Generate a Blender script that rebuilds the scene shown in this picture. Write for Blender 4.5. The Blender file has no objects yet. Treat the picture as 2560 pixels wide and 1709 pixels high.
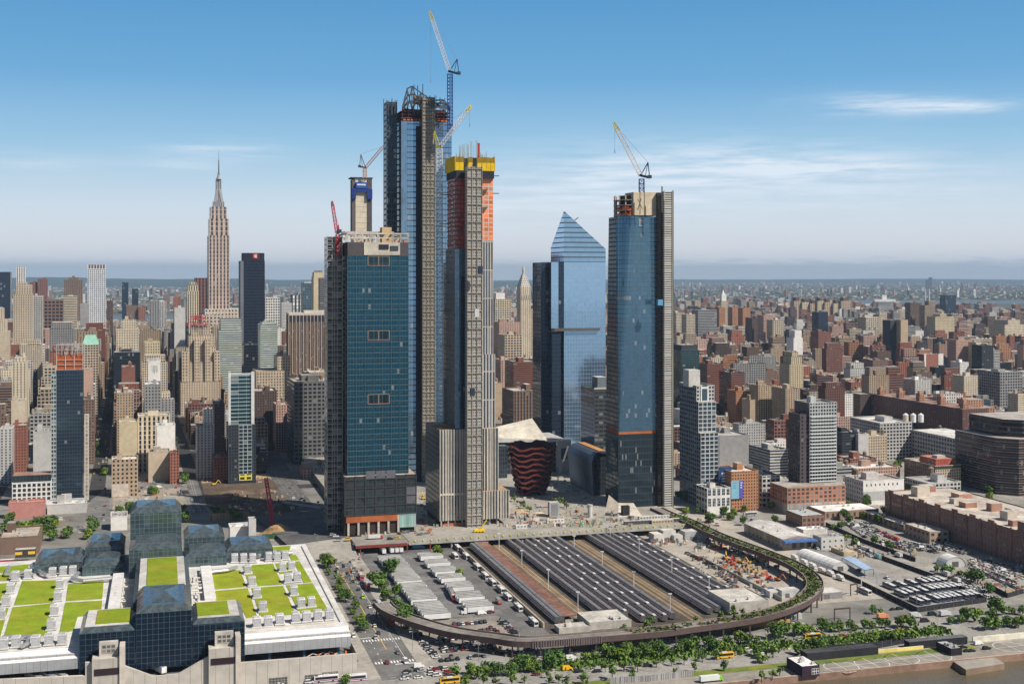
import bpy, math, random
import numpy as np
from mathutils import Vector
R = random.Random(11)
SC = bpy.context.scene
COL = SC.collection
# ---------------------------------------------------------------- camera model (level camera, 200 m up, shifted lens)
F, CX, HY, CH = 3084.0, 1280.0, 687.0, 200.0
def G(px, py, z=0.0):
 Y = F * (CH - z) / (py - HY)
 return Vector(((px - CX) * Y / F, Y, z))
def PD(px, py, Y):
 return Vector(((px - CX) * Y / F, Y, CH + (HY - py) * Y / F))
def PX(p):
 return CX + F * p[0] / p[1], HY + F * (CH - p[2]) / p[1]
class Grid:                                            # street grid: E runs away along the streets, N to the right along the avenues
 def __init__(s, vp):
  t = (CX - vp) / F; c = 1 / math.sqrt(1 + t * t)
  s.E = Vector((-t * c, c, 0)); s.N = Vector((c, t * c, 0))
  s.ang = math.atan2(s.N.y, s.N.x)
 def uv(s, p): return p.dot(s.N), p.dot(s.E)
 def xy(s, u, v, z=0.0):
  q = s.N * u + s.E * v; return Vector((q.x, q.y, z))
GA = Grid(405.0)      # yard, river front
GB = Grid(320.0)      # city behind
GX, GY = (GA.N, GA.E), (GB.N, GB.E)
def UV(px, py, z=0.0, g=GA): return g.uv(G(px, py, z))
# ---------------------------------------------------------------- materials
def new_mat(name):
 m = bpy.data.materials.new(name); m.use_nodes = True
 nt = m.node_tree; nt.nodes.clear()
 out = nt.nodes.new('ShaderNodeOutputMaterial'); b = nt.nodes.new('ShaderNodeBsdfPrincipled')
 nt.links.new(b.outputs[0], out.inputs[0])
 return m, nt, b
class NT:
 def __init__(s, nt): s.nt = nt
 def n(s, t, **k):
  q = s.nt.nodes.new(t)
  for a, v in k.items(): setattr(q, a, v)
  return q
 def set(s, sock, v):
  if isinstance(v, bpy.types.NodeSocket): s.nt.links.new(v, sock)
  elif v is not None:
   try: sock.default_value = v
   except Exception: sock.default_value = (*v, 1.0) if len(v) == 3 else v[:3]
 def math(s, op, a, b=None, c=None):
  q = s.n('ShaderNodeMath', operation=op)
  for i, v in enumerate((a, b, c)):
   if v is not None: s.set(q.inputs[i], v)
  return q.outputs[0]
 def vmath(s, op, a, b=None, scale=None):
  q = s.n('ShaderNodeVectorMath', operation=op)
  s.set(q.inputs[0], a)
  if b is not None: s.set(q.inputs[1], b)
  if scale is not None: s.set(q.inputs['Scale'], scale)
  return q.outputs['Value'] if op in ('DOT_PRODUCT', 'LENGTH') else q.outputs[0]
 def mix(s, f, a, b, blend='MIX'):
  q = s.n('ShaderNodeMix', data_type='RGBA', blend_type=blend)
  s.set(q.inputs[0], f); s.set(q.inputs[6], a); s.set(q.inputs[7], b)
  return q.outputs[2]
 def attr(s, name): return s.n('ShaderNodeAttribute', attribute_name=name)
 def noise(s, scale, detail=3, vec=None, rough=.55):
  q = s.n('ShaderNodeTexNoise'); q.inputs['Scale'].default_value = scale
  q.inputs['Detail'].default_value = detail; q.inputs['Roughness'].default_value = rough
  if vec is not None: s.set(q.inputs['Vector'], vec)
  return q.outputs['Fac']
 def ramp(s, f, stops):
  q = s.n('ShaderNodeValToRGB'); e = q.color_ramp.elements
  while len(e) < len(stops): e.new(0.5)
  for i, (p, c) in enumerate(stops):
   e[i].position = p; e[i].color = (*c, 1.0) if len(c) == 3 else c
  s.set(q.inputs[0], f); return q.outputs[0]
 def rng(s, v, a, b, c, d):
  q = s.n('ShaderNodeMapRange'); s.set(q.inputs[0], v)
  for i, x in enumerate((a, b, c, d)): q.inputs[i + 1].default_value = x
  return q.outputs[0]
MATS = {}
def mk_plain(name, rough, spec=.4, var=.12, sc=.35, metal=0.0, sc2=.03, patch=0, tone=None):
 m, nt, b = new_mat(name); T = NT(nt)
 pos = T.n('ShaderNodeNewGeometry').outputs['Position']
 k = T.math('ADD', T.rng(T.noise(sc, 4, pos), .3, .7, 1 - var, 1 + var), T.rng(T.noise(sc2, 3, pos), .3, .7, -var, var))
 if patch:      # mended patches, stains and seams of differing age
  v = T.n('ShaderNodeTexVoronoi', feature='F1', distance='MANHATTAN'); v.inputs['Scale'].default_value = .085; T.set(v.inputs['Vector'], pos)
  sp_ = T.n('ShaderNodeSeparateColor'); T.set(sp_.inputs[0], v.outputs['Color'])
  k = T.math('ADD', k, T.rng(sp_.outputs[0], 0, 1, -patch, patch)); k = T.math('MULTIPLY', k, T.rng(T.noise(.9, 5, pos, .7), .6, .72, 1, 1 - patch * 1.6))
 cc = T.attr('col').outputs['Color']
 if tone: cc = T.mix(T.rng(T.noise(.07, 5, pos, .65), .42, .66, 0, .8), cc, tone + (1,))
 c = T.vmath('SCALE', cc, scale=k)
 T.set(b.inputs['Base Color'], c)
 b.inputs['Roughness'].default_value = rough; b.inputs['Metallic'].default_value = metal
 b.inputs['Specular IOR Level'].default_value = spec
 MATS[name] = m
mk_plain('paint', .42, .5, .05)
mk_plain('matte', .9, .2, .13)
mk_plain('concrete', .92, .2, .17, .25, 0, .04, patch=.07)
mk_plain('rooftop', .93, .2, .24, .35, 0, .07, patch=.13)
mk_plain('asphalt', .95, .2, .2, .5, 0, .05, patch=.16)
mk_plain('metal', .38, .5, .08, .5, .75)
mk_plain('copper', .27, .5, .12, .3, .85)
mk_plain('leaf', .75, .25, .3, .4, 0, .06)
mk_plain('lawn', .95, .1, .16, .9, 0, .12, tone=(.29, .27, .03))
mk_plain('soil', .97, .1, .25, .2, 0, .03)
def mk_facade(name):
 m, nt, b = new_mat(name); T = NT(nt)
 pos = T.n('ShaderNodeNewGeometry')
 uv = T.n('ShaderNodeUVMap', uv_map='UVMap').outputs[0]
 su = T.n('ShaderNodeSeparateXYZ'); T.set(su.inputs[0], uv)
 w = T.n('ShaderNodeSeparateXYZ'); T.set(w.inputs[0], T.attr('win').outputs['Vector'])
 f = T.n('ShaderNodeSeparateXYZ'); T.set(f.inputs[0], T.attr('fr').outputs['Vector'])
 cu = T.math('DIVIDE', su.outputs[0], w.outputs[0]); cv = T.math('DIVIDE', su.outputs[1], w.outputs[1])
 def inside(c, fx):
  a = T.math('ABSOLUTE', T.math('SUBTRACT', T.math('FRACT', c), .5))
  return T.math('LESS_THAN', a, T.math('MULTIPLY', fx, .5))
 mask = T.math('MULTIPLY', inside(cu, w.outputs[2]), inside(cv, f.outputs[0]))
 cell = T.n('ShaderNodeCombineXYZ')
 T.set(cell.inputs[0], T.math('FLOOR', cu)); T.set(cell.inputs[1], T.math('FLOOR', cv)); T.set(cell.inputs[2], f.outputs[2])
 wn = T.n('ShaderNodeTexWhiteNoise', noise_dimensions='3D'); T.set(wn.inputs[0], cell.outputs[0])
 # slow floor-wide variation too (blinds, lit floors)
 r1 = wn.outputs['Value']
 sc = T.n('ShaderNodeSeparateColor'); T.set(sc.inputs[0], wn.outputs['Color'])
 g = T.attr('gcol')
 calm = T.math('SUBTRACT', 1.05, T.math('MULTIPLY', g.outputs['Alpha'], 1.05))      # coated curtain walls are even, ordinary sashes are not
 gv = T.vmath('SCALE', g.outputs['Color'], scale=T.math('ADD', 1, T.math('MULTIPLY', calm, T.rng(sc.outputs[1], 0, 1, -.35, .3))))
 bl = T.math('LESS_THAN', r1, f.outputs[1])
 gl = T.mix(T.math('MULTIPLY', bl, .6), gv, (.34, .35, .35, 1))
 k = T.math('ADD', T.rng(T.noise(.22, 4, pos.outputs['Position']), .3, .7, .88, 1.1), T.rng(T.noise(.025, 2, pos.outputs['Position']), .3, .7, -.1, .1))
 wall = T.vmath('SCALE', T.attr('col').outputs['Color'], scale=k)
 T.set(b.inputs['Base Color'], T.mix(mask, wall, gl))
 T.set(b.inputs['Metallic'], T.math('MULTIPLY', T.math('MULTIPLY', mask, g.outputs['Alpha']), T.math('SUBTRACT', 1, T.math('MULTIPLY', bl, .6))))
 T.set(b.inputs['Roughness'], T.rng(mask, 0, 1, .85, .07))
 b.inputs['Specular IOR Level'].default_value = .5
 jit = T.vmath('SCALE', T.vmath('SUBTRACT', wn.outputs['Color'], (.5, .5, .5)), scale=T.math('MULTIPLY', mask, T.math('MULTIPLY_ADD', calm, .02, .002)))
 T.set(b.inputs['Normal'], T.vmath('NORMALIZE', T.vmath('ADD', pos.outputs['Normal'], jit)))
 MATS[name] = m
mk_facade('facade')
def mk_water():
 m, nt, b = new_mat('water'); T = NT(nt)
 pos = T.n('ShaderNodeNewGeometry').outputs['Position']
 T.set(b.inputs['Base Color'], T.mix(T.noise(.02, 3, pos), (.10, .085, .055, 1), (.15, .125, .08, 1)))
 b.inputs['Roughness'].default_value = .14
 bp = T.n('ShaderNodeBump'); bp.inputs['Strength'].default_value = .7; bp.inputs['Distance'].default_value = .8
 T.set(bp.inputs['Height'], T.noise(.28, 6, pos, .7)); nt.links.new(bp.outputs[0], b.inputs['Normal'])
 MATS['water'] = m
mk_water()
def mk_ground():
 m, nt, b = new_mat('city_ground'); T = NT(nt)
 pos = T.n('ShaderNodeNewGeometry').outputs['Position']
 c = T.ramp(T.noise(.035, 6, pos, .65), [(.3, (.12, .115, .105)), (.5, (.20, .19, .17)), (.7, (.30, .28, .25))])
 far = T.ramp(T.noise(.004, 6, pos, .7), [(.40, (.03, .045, .03)), (.5, (.055, .065, .05)), (.62, (.12, .12, .10))])
 y = T.n('ShaderNodeSeparateXYZ'); T.set(y.inputs[0], pos)
 T.set(b.inputs['Base Color'], T.mix(T.rng(y.outputs[1], 4500, 6500, 0, 1), c, far))
 b.inputs['Roughness'].default_value = .95
 MATS['ground'] = m
mk_ground()
# ---------------------------------------------------------------- surfaces and mesh builder
class S:
 __slots__ = ('m', 'c', 'g', 'w', 'f')
 def __init__(s, m='matte', c=(.5, .5, .5), g=(.03, .04, .055, .25), du=0., dz=0., fx=0., fz=0., bl=.08, sd=None):
  s.m = m; s.c = (c[0], c[1], c[2], 1.0); s.g = g if len(g) == 4 else (*g, .25)
  s.w = (du, dz, fx); s.f = (fz, bl, R.random() * 50 if sd is None else sd)
 def tint(s, c):
  q = S(s.m, c); q.g, q.w, q.f = s.g, s.w, s.f; return q
GLASS_DK = (.02, .03, .045, .35)
def wall(c, kind='punch', k=1.0, g=None, bl=.08):
 d = {'punch': (3.4, 3.6, .44, .5), 'loft': (4.6, 4.2, .68, .6), 'band': (6., 3.7, 1.0, .46), 'vert': (3.4, 3.8, .46, .86),
         'grid': (3.2, 3.6, .66, .62), 'glass': (2.6, 3.9, .92, .88), 'blank': (0, 0, 0, 0), 'apt': (4.2, 3.2, .4, .55)}[kind]
 return S('facade', c, g or GLASS_DK, d[0] * k, d[1] * k, d[2], d[3], bl)
P = lambda c, m='matte': S(m, c)
class MB:
 def __init__(s): s.v = []; s.n = []; s.uv = []; s.s = []
 def face(s, pts, S_, uv=None):
  s.v.extend([tuple(p) for p in pts]); s.n.append(len(pts)); s.s.append(S_)
  if uv is None:
   a = pts[0]; uv = [(0, 0), (1, 0), (1, 1), (0, 1)][:len(pts)] if len(pts) <= 4 else [(0, 0)] * len(pts)
  s.uv.extend(uv)
 def wallq(s, a, b, z0, z1, S_, u0=0., ta=None, tb=None):   # vertical (or leaning, with ta/tb top points) wall from a to b
  a = Vector(a); b = Vector(b); L = (b - a).length
  A0 = (a[0], a[1], z0); B0 = (b[0], b[1], z0)
  A1 = (ta[0], ta[1], z1) if ta is not None else (a[0], a[1], z1)
  B1 = (tb[0], tb[1], z1) if tb is not None else (b[0], b[1], z1)
  s.face([A0, B0, B1, A1], S_, [(u0, z0), (u0 + L, z0), (u0 + L, z1), (u0, z1)])
 def prism(s, poly, z0, z1, Sw, St=None, top=None, drop=0.0, fit=True):
  n = len(poly); sw = Sw if isinstance(Sw, (list, tuple)) else [Sw] * n
  for i in range(n):
   a, b = poly[i], poly[(i + 1) % n]
   q = sw[i]
   if q is None: continue
   L = math.hypot(b[0] - a[0], b[1] - a[1])
   sc = 1.0
   if fit and q.w[0] > 0 and L > 0:
    k = max(1, round(L / q.w[0])); sc = k * q.w[0] / L
   ta = top[i] if top else a; tb = top[(i + 1) % n] if top else b
   zb, zt = 0.0, z1 - z0
   s.face([(a[0], a[1], z0), (b[0], b[1], z0), (tb[0], tb[1], z1), (ta[0], ta[1], z1)], q,
                   [(0, zb), (L * sc, zb), (L * sc, zt), (0, zt)])
  if St is not None:
   pp = top or poly
   s.face([(p[0], p[1], z1 - drop) for p in pp], St, [(p[0], p[1]) for p in pp])
 def box(s, o, ax, ay, w, d, z0, z1, Sw, St=None, drop=0.0):
  o = Vector((o[0], o[1], 0)); a = o; b = o + ax * w; c = b + ay * d; e = o + ay * d
  s.prism([a, b, c, e], z0, z1, Sw, St if St is not None else (Sw if not isinstance(Sw, (list, tuple)) else Sw[0]), drop=drop)
 def cbox(s, c, ax, w, d, z0, z1, Sw, St=None, bottom=False):      # centred box; ax = axis of w
  ax = Vector((ax[0], ax[1], 0)).normalized(); ay = Vector((-ax.y, ax.x, 0))
  o = Vector((c[0], c[1], 0)) - ax * w / 2 - ay * d / 2
  s.box(o, ax, ay, w, d, z0, z1, Sw, St)
  if bottom: s.face([(q[0], q[1], z0) for q in (o, o + ay * d, o + ax * w + ay * d, o + ax * w)], Sw)
 def bar(s, p, q, r, S_, up=None):
  p = Vector(p); q = Vector(q); d = q - p
  if d.length < 1e-6: return
  d.normalize(); a = d.cross(Vector((0, 0, 1)) if abs(d.z) < .9 else Vector((1, 0, 0))).normalized() * r; b = d.cross(a).normalized() * r
  k = [a + b, a - b, -a - b, -a + b]
  for i in range(4):
   s.face([p + k[i], q + k[i], q + k[(i + 1) % 4], p + k[(i + 1) % 4]], S_)
  s.face([p + x for x in k], S_); s.face([q + x for x in reversed(k)], S_)
 def lattice(s, p, q, w, n, r, S_, w2=None, rb=None):
  p = Vector(p); q = Vector(q); d = (q - p).normalized(); w2 = w if w2 is None else w2; rb = rb or r * .7
  a = d.cross(Vector((0, 0, 1)) if abs(d.z) < .9 else Vector((1, 0, 0))).normalized(); b = d.cross(a).normalized()
  def ring(t):
   c = p.lerp(q, t); h = (w + (w2 - w) * t) / 2
   return [c + a * h + b * h, c + a * h - b * h, c - a * h - b * h, c - a * h + b * h]
  prev = ring(0)
  for i in range(n):
   cur = ring((i + 1) / n)
   for k in range(4):
    s.bar(prev[k], cur[k], r, S_)
    s.bar(prev[k], cur[(k + 1) % 4], rb, S_); s.bar(cur[k], cur[(k + 1) % 4], rb, S_)
   prev = cur
 def cyl(s, c, r, z0, z1, n, Sw, St=None, r2=None, a0=0., a1=2 * math.pi, sx=1., sy=1.):
  r2 = r if r2 is None else r2; lo = []; hi = []
  full = abs(a1 - a0 - 2 * math.pi) < 1e-6
  m = n if full else n + 1
  for i in range(m):
   t = a0 + (a1 - a0) * i / n
   lo.append((c[0] + r * sx * math.cos(t), c[1] + r * sy * math.sin(t), z0)); hi.append((c[0] + r2 * sx * math.cos(t), c[1] + r2 * sy * math.sin(t), z1))
  for i in range(n):
   j = (i + 1) % m
   u0 = r * (a1 - a0) * i / n; u1 = r * (a1 - a0) * (i + 1) / n
   s.face([lo[i], lo[j], hi[j], hi[i]], Sw, [(u0, 0), (u1, 0), (u1, z1 - z0), (u0, z1 - z0)])
  if St is not None and r2 > 0.01: s.face(hi, St, [(p[0], p[1]) for p in hi])
 def tube(s, pts, r, n, S_):
  pts = [Vector(p) for p in pts]; rings = []
  for i, p in enumerate(pts):
   d = (pts[min(i + 1, len(pts) - 1)] - pts[max(i - 1, 0)]).normalized()
   a = d.cross(Vector((0, 0, 1)) if abs(d.z) < .9 else Vector((1, 0, 0))).normalized(); b = d.cross(a)
   rings.append([p + (a * math.cos(t) + b * math.sin(t)) * r for t in [2 * math.pi * k / n for k in range(n)]])
  for i in range(len(rings) - 1):
   for k in range(n):
    s.face([rings[i][k], rings[i][(k + 1) % n], rings[i + 1][(k + 1) % n], rings[i + 1][k]], S_)
  s.face(rings[0], S_); s.face(list(reversed(rings[-1])), S_)
 def mesh(s, name, off=(0, 0, 0)):
  me = bpy.data.meshes.new(name); nf = len(s.n)
  v = np.array(s.v, dtype=np.float64) - np.array(off, dtype=np.float64)
  nv = len(v); tot = np.array(s.n, dtype=np.int32); st = np.concatenate(([0], np.cumsum(tot)[:-1])).astype(np.int32)
  me.vertices.add(nv); me.loops.add(nv); me.polygons.add(nf)
  me.vertices.foreach_set('co', v.astype(np.float32).ravel())
  me.loops.foreach_set('vertex_index', np.arange(nv, dtype=np.int32))
  me.polygons.foreach_set('loop_start', st)
  me.polygons.foreach_set('loop_total', tot)
  ul = me.uv_layers.new(name='UVMap'); ul.data.foreach_set('uv', np.array(s.uv, dtype=np.float32).ravel())
  ms = []; idx = np.empty(nf, dtype=np.int32)
  for i, q in enumerate(s.s):
   if q.m not in ms: ms.append(q.m)
   idx[i] = ms.index(q.m)
  for k in ms: me.materials.append(MATS[k])
  me.polygons.foreach_set('material_index', idx)
  a = me.attributes.new('col', 'FLOAT_COLOR', 'FACE'); a.data.foreach_set('color', np.array([q.c for q in s.s], dtype=np.float32).ravel())
  if 'facade' in ms:
   a = me.attributes.new('gcol', 'FLOAT_COLOR', 'FACE'); a.data.foreach_set('color', np.array([q.g for q in s.s], dtype=np.float32).ravel())
   a = me.attributes.new('win', 'FLOAT_VECTOR', 'FACE'); a.data.foreach_set('vector', np.array([q.w for q in s.s], dtype=np.float32).ravel())
   a = me.attributes.new('fr', 'FLOAT_VECTOR', 'FACE'); a.data.foreach_set('vector', np.array([q.f for q in s.s], dtype=np.float32).ravel())
  me.update(calc_edges=True); me.validate()
  return me
 def build(s, name, parent=None, off=None):
  if not s.n: return None
  if off is None:
   off = parent['_o'] if parent is not None else (0, 0, 0)
  o = bpy.data.objects.new(name, s.mesh(name, off)); COL.objects.link(o)
  if parent is not None: o.parent = parent; o['_o'] = tuple(parent['_o'])
  else: o.location = off; o['_o'] = tuple(off)
  return o
THINGS = []
def tag(o, label, cat, group=None, kind=None):
 if label: o['label'] = label
 if cat: o['category'] = cat
 if group: o['group'] = group
 if kind: o['kind'] = kind
 THINGS.append(o); return o
def thing(name, label, cat, loc, group=None):
 o = bpy.data.objects.new(name, None); COL.objects.link(o)
 o.empty_display_size = 2; o.location = loc; o['_o'] = (loc[0], loc[1], loc[2])
 return tag(o, label, cat, group)
def structure(mb, name, off=(0, 0, 0)):
 o = mb.build(name, None, off); o['kind'] = 'structure'; return o
def solo(mb, name, label, cat, off, group=None, kind=None):
 return tag(mb.build(name, None, off), label, cat, group, kind)
def copy_tree(o, loc=None, rz=None, parent=None):
 c = o.copy(); COL.objects.link(c)
 if parent is not None: c.parent = parent
 else: THINGS.append(c)
 if loc is not None: c.location = loc; c['_o'] = tuple(loc)
 if rz is not None: c.rotation_euler = (0, 0, rz)
 for ch in list(o.children): copy_tree(ch, parent=c)
 return c
ONES = 'zeroth first second third fourth fifth sixth seventh eighth ninth tenth eleventh twelfth thirteenth fourteenth fifteenth sixteenth seventeenth eighteenth nineteenth'.split()
TENS = ['', '', 'twent', 'thirt', 'fort', 'fift', 'sixt', 'sevent', 'eight', 'ninet']
CARD = ['', 'one', 'two', 'three', 'four', 'five', 'six', 'seven', 'eight', 'nine']
def ordw(n):
 if n < 20: return ONES[n]
 if n < 100:
  t, o = divmod(n, 10)
  return TENS[t] + ('ieth' if o == 0 else 'y-' + ONES[o])
 h, r = divmod(n, 100)
 return ('hundredth' if r == 0 else 'hundred and ' + ordw(r)) if h == 1 else CARD[h] + (' hundredth' if r == 0 else ' hundred and ' + ordw(r))
# ---------------------------------------------------------------- setting: ground, water, streets, far land
HAZE = 3.0e-5; EXPOSURE = 0.15
N_, E_ = GA.N, GA.E
def quad(mb, u0, u1, v0, v1, z, S_, g=GA):
 p = [g.xy(u0, v0, z), g.xy(u1, v0, z), g.xy(u1, v1, z), g.xy(u0, v1, z)]
 mb.face(p, S_)
def strip(name, u0, u1, v0, v1, z, S_, g=GA):
 mb = MB(); quad(mb, u0, u1, v0, v1, z, S_, g); return structure(mb, name)
VQ = GA.uv(G(2200, 1672, -1))[1] - 1               # quay line
ASPH = P((.155, .15, .145), 'asphalt'); PAVE = P((.36, .33, .29), 'concrete'); CONC = P((.40, .38, .34), 'concrete')
# one ground sheet to the horizon
mb = MB()
mb.face([GA.xy(-30000, VQ, 0), GA.xy(30000, VQ, 0), GA.xy(30000, 39000, 0), GA.xy(-30000, 39000, 0)], S('ground', (.2, .2, .2)))
structure(mb, 'ground')
mb = MB(); quad(mb, -30000, 30000, -5500, VQ + 2, -3.0, S('water', (.1, .1, .1))); structure(mb, 'river')
# east river, seen beyond the far end of the streets
mb = MB()
pts = [(-6000, 5200), (-1100, 5500), (300, 6000), (1300, 7600), (2600, 8600), (6000, 8300), (6000, 9300), (2600, 9700), (1150, 8800), (-100, 6900), (-1300, 6100), (-6000, 5900)]
for i in range(5):
 a, b, c, d = pts[i], pts[i + 1], pts[10 - i], pts[11 - i]
 mb.face([(p[0], p[1], .4) for p in (a, b, c, d)], P((.10, .14, .18), 'matte'))
structure(mb, 'far_river')
# far hills: long low ridges with noisy crests
def ridge(name, x0, x1, y, hf, col, n=90, dep=5000):
 mb = MB(); top = []
 for i in range(n + 1):
  t = i / n; x = x0 + (x1 - x0) * t
  h = hf(t) * (1 + .22 * math.sin(9 * t + y) + .12 * math.sin(31 * t + 2) + R.uniform(-.05, .05))
  top.append((x, h))
 for i in range(n):
  (xa, ha), (xb, hb) = top[i], top[i + 1]
  mb.face([(xa, y - dep, 1), (xb, y - dep, 1), (xb, y, hb), (xa, y, ha)], P(col, 'soil'))
  mb.face([(xb, y + dep * .6, 1), (xa, y + dep * .6, 1), (xa, y, ha), (xb, y, hb)], P(col, 'soil'))
 structure(mb, name)
ridge('hills', -17000, 3000, 24000, lambda t: 120 * (math.sin(math.pi * min(1, max(0, t))) ** .6), (.03, .055, .045))
ridge('hills', -18000, 17500, 33000, lambda t: 85 - 15 * t, (.03, .05, .05))
# streets and lots near the camera -------------------------------------------------
UR0 = 104.5; UR1 = 126.5                              # the wide street that runs away from the river
strip('wide_street', UR0, UR1, VQ + 50, 1500, .012, ASPH)
strip('sidewalk', UR0 - 19, UR0, VQ + 52, 880, .10, PAVE)
strip('sidewalk', UR1, UR1 + 9, VQ + 52, 880, .10, PAVE)
VH0, VH1 = VQ + 22, VQ + 74                           # river-side highway
strip('highway', -400, 900, VH0, VH1, .006, P((.30, .285, .26), 'asphalt'))
strip('esplanade', 60, 900, VQ, VH0, .010, P((.30, .27, .23), 'concrete'))
mb = MB()
for i in range(160):                                 # lane dashes of the wide street
 v = VQ + 76 + i * 5.2
 for u in (UR0 + 5.0, UR0 + 16.6):
  if i % 2: quad(mb, u, u + .28, v, v + 2.6, .020, P((.75, .75, .72)))
quad(mb, UR0 + 10.7, UR0 + 11.1, VQ + 100, 1000, .020, P((.72, .45, .06)))
for v in (VQ + 76, VQ + 116, VQ + 306):
 for k in range(13):
  u = UR0 + 1.2 + k * 1.62; quad(mb, u, u + .8, v, v + 3.6, .020, P((.75, .75, .72)))
quad(mb, UR0, UR0 + 11, VQ + 122.5, VQ + 123.3, .020, P((.75, .75, .72)))
quad(mb, UR0 + 11, UR1, VQ + 73, VQ + 74, .020, P((.75, .75, .72)))
quad(mb, UR1 - 4.3, UR1 - 4.1, VQ + 80, VQ + 280, .020, P((.75, .75, .72)))
for k in range(130):                                 # lane dashes of the river-side highway and stall lines of the lots
 for v in (VH0 + 12, VH0 + 31, VH0 + 35): u = -60 + k * 6.5; quad(mb, u, u + 3, v, v + .2, .018, P((.7, .7, .68)))
for v in (VQ + 86, VQ + 97, VQ + 108, VQ + 119):
 for k in range(17): u = UR1 + 14 + k * 2.8; quad(mb, u, u + .14, v, v + 5, .020, P((.6, .6, .58)))
structure(mb, 'road_markings')
strip('parking_lot', UR1 + 9, 196, VQ + 82, 700, .008, P((.28, .25, .215), 'asphalt'))
strip('trailer_lot', UR1 + 9, 196, 700, 905, .008, P((.165, .162, .16), 'asphalt'))
strip('bus_lane', 190, 208, VQ + 82, 905, .016, P((.16, .155, .15), 'asphalt'))
strip('storage_yard', 352, 460, 672, 1000, .008, P((.40, .36, .31), 'concrete'))
strip('service_lots', 460, 900, VQ + 84, 1150, .008, P((.30, .28, .25), 'asphalt'))
strip('cross_street', 445, 466, VQ + 70, 1100, .014, P((.27, .26, .25), 'asphalt'))
strip('grass_median', 200, 425, VQ + 44, VQ + 54, .05, P((.115, .19, .035), 'lawn'))
strip('grass_median', 485, 700, VQ + 40, VQ + 54, .05, P((.115, .19, .035), 'lawn'))
strip('grass_verge', 175, 420, VQ + 14, VQ + 21, .05, P((.13, .18, .05), 'lawn'))
# ---------------------------------------------------------------- the cluster of towers and its platform
def fr(xl, xr, Y, g=GA, main=0):   # a piece on (or Y - Y0 behind) that front plane, between two pixel columns
 Pt = Vector(((xl - CX) * Y / F, Y, 0)); t = (xr - CX) / F
 if not main and REF[0]:
  P0, Y0, g = REF[0]; b = P0 + g.E * (Y - Y0); s = (xl - CX) / F; Pt = b + g.N * ((b.y * s - b.x) / (g.N.x - g.N.y * s))
 return Pt, (Pt.y * t - Pt.x) / (g.N.x - g.N.y * t)
REF = [None]
def frm(xl, xr, Y, g=GA):          # front corner and width of a building; remembers its front plane
 q = fr(xl, xr, Y, g, 1); REF[0] = (q[0], Y, g); return q
def zat(py, Y): return CH + (HY - py) * Y / F
def dback(Pt, xb, g=GA):           # depth along E that puts the far-left corner at pixel xb
 t = (xb - CX) / F
 return (Pt.y * t - Pt.x) / (g.E.x - g.E.y * t)
ZP = 7.0                           # street level of the platform over the tracks
VB = GA.uv(G(1300, 1336, ZP))[1]   # its front edge
DECK = P((.34, .315, .275), 'concrete')
mb = MB()
uL, uR = UV(905, 1340, ZP)[0], UV(1640, 1316, ZP)[0]
o = GA.xy(uL, VB + 26); mb.box(o, *GX, uR - uL + 30, 420, 0, ZP, P((.2, .19, .18), 'concrete'), DECK)
structure(mb, 'platform')
# viaduct roadway along the front edge: deck, girder, parapet, piers
o = GA.xy(uL, VB)
br = thing('road_viaduct', 'concrete road viaduct crossing above the train tracks beside the plaza', 'viaduct', GA.xy((uL + uR) / 2, VB, 0))
mb = MB(); mb.box(GA.xy(uL + 30, VB), *GX, uR - uL + 10, 25.7, ZP - 2.2, ZP + .03, P((.42, .39, .33), 'concrete'), P((.32, .30, .265), 'concrete')); mb.build('deck', br)
mb = MB(); mb.box(GA.xy(uL + 30, VB - .4), *GX, uR - uL + 10, .38, ZP - 2.6, ZP + 1.1, P((.40, .39, .35), 'concrete')); mb.build('parapet', br)
k = 0
while uL + 34 + k * 6 < uR + 38:
 mb = MB(); mb.box(GA.xy(uL + 34 + k * 6, VB - .8), *GX, 1.1, .36, ZP - .3, ZP + .9, P((.75, .52, .05))); k += 1
 mb.build('barrier', br)
for k in range(7):
 for v in (1.2, 12, 22): mb = MB(); mb.cyl(GA.xy(uL + 62 + k * 27, VB + v), .8, 0, ZP - 2.2, 8, CONC); mb.build('pier', br)
br2 = thing('road_overpass', 'low road overpass with a red steel edge beam beside the trailer lot', 'overpass', GA.xy(uL - 20, VB, 0))
wl = UV(884, 1362, 5)[0]
mb = MB(); mb.box(GA.xy(wl, VB - 3), *GX, uL + 30 - wl - .5, 30, ZP - 1.2, ZP + .02, P((.33, .31, .28), 'concrete'), P((.27, .25, .225), 'concrete')); mb.build('deck', br2)
mb = MB(); mb.box(GA.xy(wl, VB - 3.5), *GX, uL + 28 - wl, .45, ZP - 2.2, ZP - .2, P((.22, .045, .035))); mb.build('edge_beam', br2)
for k in range(4):
 mb = MB(); mb.box(GA.xy(wl + 3 + k * 17, VB - 2.9), *GX, .7, .7, 0, ZP - 1.3, P((.22, .05, .04))); mb.build('column', br2)
mb = MB(); mb.face([GA.xy(wl - 45, VB - 24, .03), GA.xy(wl, VB - 24, .03), GA.xy(wl, VB + 27, ZP), GA.xy(wl - 45, VB + 27, ZP * .5)], DECK)
mb.face([GA.xy(wl, VB + 27, ZP), GA.xy(wl - 45, VB + 27, ZP * .5), GA.xy(wl - 60, VB + 150, ZP * .3), GA.xy(uL + 4, VB + 150, ZP)], P((.12, .12, .12), 'asphalt'))
structure(mb, 'street_ramp')
def gridwall(c, g, du, dz, fx, fz, bl=.05): return S('facade', c, g, du, dz, fx, fz, bl)
STEEL = P((.10, .11, .13)); RUST = P((.42, .13, .04)); BEIGE = P((.50, .42, .30), 'concrete'); WHT = P((.72, .70, .66))
HOIST = gridwall((.38, .355, .315), (.10, .092, .085, 0), 1.5, 2.4, .5, .5, .1)
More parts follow.
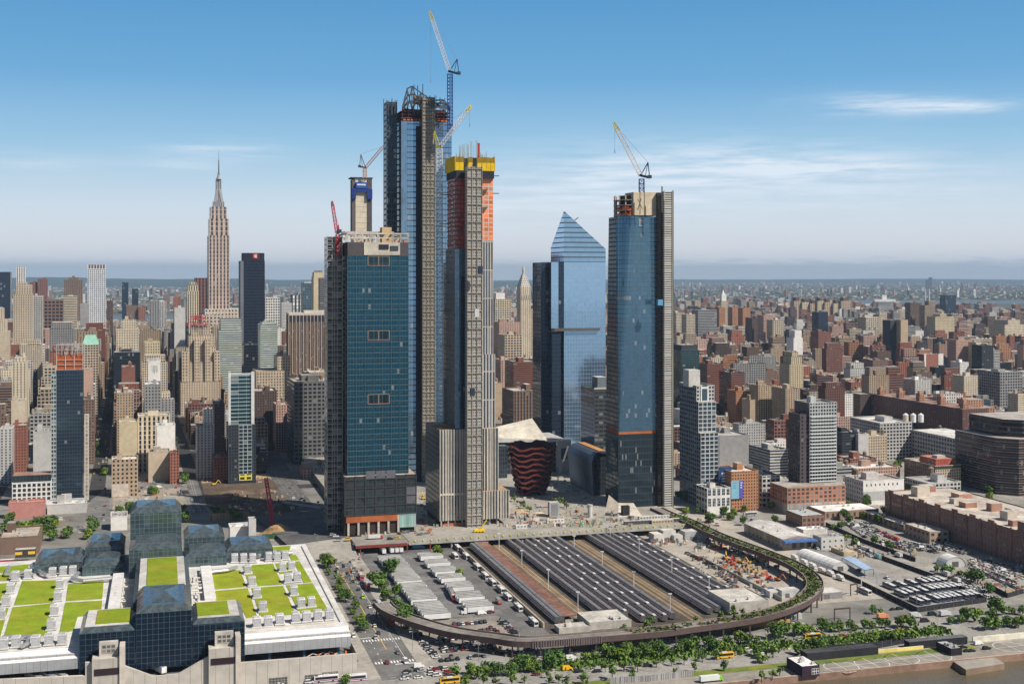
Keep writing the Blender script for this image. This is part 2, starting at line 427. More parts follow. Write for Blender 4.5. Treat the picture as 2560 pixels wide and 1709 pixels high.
HOISTD = gridwall((.27, .24, .20), (.05, .043, .036, 0), 1.9, 3.4, .5, .58, .1)
def hoist(mb, o, w, d, z0, z1, S_=HOIST, step=3.4, rail=P((.34, .31, .27))):
 mb.box(o, *GX, w, d, z0, z1, S_)
 o = Vector((o[0], o[1], 0))
 for u in (0, w * .33, w * .66, w):
  mb.bar(o + GA.N * u - GA.E * .4 + Vector((0, 0, z0)), o + GA.N * u - GA.E * .4 + Vector((0, 0, z1 + 2)), .22, rail)
 z = z0 + 2
 while z < z1:
  mb.box(o - GA.E * .8, *GX, w, .7, z, z + .3, P((.42, .39, .34)))
  z += step * 2
def roofline_frame(mb, o, w, d, z0, z1, nb, nd, r, S_):
 o = Vector((o[0], o[1], 0)); Z = Vector((0, 0, 1))
 for j, vv in ((0, 0), (1, d)):
  for i in range(nb + 1):
   q = o + GA.N * (w * i / nb) + GA.E * vv; mb.bar(q + Z * z0, q + Z * z1, r, S_)
  mb.bar(o + GA.E * vv + Z * z1, o + GA.N * w + GA.E * vv + Z * z1, r, S_)
  mb.bar(o + GA.E * vv + Z * (z0 + z1) / 2, o + GA.N * w + GA.E * vv + Z * (z0 + z1) / 2, r * .8, S_)
 for i in range(nb + 1):
  q = o + GA.N * (w * i / nb); mb.bar(q + Z * z1, q + GA.E * d + Z * z1, r, S_)
# --- teal tower
Y = 918; Pt, w = frm(869, 1021, Y); D = 45; zt = zat(639, Y); zq = zat(1189, Y)
tw = thing('office_tower', 'broad teal glass office tower with a boxy dark podium and three framed openings', 'tower', (Pt.x, Pt.y, ZP))
TEAL = gridwall((.045, .085, .105), (.008, .085, .145, .6), 2.15, 4.05, .90, .80, .02); NAVY = gridwall((.02, .025, .04), (.012, .02, .045, .4), 2.3, 4.05, .94, .84, .0)  # NAVY carries the shade of the north sides in its colour
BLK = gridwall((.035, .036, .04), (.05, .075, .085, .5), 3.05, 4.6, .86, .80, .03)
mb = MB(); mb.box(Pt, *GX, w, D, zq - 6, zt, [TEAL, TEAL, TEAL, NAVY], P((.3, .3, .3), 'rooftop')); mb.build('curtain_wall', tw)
mb = MB()
for i in range(8): mb.box(Pt + GA.N * (w * i / 7 - .15) - GA.E * .25, *GX, .3, .24, zq, zt, P((.16, .23, .25), 'metal'))
for i in range(int((zt - zq) / 8.1)): mb.box(Pt - GA.E * .28, *GX, w, .2, zq + i * 8.1 + 4, zq + i * 8.1 + 4.25, P((.13, .19, .21), 'metal'))
mb.build('mullions', tw)
P2, w2 = fr(862, 1040, Y - 5); zb = zat(1290, Y - 5)
mb = MB(); mb.box(P2, *GX, w2, 54, zb, zq, [BLK, BLK, BLK, NAVY], P((.45, .33, .25), 'rooftop')); mb.build('podium', tw)
mb = MB()
for i in range(8): mb.box(P2 + GA.N * (w2 * i / 7 - .4) - GA.E * .5, *GX, .8, .48, zb, zq + .4, P((.045, .045, .05)))
for i in range(5): mb.box(P2 - GA.E * .52, *GX, w2, .42, zb + i * 6.6, zb + i * 6.6 + .7, P((.05, .05, .055)))
for (i, j) in ((2, 4), (3, 4), (4, 4), (6, 1), (6, 2)): mb.box(P2 + GA.N * (w2 * i / 7 + .4) - GA.E * .35, *GX, w2 / 7 - .8, .3, zb + j * 6.6 + .7, zb + j * 6.6 + 6.4, P((.13, .13, .145)))
mb.build('podium_frame', tw)
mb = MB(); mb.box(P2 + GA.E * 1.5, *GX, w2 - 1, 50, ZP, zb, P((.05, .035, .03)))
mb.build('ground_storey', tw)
for i in range(6):
 mb = MB(); mb.box(P2 + GA.N * (2 + i * (w2 * .7) / 5) + GA.E * .1, *GX, 1.5, 1.2, ZP, zb, P((.52, .47, .40), 'concrete')); mb.build('column', tw)
mb = MB(); mb.box(P2 + GA.N * 1 - GA.E * .1, *GX, w2 * .72, .15, zb - 5, zb - .2, P((.40, .12, .045), 'concrete')); mb.build('fascia', tw)
mb = MB(); mb.box(P2 + GA.N * (w2 * .76), *GX, w2 * .24, 3, ZP + 4, zb - .05, gridwall((.2, .3, .3), (.35, .55, .5, .2), 1.8, 9, .9, .95)); mb.build('glass_entrance', tw)
for (y0, y1) in ((641, 663), (828, 850), (988, 1010)):                # loggias: frame, dark recess, centre post
 xa, xb_ = fr(920, 973, Y)
 za, zb2 = zat(y1, Y), zat(y0, Y)
 mb = MB()
 for (a, b, c, d) in ((0, xb_, za - .5, za), (0, xb_, zb2, zb2 + .4), (-.3, .2, za, zb2), (xb_ - .2, xb_ + .3, za, zb2), (xb_ / 2 - .25, xb_ / 2 + .25, za, zb2)):
  mb.box(xa + GA.N * a - GA.E * .35, *GX, b - a, .5, c, d, P((.26, .22, .19)) if c > za - .1 else RUST)
 lg = mb.build('loggia', tw)
 mb = MB(); mb.box(xa - GA.E * .2, *GX, xb_, .3, za, zb2, gridwall((.02, .03, .04), (.01, .04, .06, .4), xb_ / 2, 9, .7, 1.)); mb.build('opening', lg)
z2 = zat(605, Y); z3 = zat(583, Y)
mb = MB(); mb.box(Pt, *GX, w, D, zt, z2, [P((.09, .08, .085)), P((.09, .08, .085)), P((.09, .08, .085)), P((.03, .03, .04))], CONC)  # north side painted darker to stand for shade
a, b = fr(910, 1000, Y - .5); mb.box(a, *GX, b, .4, zt + .5, z2, P((.50, .455, .39), 'concrete'))
a, b = fr(948, 972, Y - 1); mb.box(a, *GX, b, .4, zt + 5, zt + 8.5, P((.03, .03, .04)))
a, b = fr(976, 996, Y - 1); mb.box(a, *GX, b, .4, zt + 4, zt + 7.5, P((.06, .07, .09)))
mb.build('mechanical_floor', tw)
mb = MB(); roofline_frame(mb, Pt + GA.E * 1, w, 40, z2, z3, 8, 4, .55, P((.55, .51, .46), 'concrete')); roofline_frame(mb, Pt + GA.E * 12, w * .8, 18, z2, z3 + 1.5, 9, 4, .35, P((.5, .48, .45), 'concrete'))
for i in range(30): q = Pt + GA.N * R.uniform(1, w - 3) + GA.E * R.uniform(.5, 20); mb.box(q, *GX, R.uniform(.8, 3), 1, z2, z2 + R.uniform(.6, 2.6), P(R.choice([(.5, .16, .05), (.55, .5, .45), (.1, .1, .1), (.6, .25, .15)])))
mb.build('roof_frame', tw)
a, b = fr(955, 979, Y + 8); mb = MB(); mb.box(a, *GX, b, 9, z2, zat(566, Y), [P((.55, .40, .20), 'concrete')] * 3 + [P((.4, .3, .17), 'concrete')], RUST); mb.build('concrete_core', tw)  # fourth side: darker copy of the concrete, standing for shade
# hoist and scaffold on its shaded side
a = Pt - GA.N * 1 + GA.E * 20; q = GA.xy(GA.uv(a)[0] - 11.5, GA.uv(a)[1])
SCAF = gridwall((.40, .38, .35), (.012, .014, .022, .1), 3.4, 4.0, .84, .84, .22)
mb = MB(); mb.box(q, *GX, 11.4, 18, ZP, zat(590, Y), SCAF)
for u in (0, 5.5, 11.3): mb.bar(q + GA.N * u - GA.E * .4 + Vector((0, 0, ZP)), q + GA.N * u - GA.E * .4 + Vector((0, 0, zat(588, Y))), .2, P((.42, .41, .38)))
for i in range(56): mb.box(q - GA.E * .7, *GX, 11.4, .6, ZP + i * 4 + 1.2, ZP + i * 4 + 1.5, P((.38, .37, .34)))
mb.build('scaffold', tw)
# --- tallest tower with open steel crown
Y = 1150; Pt, w = frm(1003, 1129, Y); D = dback(Pt, 975); zt = zat(303, Y); zc = zat(270, Y); zs = zat(218, Y)
tl = thing('tall_tower', 'tallest blue glass tower topped by an unfinished skeletal steel crown', 'tower', (Pt.x, Pt.y, ZP))
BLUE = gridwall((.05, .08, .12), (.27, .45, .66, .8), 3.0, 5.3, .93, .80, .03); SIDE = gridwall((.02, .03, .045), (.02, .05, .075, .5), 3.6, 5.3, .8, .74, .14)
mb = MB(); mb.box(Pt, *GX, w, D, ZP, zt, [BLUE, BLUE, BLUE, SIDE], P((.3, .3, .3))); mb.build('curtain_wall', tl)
mb = MB(); a, b = fr(1003, 1017, Y - .8); mb.box(a, *GX, b, .7, ZP, zt, gridwall((.13, .20, .30), (.22, .36, .52, .6), 2.6, 5.3, .9, .94, 0)); mb.build('corner_panel', tl)
mb = MB(); a, b = fr(1040, 1054, Y - .6); mb.box(a, *GX, b, .5, ZP, zt - 4, P((.025, .03, .05))); mb.build('recess', tl)
for i, (xa, xb2, y0, y1) in enumerate(((1003, 1128, 303, 268),)):
 mb = MB()
 for lvl in range(4):
  z = zt + lvl * (zc - zt) / 4
  mb.box(Pt + GA.E * 1, *GX, w - 1, D - 2, z, z + .7, P((.20, .05, .04)) if lvl % 2 else P((.05, .045, .05)))
  for u in range(9): mb.box(Pt + GA.N * (1 + u * (w - 3) / 8) + GA.E * 1.2, *GX, .7, .7, z, z + (zc - zt) / 4, P((.09, .03, .03)))
 mb.box(Pt + GA.E * 6 + GA.N * 4, *GX, w - 8, D - 12, zt, zc, P((.06, .03, .03)), RUST)
 for k in range(12): mb.box(Pt + GA.N * (2 + k * (w - 5) / 12) + GA.E * .4, *GX, 2.6, .3, zt + .8, zt + 2.2, P((.55, .14, .04)))
 mb.build('open_floors', tl)
mb = MB()
cr = [(1006, 268), (1018, 222), (1030, 216), (1052, 232), (1080, 252), (1108, 250), (1125, 268)]
for dd in (0, 12, 24):
 pts = [PD(x, y, Y + dd * .96) + GA.N * 0 for x, y in cr]; pts = [Vector((p.x - .27 * dd * 0, p.y, p.z)) for p in pts]
 for a, b in zip(pts, pts[1:]): mb.bar(a, b, .55, STEEL)
 for p in pts: mb.bar((p.x, p.y, zc), p, .45, STEEL); 
 for lv in (.33, .66):
  for a, b in zip(pts[:-1], pts[1:]): mb.bar((a.x, a.y, zc + (a.z - zc) * lv), (b.x, b.y, zc + (b.z - zc) * lv), .35, STEEL)
 for a, b in zip(pts[:-1], pts[1:]): mb.bar((a.x, a.y, zc), b, .3, STEEL); mb.bar((b.x, b.y, zc), a, .3, STEEL)
for i in range(len(cr)):
 a, b = PD(*cr[i], Y), PD(*cr[i], Y + 23); mb.bar(a, b, .4, STEEL)
for x, y in ((1035, 212), (1044, 214), (1057, 210), (1100, 244), (1112, 246), (1122, 256), (970, 250), (980, 246), (988, 250), (1073, 240), (1090, 240)):
 p = PD(x, y, Y + 4); mb.bar((p.x, p.y, zc - 6), p, .35, STEEL)
mb.box(PD(1036, 250, Y + 3), *GX, 7, 6, zat(258, Y), zat(238, Y), P((.45, .25, .15)))
mb.build('steel_crown', tl)
mb = MB(); a, b = fr(966, 992, Y + 10); DKS = gridwall((.05, .075, .10), (.02, .05, .08, .5), 3.2, 5.2, .8, .7, .06)
mb.box(a, *GX, b, 14, ZP, zat(252, Y), DKS); mb.bar(Vector((a.x - 2.5, a.y, ZP)), Vector((a.x - 2.5, a.y, zat(245, Y))), .3, STEEL)
for u in (0, b / 2, b): mb.bar(a + GA.N * u - GA.E * .3 + Vector((0, 0, ZP)), a + GA.N * u - GA.E * .3 + Vector((0, 0, zat(248, Y))), .3, STEEL)
mb.build('scaffold', tl)
mb = MB(); a, b = fr(1057, 1087, Y - 7); hoist(mb, a, b, 6.5, ZP, zat(243, Y), HOISTD, 3.4, P((.33, .29, .22))); mb.build('hoist_tower', tl)
# --- stepped tower with yellow formwork
Y = 946; st = None
Pt, w = frm(1100, 1245, Y); D = dback(Pt, 1064)
st = thing('stepped_tower', 'stepped stone and glass tower with orange netting and yellow formwork on top', 'tower', (Pt.x, Pt.y, ZP))
FIN = gridwall((.52, .46, .39), (.16, .19, .22, .6), 2.75, 60, .70, 1.0, .03); FIND = gridwall((.27, .24, .21), (.05, .06, .07, .4), 2.2, 4., .5, .8, .02)  # FIND: darker copy of FIN, the north side's shade put into its colour
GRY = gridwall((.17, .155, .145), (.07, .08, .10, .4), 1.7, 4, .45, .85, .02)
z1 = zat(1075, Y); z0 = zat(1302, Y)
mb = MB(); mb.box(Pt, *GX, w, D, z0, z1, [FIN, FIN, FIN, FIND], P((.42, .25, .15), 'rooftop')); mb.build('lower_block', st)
mb = MB()
for i in range(22): mb.box(Pt + GA.N * (w * i / 21 - .25) - GA.E * .55, *GX, .5, .52, z0, z1 + .3, P((.62, .56, .48), 'concrete'))
mb.box(Pt - GA.E * .4, *GX, w, .38, zat(1239, Y), zat(1234, Y), P((.62, .56, .48), 'concrete')); mb.build('stone_fins', st)
a, b = fr(1202, 1272, Y - 2); zw = zat(1232, Y)
mb = MB(); mb.box(a, *GX, b, D * .7, z0, zw, [FIN, FIN, FIN, FIND], P((.42, .27, .16), 'rooftop'))
for i in range(11): mb.box(a + GA.N * (b * i / 10 - .25) - GA.E * .55, *GX, .5, .52, z0, zw + .3, P((.62, .56, .48), 'concrete'))
mb.build('side_wing', st)
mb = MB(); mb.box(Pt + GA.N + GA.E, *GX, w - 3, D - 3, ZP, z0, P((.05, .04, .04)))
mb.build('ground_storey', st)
for i in range(9):
 mb = MB(); mb.box(Pt + GA.N * (.5 + i * (w - 2) / 8) - GA.E * .05, *GX, 1.0, 1.0, ZP, z0, CONC); mb.build('column', st)
mb = MB(); mb.box(Pt + GA.N * 3 + GA.E * .1, *GX, 18, .3, ZP, ZP + 2.2, P((.5, .16, .06))); mb.build('barrier', st)
# glass shaft
zm = zat(622, Y + 4)
SKY = gridwall((.10, .13, .17), (.16, .25, .36, .7), 1.7, 3.6, .88, .92, .03); a, b = fr(1137, 1230, Y + 4); d1, d2 = dback(a, 1108), dback(a, 1114)
mb = MB(); mb.box(a, *GX, b, d1, z1, zat(655, Y), [SKY, SKY, SKY, GRY], P((.25, .22, .2))); mb.box(a, *GX, b, d2, zat(655, Y), zm, [SKY, SKY, SKY, GRY], P((.3, .3, .3))); mb.build('glass_shaft', st)
a, b = fr(1152, 1170, Y + 3.5); mb = MB(); mb.box(a, *GX, b, 4, z1, zat(690, Y), gridwall((.02, .025, .035), (.025, .05, .075, .5), 2, 3.6, .9, .9, .02)); mb.build('dark_bay', st)
STRP = gridwall((.50, .46, .42), (.10, .13, .17, .5), 2.3, 22, .62, .97, .05)
mb = MB(); a, b = fr(1200, 1233, Y + 3); mb.box(a, *GX, b, 26, zat(890, Y), zat(600, Y), [STRP, STRP, STRP, GRY], P((.3, .3, .3)))
c, d = fr(1200, 1238, Y + 2.5); mb.box(c, *GX, d, 27, z1, zat(888, Y), [STRP, STRP, STRP, GRY], P((.55, .3, .13)))
mb.build('striped_wall', st)
# unfinished floors
NETR = gridwall((.07, .022, .025), (.46, .075, .06, .0), 2.2, 3.5, .84, .74, .03); NETO = gridwall((.60, .52, .44), (.78, .21, .07, .0), 4.4, 3.5, .86, .80, .10)
a, b = fr(1138, 1234, Y + 5); zf = zat(438, Y); d2 = dback(a, 1118)
mb = MB(); mb.box(a, *GX, b * .36, d2, zm, zf, NETR, CONC); mb.build('red_netting', st)
c, d = fr(1198, 1233, Y + 4.5); mb = MB(); mb.box(c, *GX, d, 28, zat(600, Y), zf, NETO, CONC); mb.build('orange_netting', st)
mb = MB(); mb.box(a + GA.E * .4 + GA.N * .4, *GX, b - .7, d2 - 1, zm, zf + 1, P((.09, .08, .08)), CONC)
z = zm
while z < zf: mb.box(a - GA.E * .15 - GA.N * .15, *GX, b * .36, d2, z, z + .4, P((.17, .12, .12), 'concrete')); z += 3.5
mb.build('floor_slabs', st)
a, b = fr(1137, 1238, Y + 2); d3 = dback(a, 1113); zy0, zy1, zy2 = zat(437, Y), zat(424, Y), zat(388, Y)
mb = MB(); mb.box(a + GA.N * .8, *GX, b - 1.6, d3 - 1, zat(443, Y), zy1, P((.03, .035, .05)), CONC)
n = 9
for i in range(n):
 cc = P((.75, .50, .015)) if i not in (2, 4) else P((.04, .04, .03))
 mb.box(a + GA.N * (b * i / n), *GX, b / n - .25, .6, zy1, zat(404, Y), cc); mb.box(a + GA.N * (b * i / n) + GA.E * .2, *GX, b / n - .15, .4, zat(404, Y), zy2 - R.uniform(0, 1.5), P((.30, .19, .02)) if i not in (2, 4) else P((.03, .03, .03)))
for sd in (0, b - .5): mb.box(a + GA.N * sd, *GX, .5, d3, zy1, zy2, P((.70, .47, .015)))
mb.box(a + GA.E * d3, *GX, b, .5, zy1, zy2, P((.4, .27, .02)))
for i in range(60): q = a + GA.N * (b * R.random()) + GA.E * R.choice((.2, d3, R.uniform(0, d3))); h = R.uniform(.5, 4.5) + (9 if .35 < (q - a).dot(GA.N) / b < .6 else 0); mb.bar(q + Vector((0, 0, zy2 - 8)), q + Vector((0, 0, zy2 + h)), .13, P((.35, .26, .06)))
mb.build('formwork', st)
mb = MB(); q = PD(1197, 385, Y + 12); mb.bar((q.x, q.y, zy1), PD(1197, 358, Y + 12), .8, P((.55, .05, .05))); mb.build('placing_boom_mast', st)
for y in (487, 560, 631, 706, 778, 865, 925): 
 mb = MB(); p = PD(1103, y, Y + 6); mb.box(p, *GX, 8, 3, p.z, p.z + .5, P((.04, .04, .05))); mb.build('catch_platform', st)
for y in (440, 484):
 mb = MB(); p = PD(1234, y, Y + 6); mb.box(p, *GX, 4.5, 3, p.z, p.z + .5, P((.12, .12, .12))); mb.build('catch_platform', st)
a, b = fr(1168, 1205, Y - 8); mb = MB(); hoist(mb, a, b, 7.5, ZP, zat(415, Y - 8)); mb.build('hoist_tower', st)
for (x, y) in ((1196, 675), (1187, 782), (1176, 980)):
 mb = MB(); p = PD(x, y, Y - 10); mb.box(p, *GX, 3.5, 2, p.z - 3, p.z + 3, P((.03, .04, .07)) if x != 1187 else P((.6, .6, .6))); mb.build('hoist_cage', st)
# --- dark blue tower with concrete top on the right
Y = 1022; Pt, w = frm(1546, 1642, Y); D = dback(Pt, 1514); zt = zat(531, Y); zo = zat(1086, Y)
dk = thing('residential_tower', 'dark blue glass tower flaring upward with raw concrete and orange edge floors', 'tower', (Pt.x, Pt.y, ZP))
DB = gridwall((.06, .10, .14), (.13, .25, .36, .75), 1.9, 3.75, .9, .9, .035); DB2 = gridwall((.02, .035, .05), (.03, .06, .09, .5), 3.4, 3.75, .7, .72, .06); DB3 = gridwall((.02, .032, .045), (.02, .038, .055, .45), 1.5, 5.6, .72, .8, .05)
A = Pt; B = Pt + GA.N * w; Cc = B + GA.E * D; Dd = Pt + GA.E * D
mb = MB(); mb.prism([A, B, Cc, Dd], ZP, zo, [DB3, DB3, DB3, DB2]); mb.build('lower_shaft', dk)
mb = MB(); mb.box(A + (GA.N + GA.E) * .4, *GX, w - .8, D - .8, zo, zo + 2.4, [RUST, RUST, RUST, P((.25, .06, .03))]); mb.build('belt_floor', dk)
# upper shaft: square below, rounded and leaning at the corner above
nb = 7
def ringpts(r, ins):
 o = Pt + (GA.N * .2 + GA.E * .2); q = []
 q.append(o + GA.E * D + GA.N * (ins * .4))
 q.append(o + GA.E * (r + D * .12) + GA.N * (ins * .4))
 for k in range(nb + 1):
  t = math.pi / 2 * k / nb; q.append(o + GA.N * (r * (1 - math.sin(math.pi / 2 - t) * 1) + ins * .4) + GA.E * (r * (1 - math.sin(t))))
 q.append(o + GA.N * (w * .53)); q.append(o + GA.N * (w * .53 + .2) + GA.E * ins * .4); q.append(o + GA.N * w + GA.E * ins * .2); q.append(o + GA.N * w + GA.E * D)
 return q
lo_, hi_ = ringpts(.8, 0), ringpts(w * .42, 7)
mb = MB(); sw = [DB2] + [DB2] + [DB] * nb + [DB] * 20; mb.prism(lo_, zo + 2.4, zt - 3, sw[:len(lo_)], P((.3, .25, .2)), top=hi_, fit=True); mb.build('upper_shaft', dk)
mb = MB(); o2 = Pt + GA.N * 6 + GA.E * 4
for lv in range(6):
 z = zat(531, Y) - 12 + lv * 4.3 + 1
 mb.cyl(o2 + GA.N * 11 + GA.E * 12, 14.5, z, z + .6, 20, P((.45, .38, .32), 'concrete'), P((.4, .36, .32), 'concrete'))
 for k in range(14):
  t = 2 * math.pi * k / 14; q = o2 + GA.N * (11 + 13.6 * math.cos(t)) + GA.E * (12 + 13.6 * math.sin(t)); mb.bar(q + Vector((0, 0, z)), q + Vector((0, 0, z + 4.3)), .5, P((.52, .42, .36), 'concrete'))
 mb.cyl(o2 + GA.N * 11 + GA.E * 12, 10.0, z + .6, z + 4.3, 16, P((.05, .04, .04)))
 if lv < 4:
  for k in (8, 9, 10, 12, 13): 
   t = 2 * math.pi * k / 14; q = o2 + GA.N * (11 + 14.0 * math.cos(t)) + GA.E * (12 + 14.0 * math.sin(t)); mb.cbox(q, (-math.sin(t) * GA.N + math.cos(t) * GA.E), 5.5, .25, z + .7, z + R.uniform(2, 3.8), P(R.choice([(.75, .16, .03), (.62, .12, .03), (.35, .07, .05)])))
mb.build('open_floors', dk)
a, b = fr(1584, 1651, Y + 1); mb = MB(); mb.box(a, *GX, b, 20, zt - 2, zat(479, Y), [P((.56, .48, .36), 'concrete')] * 4, P((.5, .44, .35), 'concrete'))
for x in (1600, 1611): p = PD(x, 500, Y + .2); mb.bar((p.x, p.y, zt - 2), (p.x, p.y, zat(476, Y)), .35, P((.2, .17, .12)))
mb.bar(PD(1594, 525, Y), PD(1603, 496, Y), .4, P((.2, .17, .12))); mb.bar(PD(1594, 497, Y), PD(1606, 522, Y), .3, P((.2, .17, .12)))
p, q = PD(1655, 466, Y), PD(1682, 472, Y); mb.bar((p.x, p.y, zt), p, .5, P((.1, .1, .1))); mb.build('concrete_core', dk)
a, b = fr(1660, 1681, Y - 6); mb = MB(); HW = gridwall((.60, .58, .54), (.10, .09, .085, .0), 9, 1.9, .93, .55, .22)
mb.box(a, *GX, b, 6, ZP, zat(477, Y), HW)
for u in (0, b): mb.bar(a + GA.N * u - GA.E * .3 + Vector((0, 0, ZP)), a + GA.N * u - GA.E * .3 + Vector((0, 0, zat(474, Y))), .3, P((.5, .48, .4)))
p = PD(1683, 478, Y); mb.bar((p.x, p.y, ZP), PD(1683, 476, Y), .35, P((.2, .18, .14))); mb.build('hoist_tower', dk)
a, b = fr(1645, 1659, Y - 3); mb = MB(); mb.box(a, *GX, b, 5, ZP, zat(480, Y), gridwall((.06, .035, .03), (.025, .018, .018, 0), 2.2, 3.8, .8, .8, 0)); mb.build('hoist_shaft', dk)
mb = MB(); p = PD(1645, 756, Y - 6); mb.box(p, *GX, 4.4, 3, p.z - 2.4, p.z + 2.4, P((.12, .35, .60))); mb.build('hoist_cage', dk)
a, b = fr(1519, 1560, Y - 5)
mb = MB(); q = [G(1515, 1268, ZP), G(1546, 1292, ZP), G(1546, 1262, ZP + 1)]; 
mb.face([Vector((q[0].x, q[0].y, ZP)), Vector((q[1].x, q[1].y, ZP)), Vector((A.x, A.y - 1, zat(1256, Y))), PD(1522, 1236, Y + 2)], P((.55, .48, .40), 'concrete')); mb.face([Vector((q[1].x, q[1].y, ZP)), q[1] + GA.N * 20, A - GA.E + GA.N * 13 + Vector((0, 0, zat(1258, Y))), Vector((A.x, A.y - 1, zat(1256, Y)))], P((.58, .52, .44), 'concrete'))
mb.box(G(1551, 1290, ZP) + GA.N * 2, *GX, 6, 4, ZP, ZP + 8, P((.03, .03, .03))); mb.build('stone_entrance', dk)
# --- faceted glass tower with pointed top
Y = 1300; Pt, w = frm(1410, 1514, Y); D = dback(Pt, 1377)
ft = thing('faceted_tower', 'pale blue faceted glass tower with a sharply slanted pointed top', 'tower', (Pt.x, Pt.y, ZP))
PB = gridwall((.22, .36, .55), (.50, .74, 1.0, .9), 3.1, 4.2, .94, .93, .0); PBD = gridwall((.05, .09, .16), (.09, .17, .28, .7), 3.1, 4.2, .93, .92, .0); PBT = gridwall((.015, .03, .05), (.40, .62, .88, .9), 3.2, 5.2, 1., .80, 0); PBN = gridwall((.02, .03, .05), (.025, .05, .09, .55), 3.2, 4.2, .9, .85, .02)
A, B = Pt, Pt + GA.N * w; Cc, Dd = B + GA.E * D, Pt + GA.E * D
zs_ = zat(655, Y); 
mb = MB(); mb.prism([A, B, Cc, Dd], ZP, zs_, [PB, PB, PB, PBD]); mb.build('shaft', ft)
def vat(q, py): return Vector((q.x, q.y, zat(py, q.y)))
tA, tB, tC, tD = vat(A, 527), vat(B, 622), vat(Cc, 640), vat(Dd, 619)
mb = MB()
def slant(a, b, ta, tb, S_):
 L = (b - a).length; mb.face([(a.x, a.y, zs_), (b.x, b.y, zs_), tb, ta], S_, [(0, 0), (L, 0), (L, tb.z - zs_), (0, ta.z - zs_)])
slant(A, B, tA, tB, PBT); slant(B, Cc, tB, tC, PBT); slant(Cc, Dd, tC, tD, PBT); slant(Dd, A, tD, tA, PBT)
mb.face([tA, tB, tD], P((.35, .5, .65), 'metal')); mb.face([tB, tC, tD], P((.35, .5, .65), 'metal')); mb.build('pointed_top', ft)
mb = MB(); a, b = fr(1378, 1396, Y - 2); mb.box(a, *GX, b, 38, zat(820, Y), zat(655, Y), [PB, PBD, PBD, PBN], P((.2, .25, .3))); 
c, d = fr(1396, 1410, Y - .5); mb.box(c, *GX, d - .3, 34, zat(820, Y), zat(658, Y), PBN, P((.15, .2, .25)))
e, f_ = fr(1380, 1402, Y - 1); mb.box(e, *GX, f_, 38, ZP, zat(832, Y), PBN, P((.25, .25, .25))); mb.build('side_mass', ft)  # lower box in darker glass: reflected buildings put into the colour
mb = MB(); a, b = fr(1386, 1500, Y - 3.2); mb.box(a, *GX, b, 3, zat(827, Y), zat(820, Y), P((.12, .11, .10))); mb.build('ledge', ft)
mb = MB(); a, b = fr(1352, 1379, Y + 8); mb.box(a, *GX, b, 30, ZP, zat(656, Y), PBN, P((.1, .1, .12))); mb.build('dark_shaft', ft)
mb = MB(); p = PD(1438, 548, Y + 14); mb.bar(PD(1434, 552, Y + 16), PD(1446, 544, Y + 16), .5, STEEL); mb.build('roof_rig', ft)
# --- concrete core with blue formwork
Y = 1500; Pt, w = frm(887, 926, Y); D = dback(Pt, 876)
cc = thing('concrete_core_tower', 'slender raw concrete core with blue climbing formwork rising behind the teal tower', 'tower', (Pt.x, Pt.y, 0))
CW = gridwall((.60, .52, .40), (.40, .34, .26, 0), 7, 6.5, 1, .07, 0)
mb = MB(); mb.box(Pt, *GX, w, D, 0, zat(445, Y), [CW, CW, CW, P((.10, .10, .12), 'concrete')], P((.3, .28, .25), 'concrete')); mb.build('core_wall', cc)  # north side in darker concrete, its shade put into the colour
mb = MB(); a, b = fr(918, 930, Y - .5); mb.box(a, *GX, b, 12, 0, zat(447, Y), P((.10, .085, .09))); a, b = fr(880, 889, Y - .6); mb.box(a, *GX, b, 3, 0, zat(450, Y), P((.13, .11, .11))); mb.build('edge_hoist', cc)
mb = MB(); a, b = fr(880, 925, Y - 3); mb.box(a, *GX, b, 3, zat(480, Y), zat(471, Y), P((.02, .05, .24))); a, b = fr(880, 890, Y - 3.2); mb.box(a, *GX, b, 3, zat(497, Y), zat(476, Y), P((.02, .045, .22)))
a, b = fr(918, 931, Y - 3.4); mb.box(a, *GX, b, 4, zat(497, Y), zat(473, Y), P((.02, .045, .22))); a, b = fr(890, 917, Y - 3.6); mb.box(a, *GX, b, 3, zat(471, Y), zat(456, Y), P((.03, .09, .34))); a, b = fr(893, 915, Y - 3.9); mb.box(a, *GX, b, .3, zat(464, Y), zat(460, Y), P((.6, .65, .7)))
a, b = fr(877, 932, Y - 1); mb.box(a, *GX, b, 20, zat(446, Y), zat(443, Y), P((.06, .05, .05))); mb.build('formwork', cc)
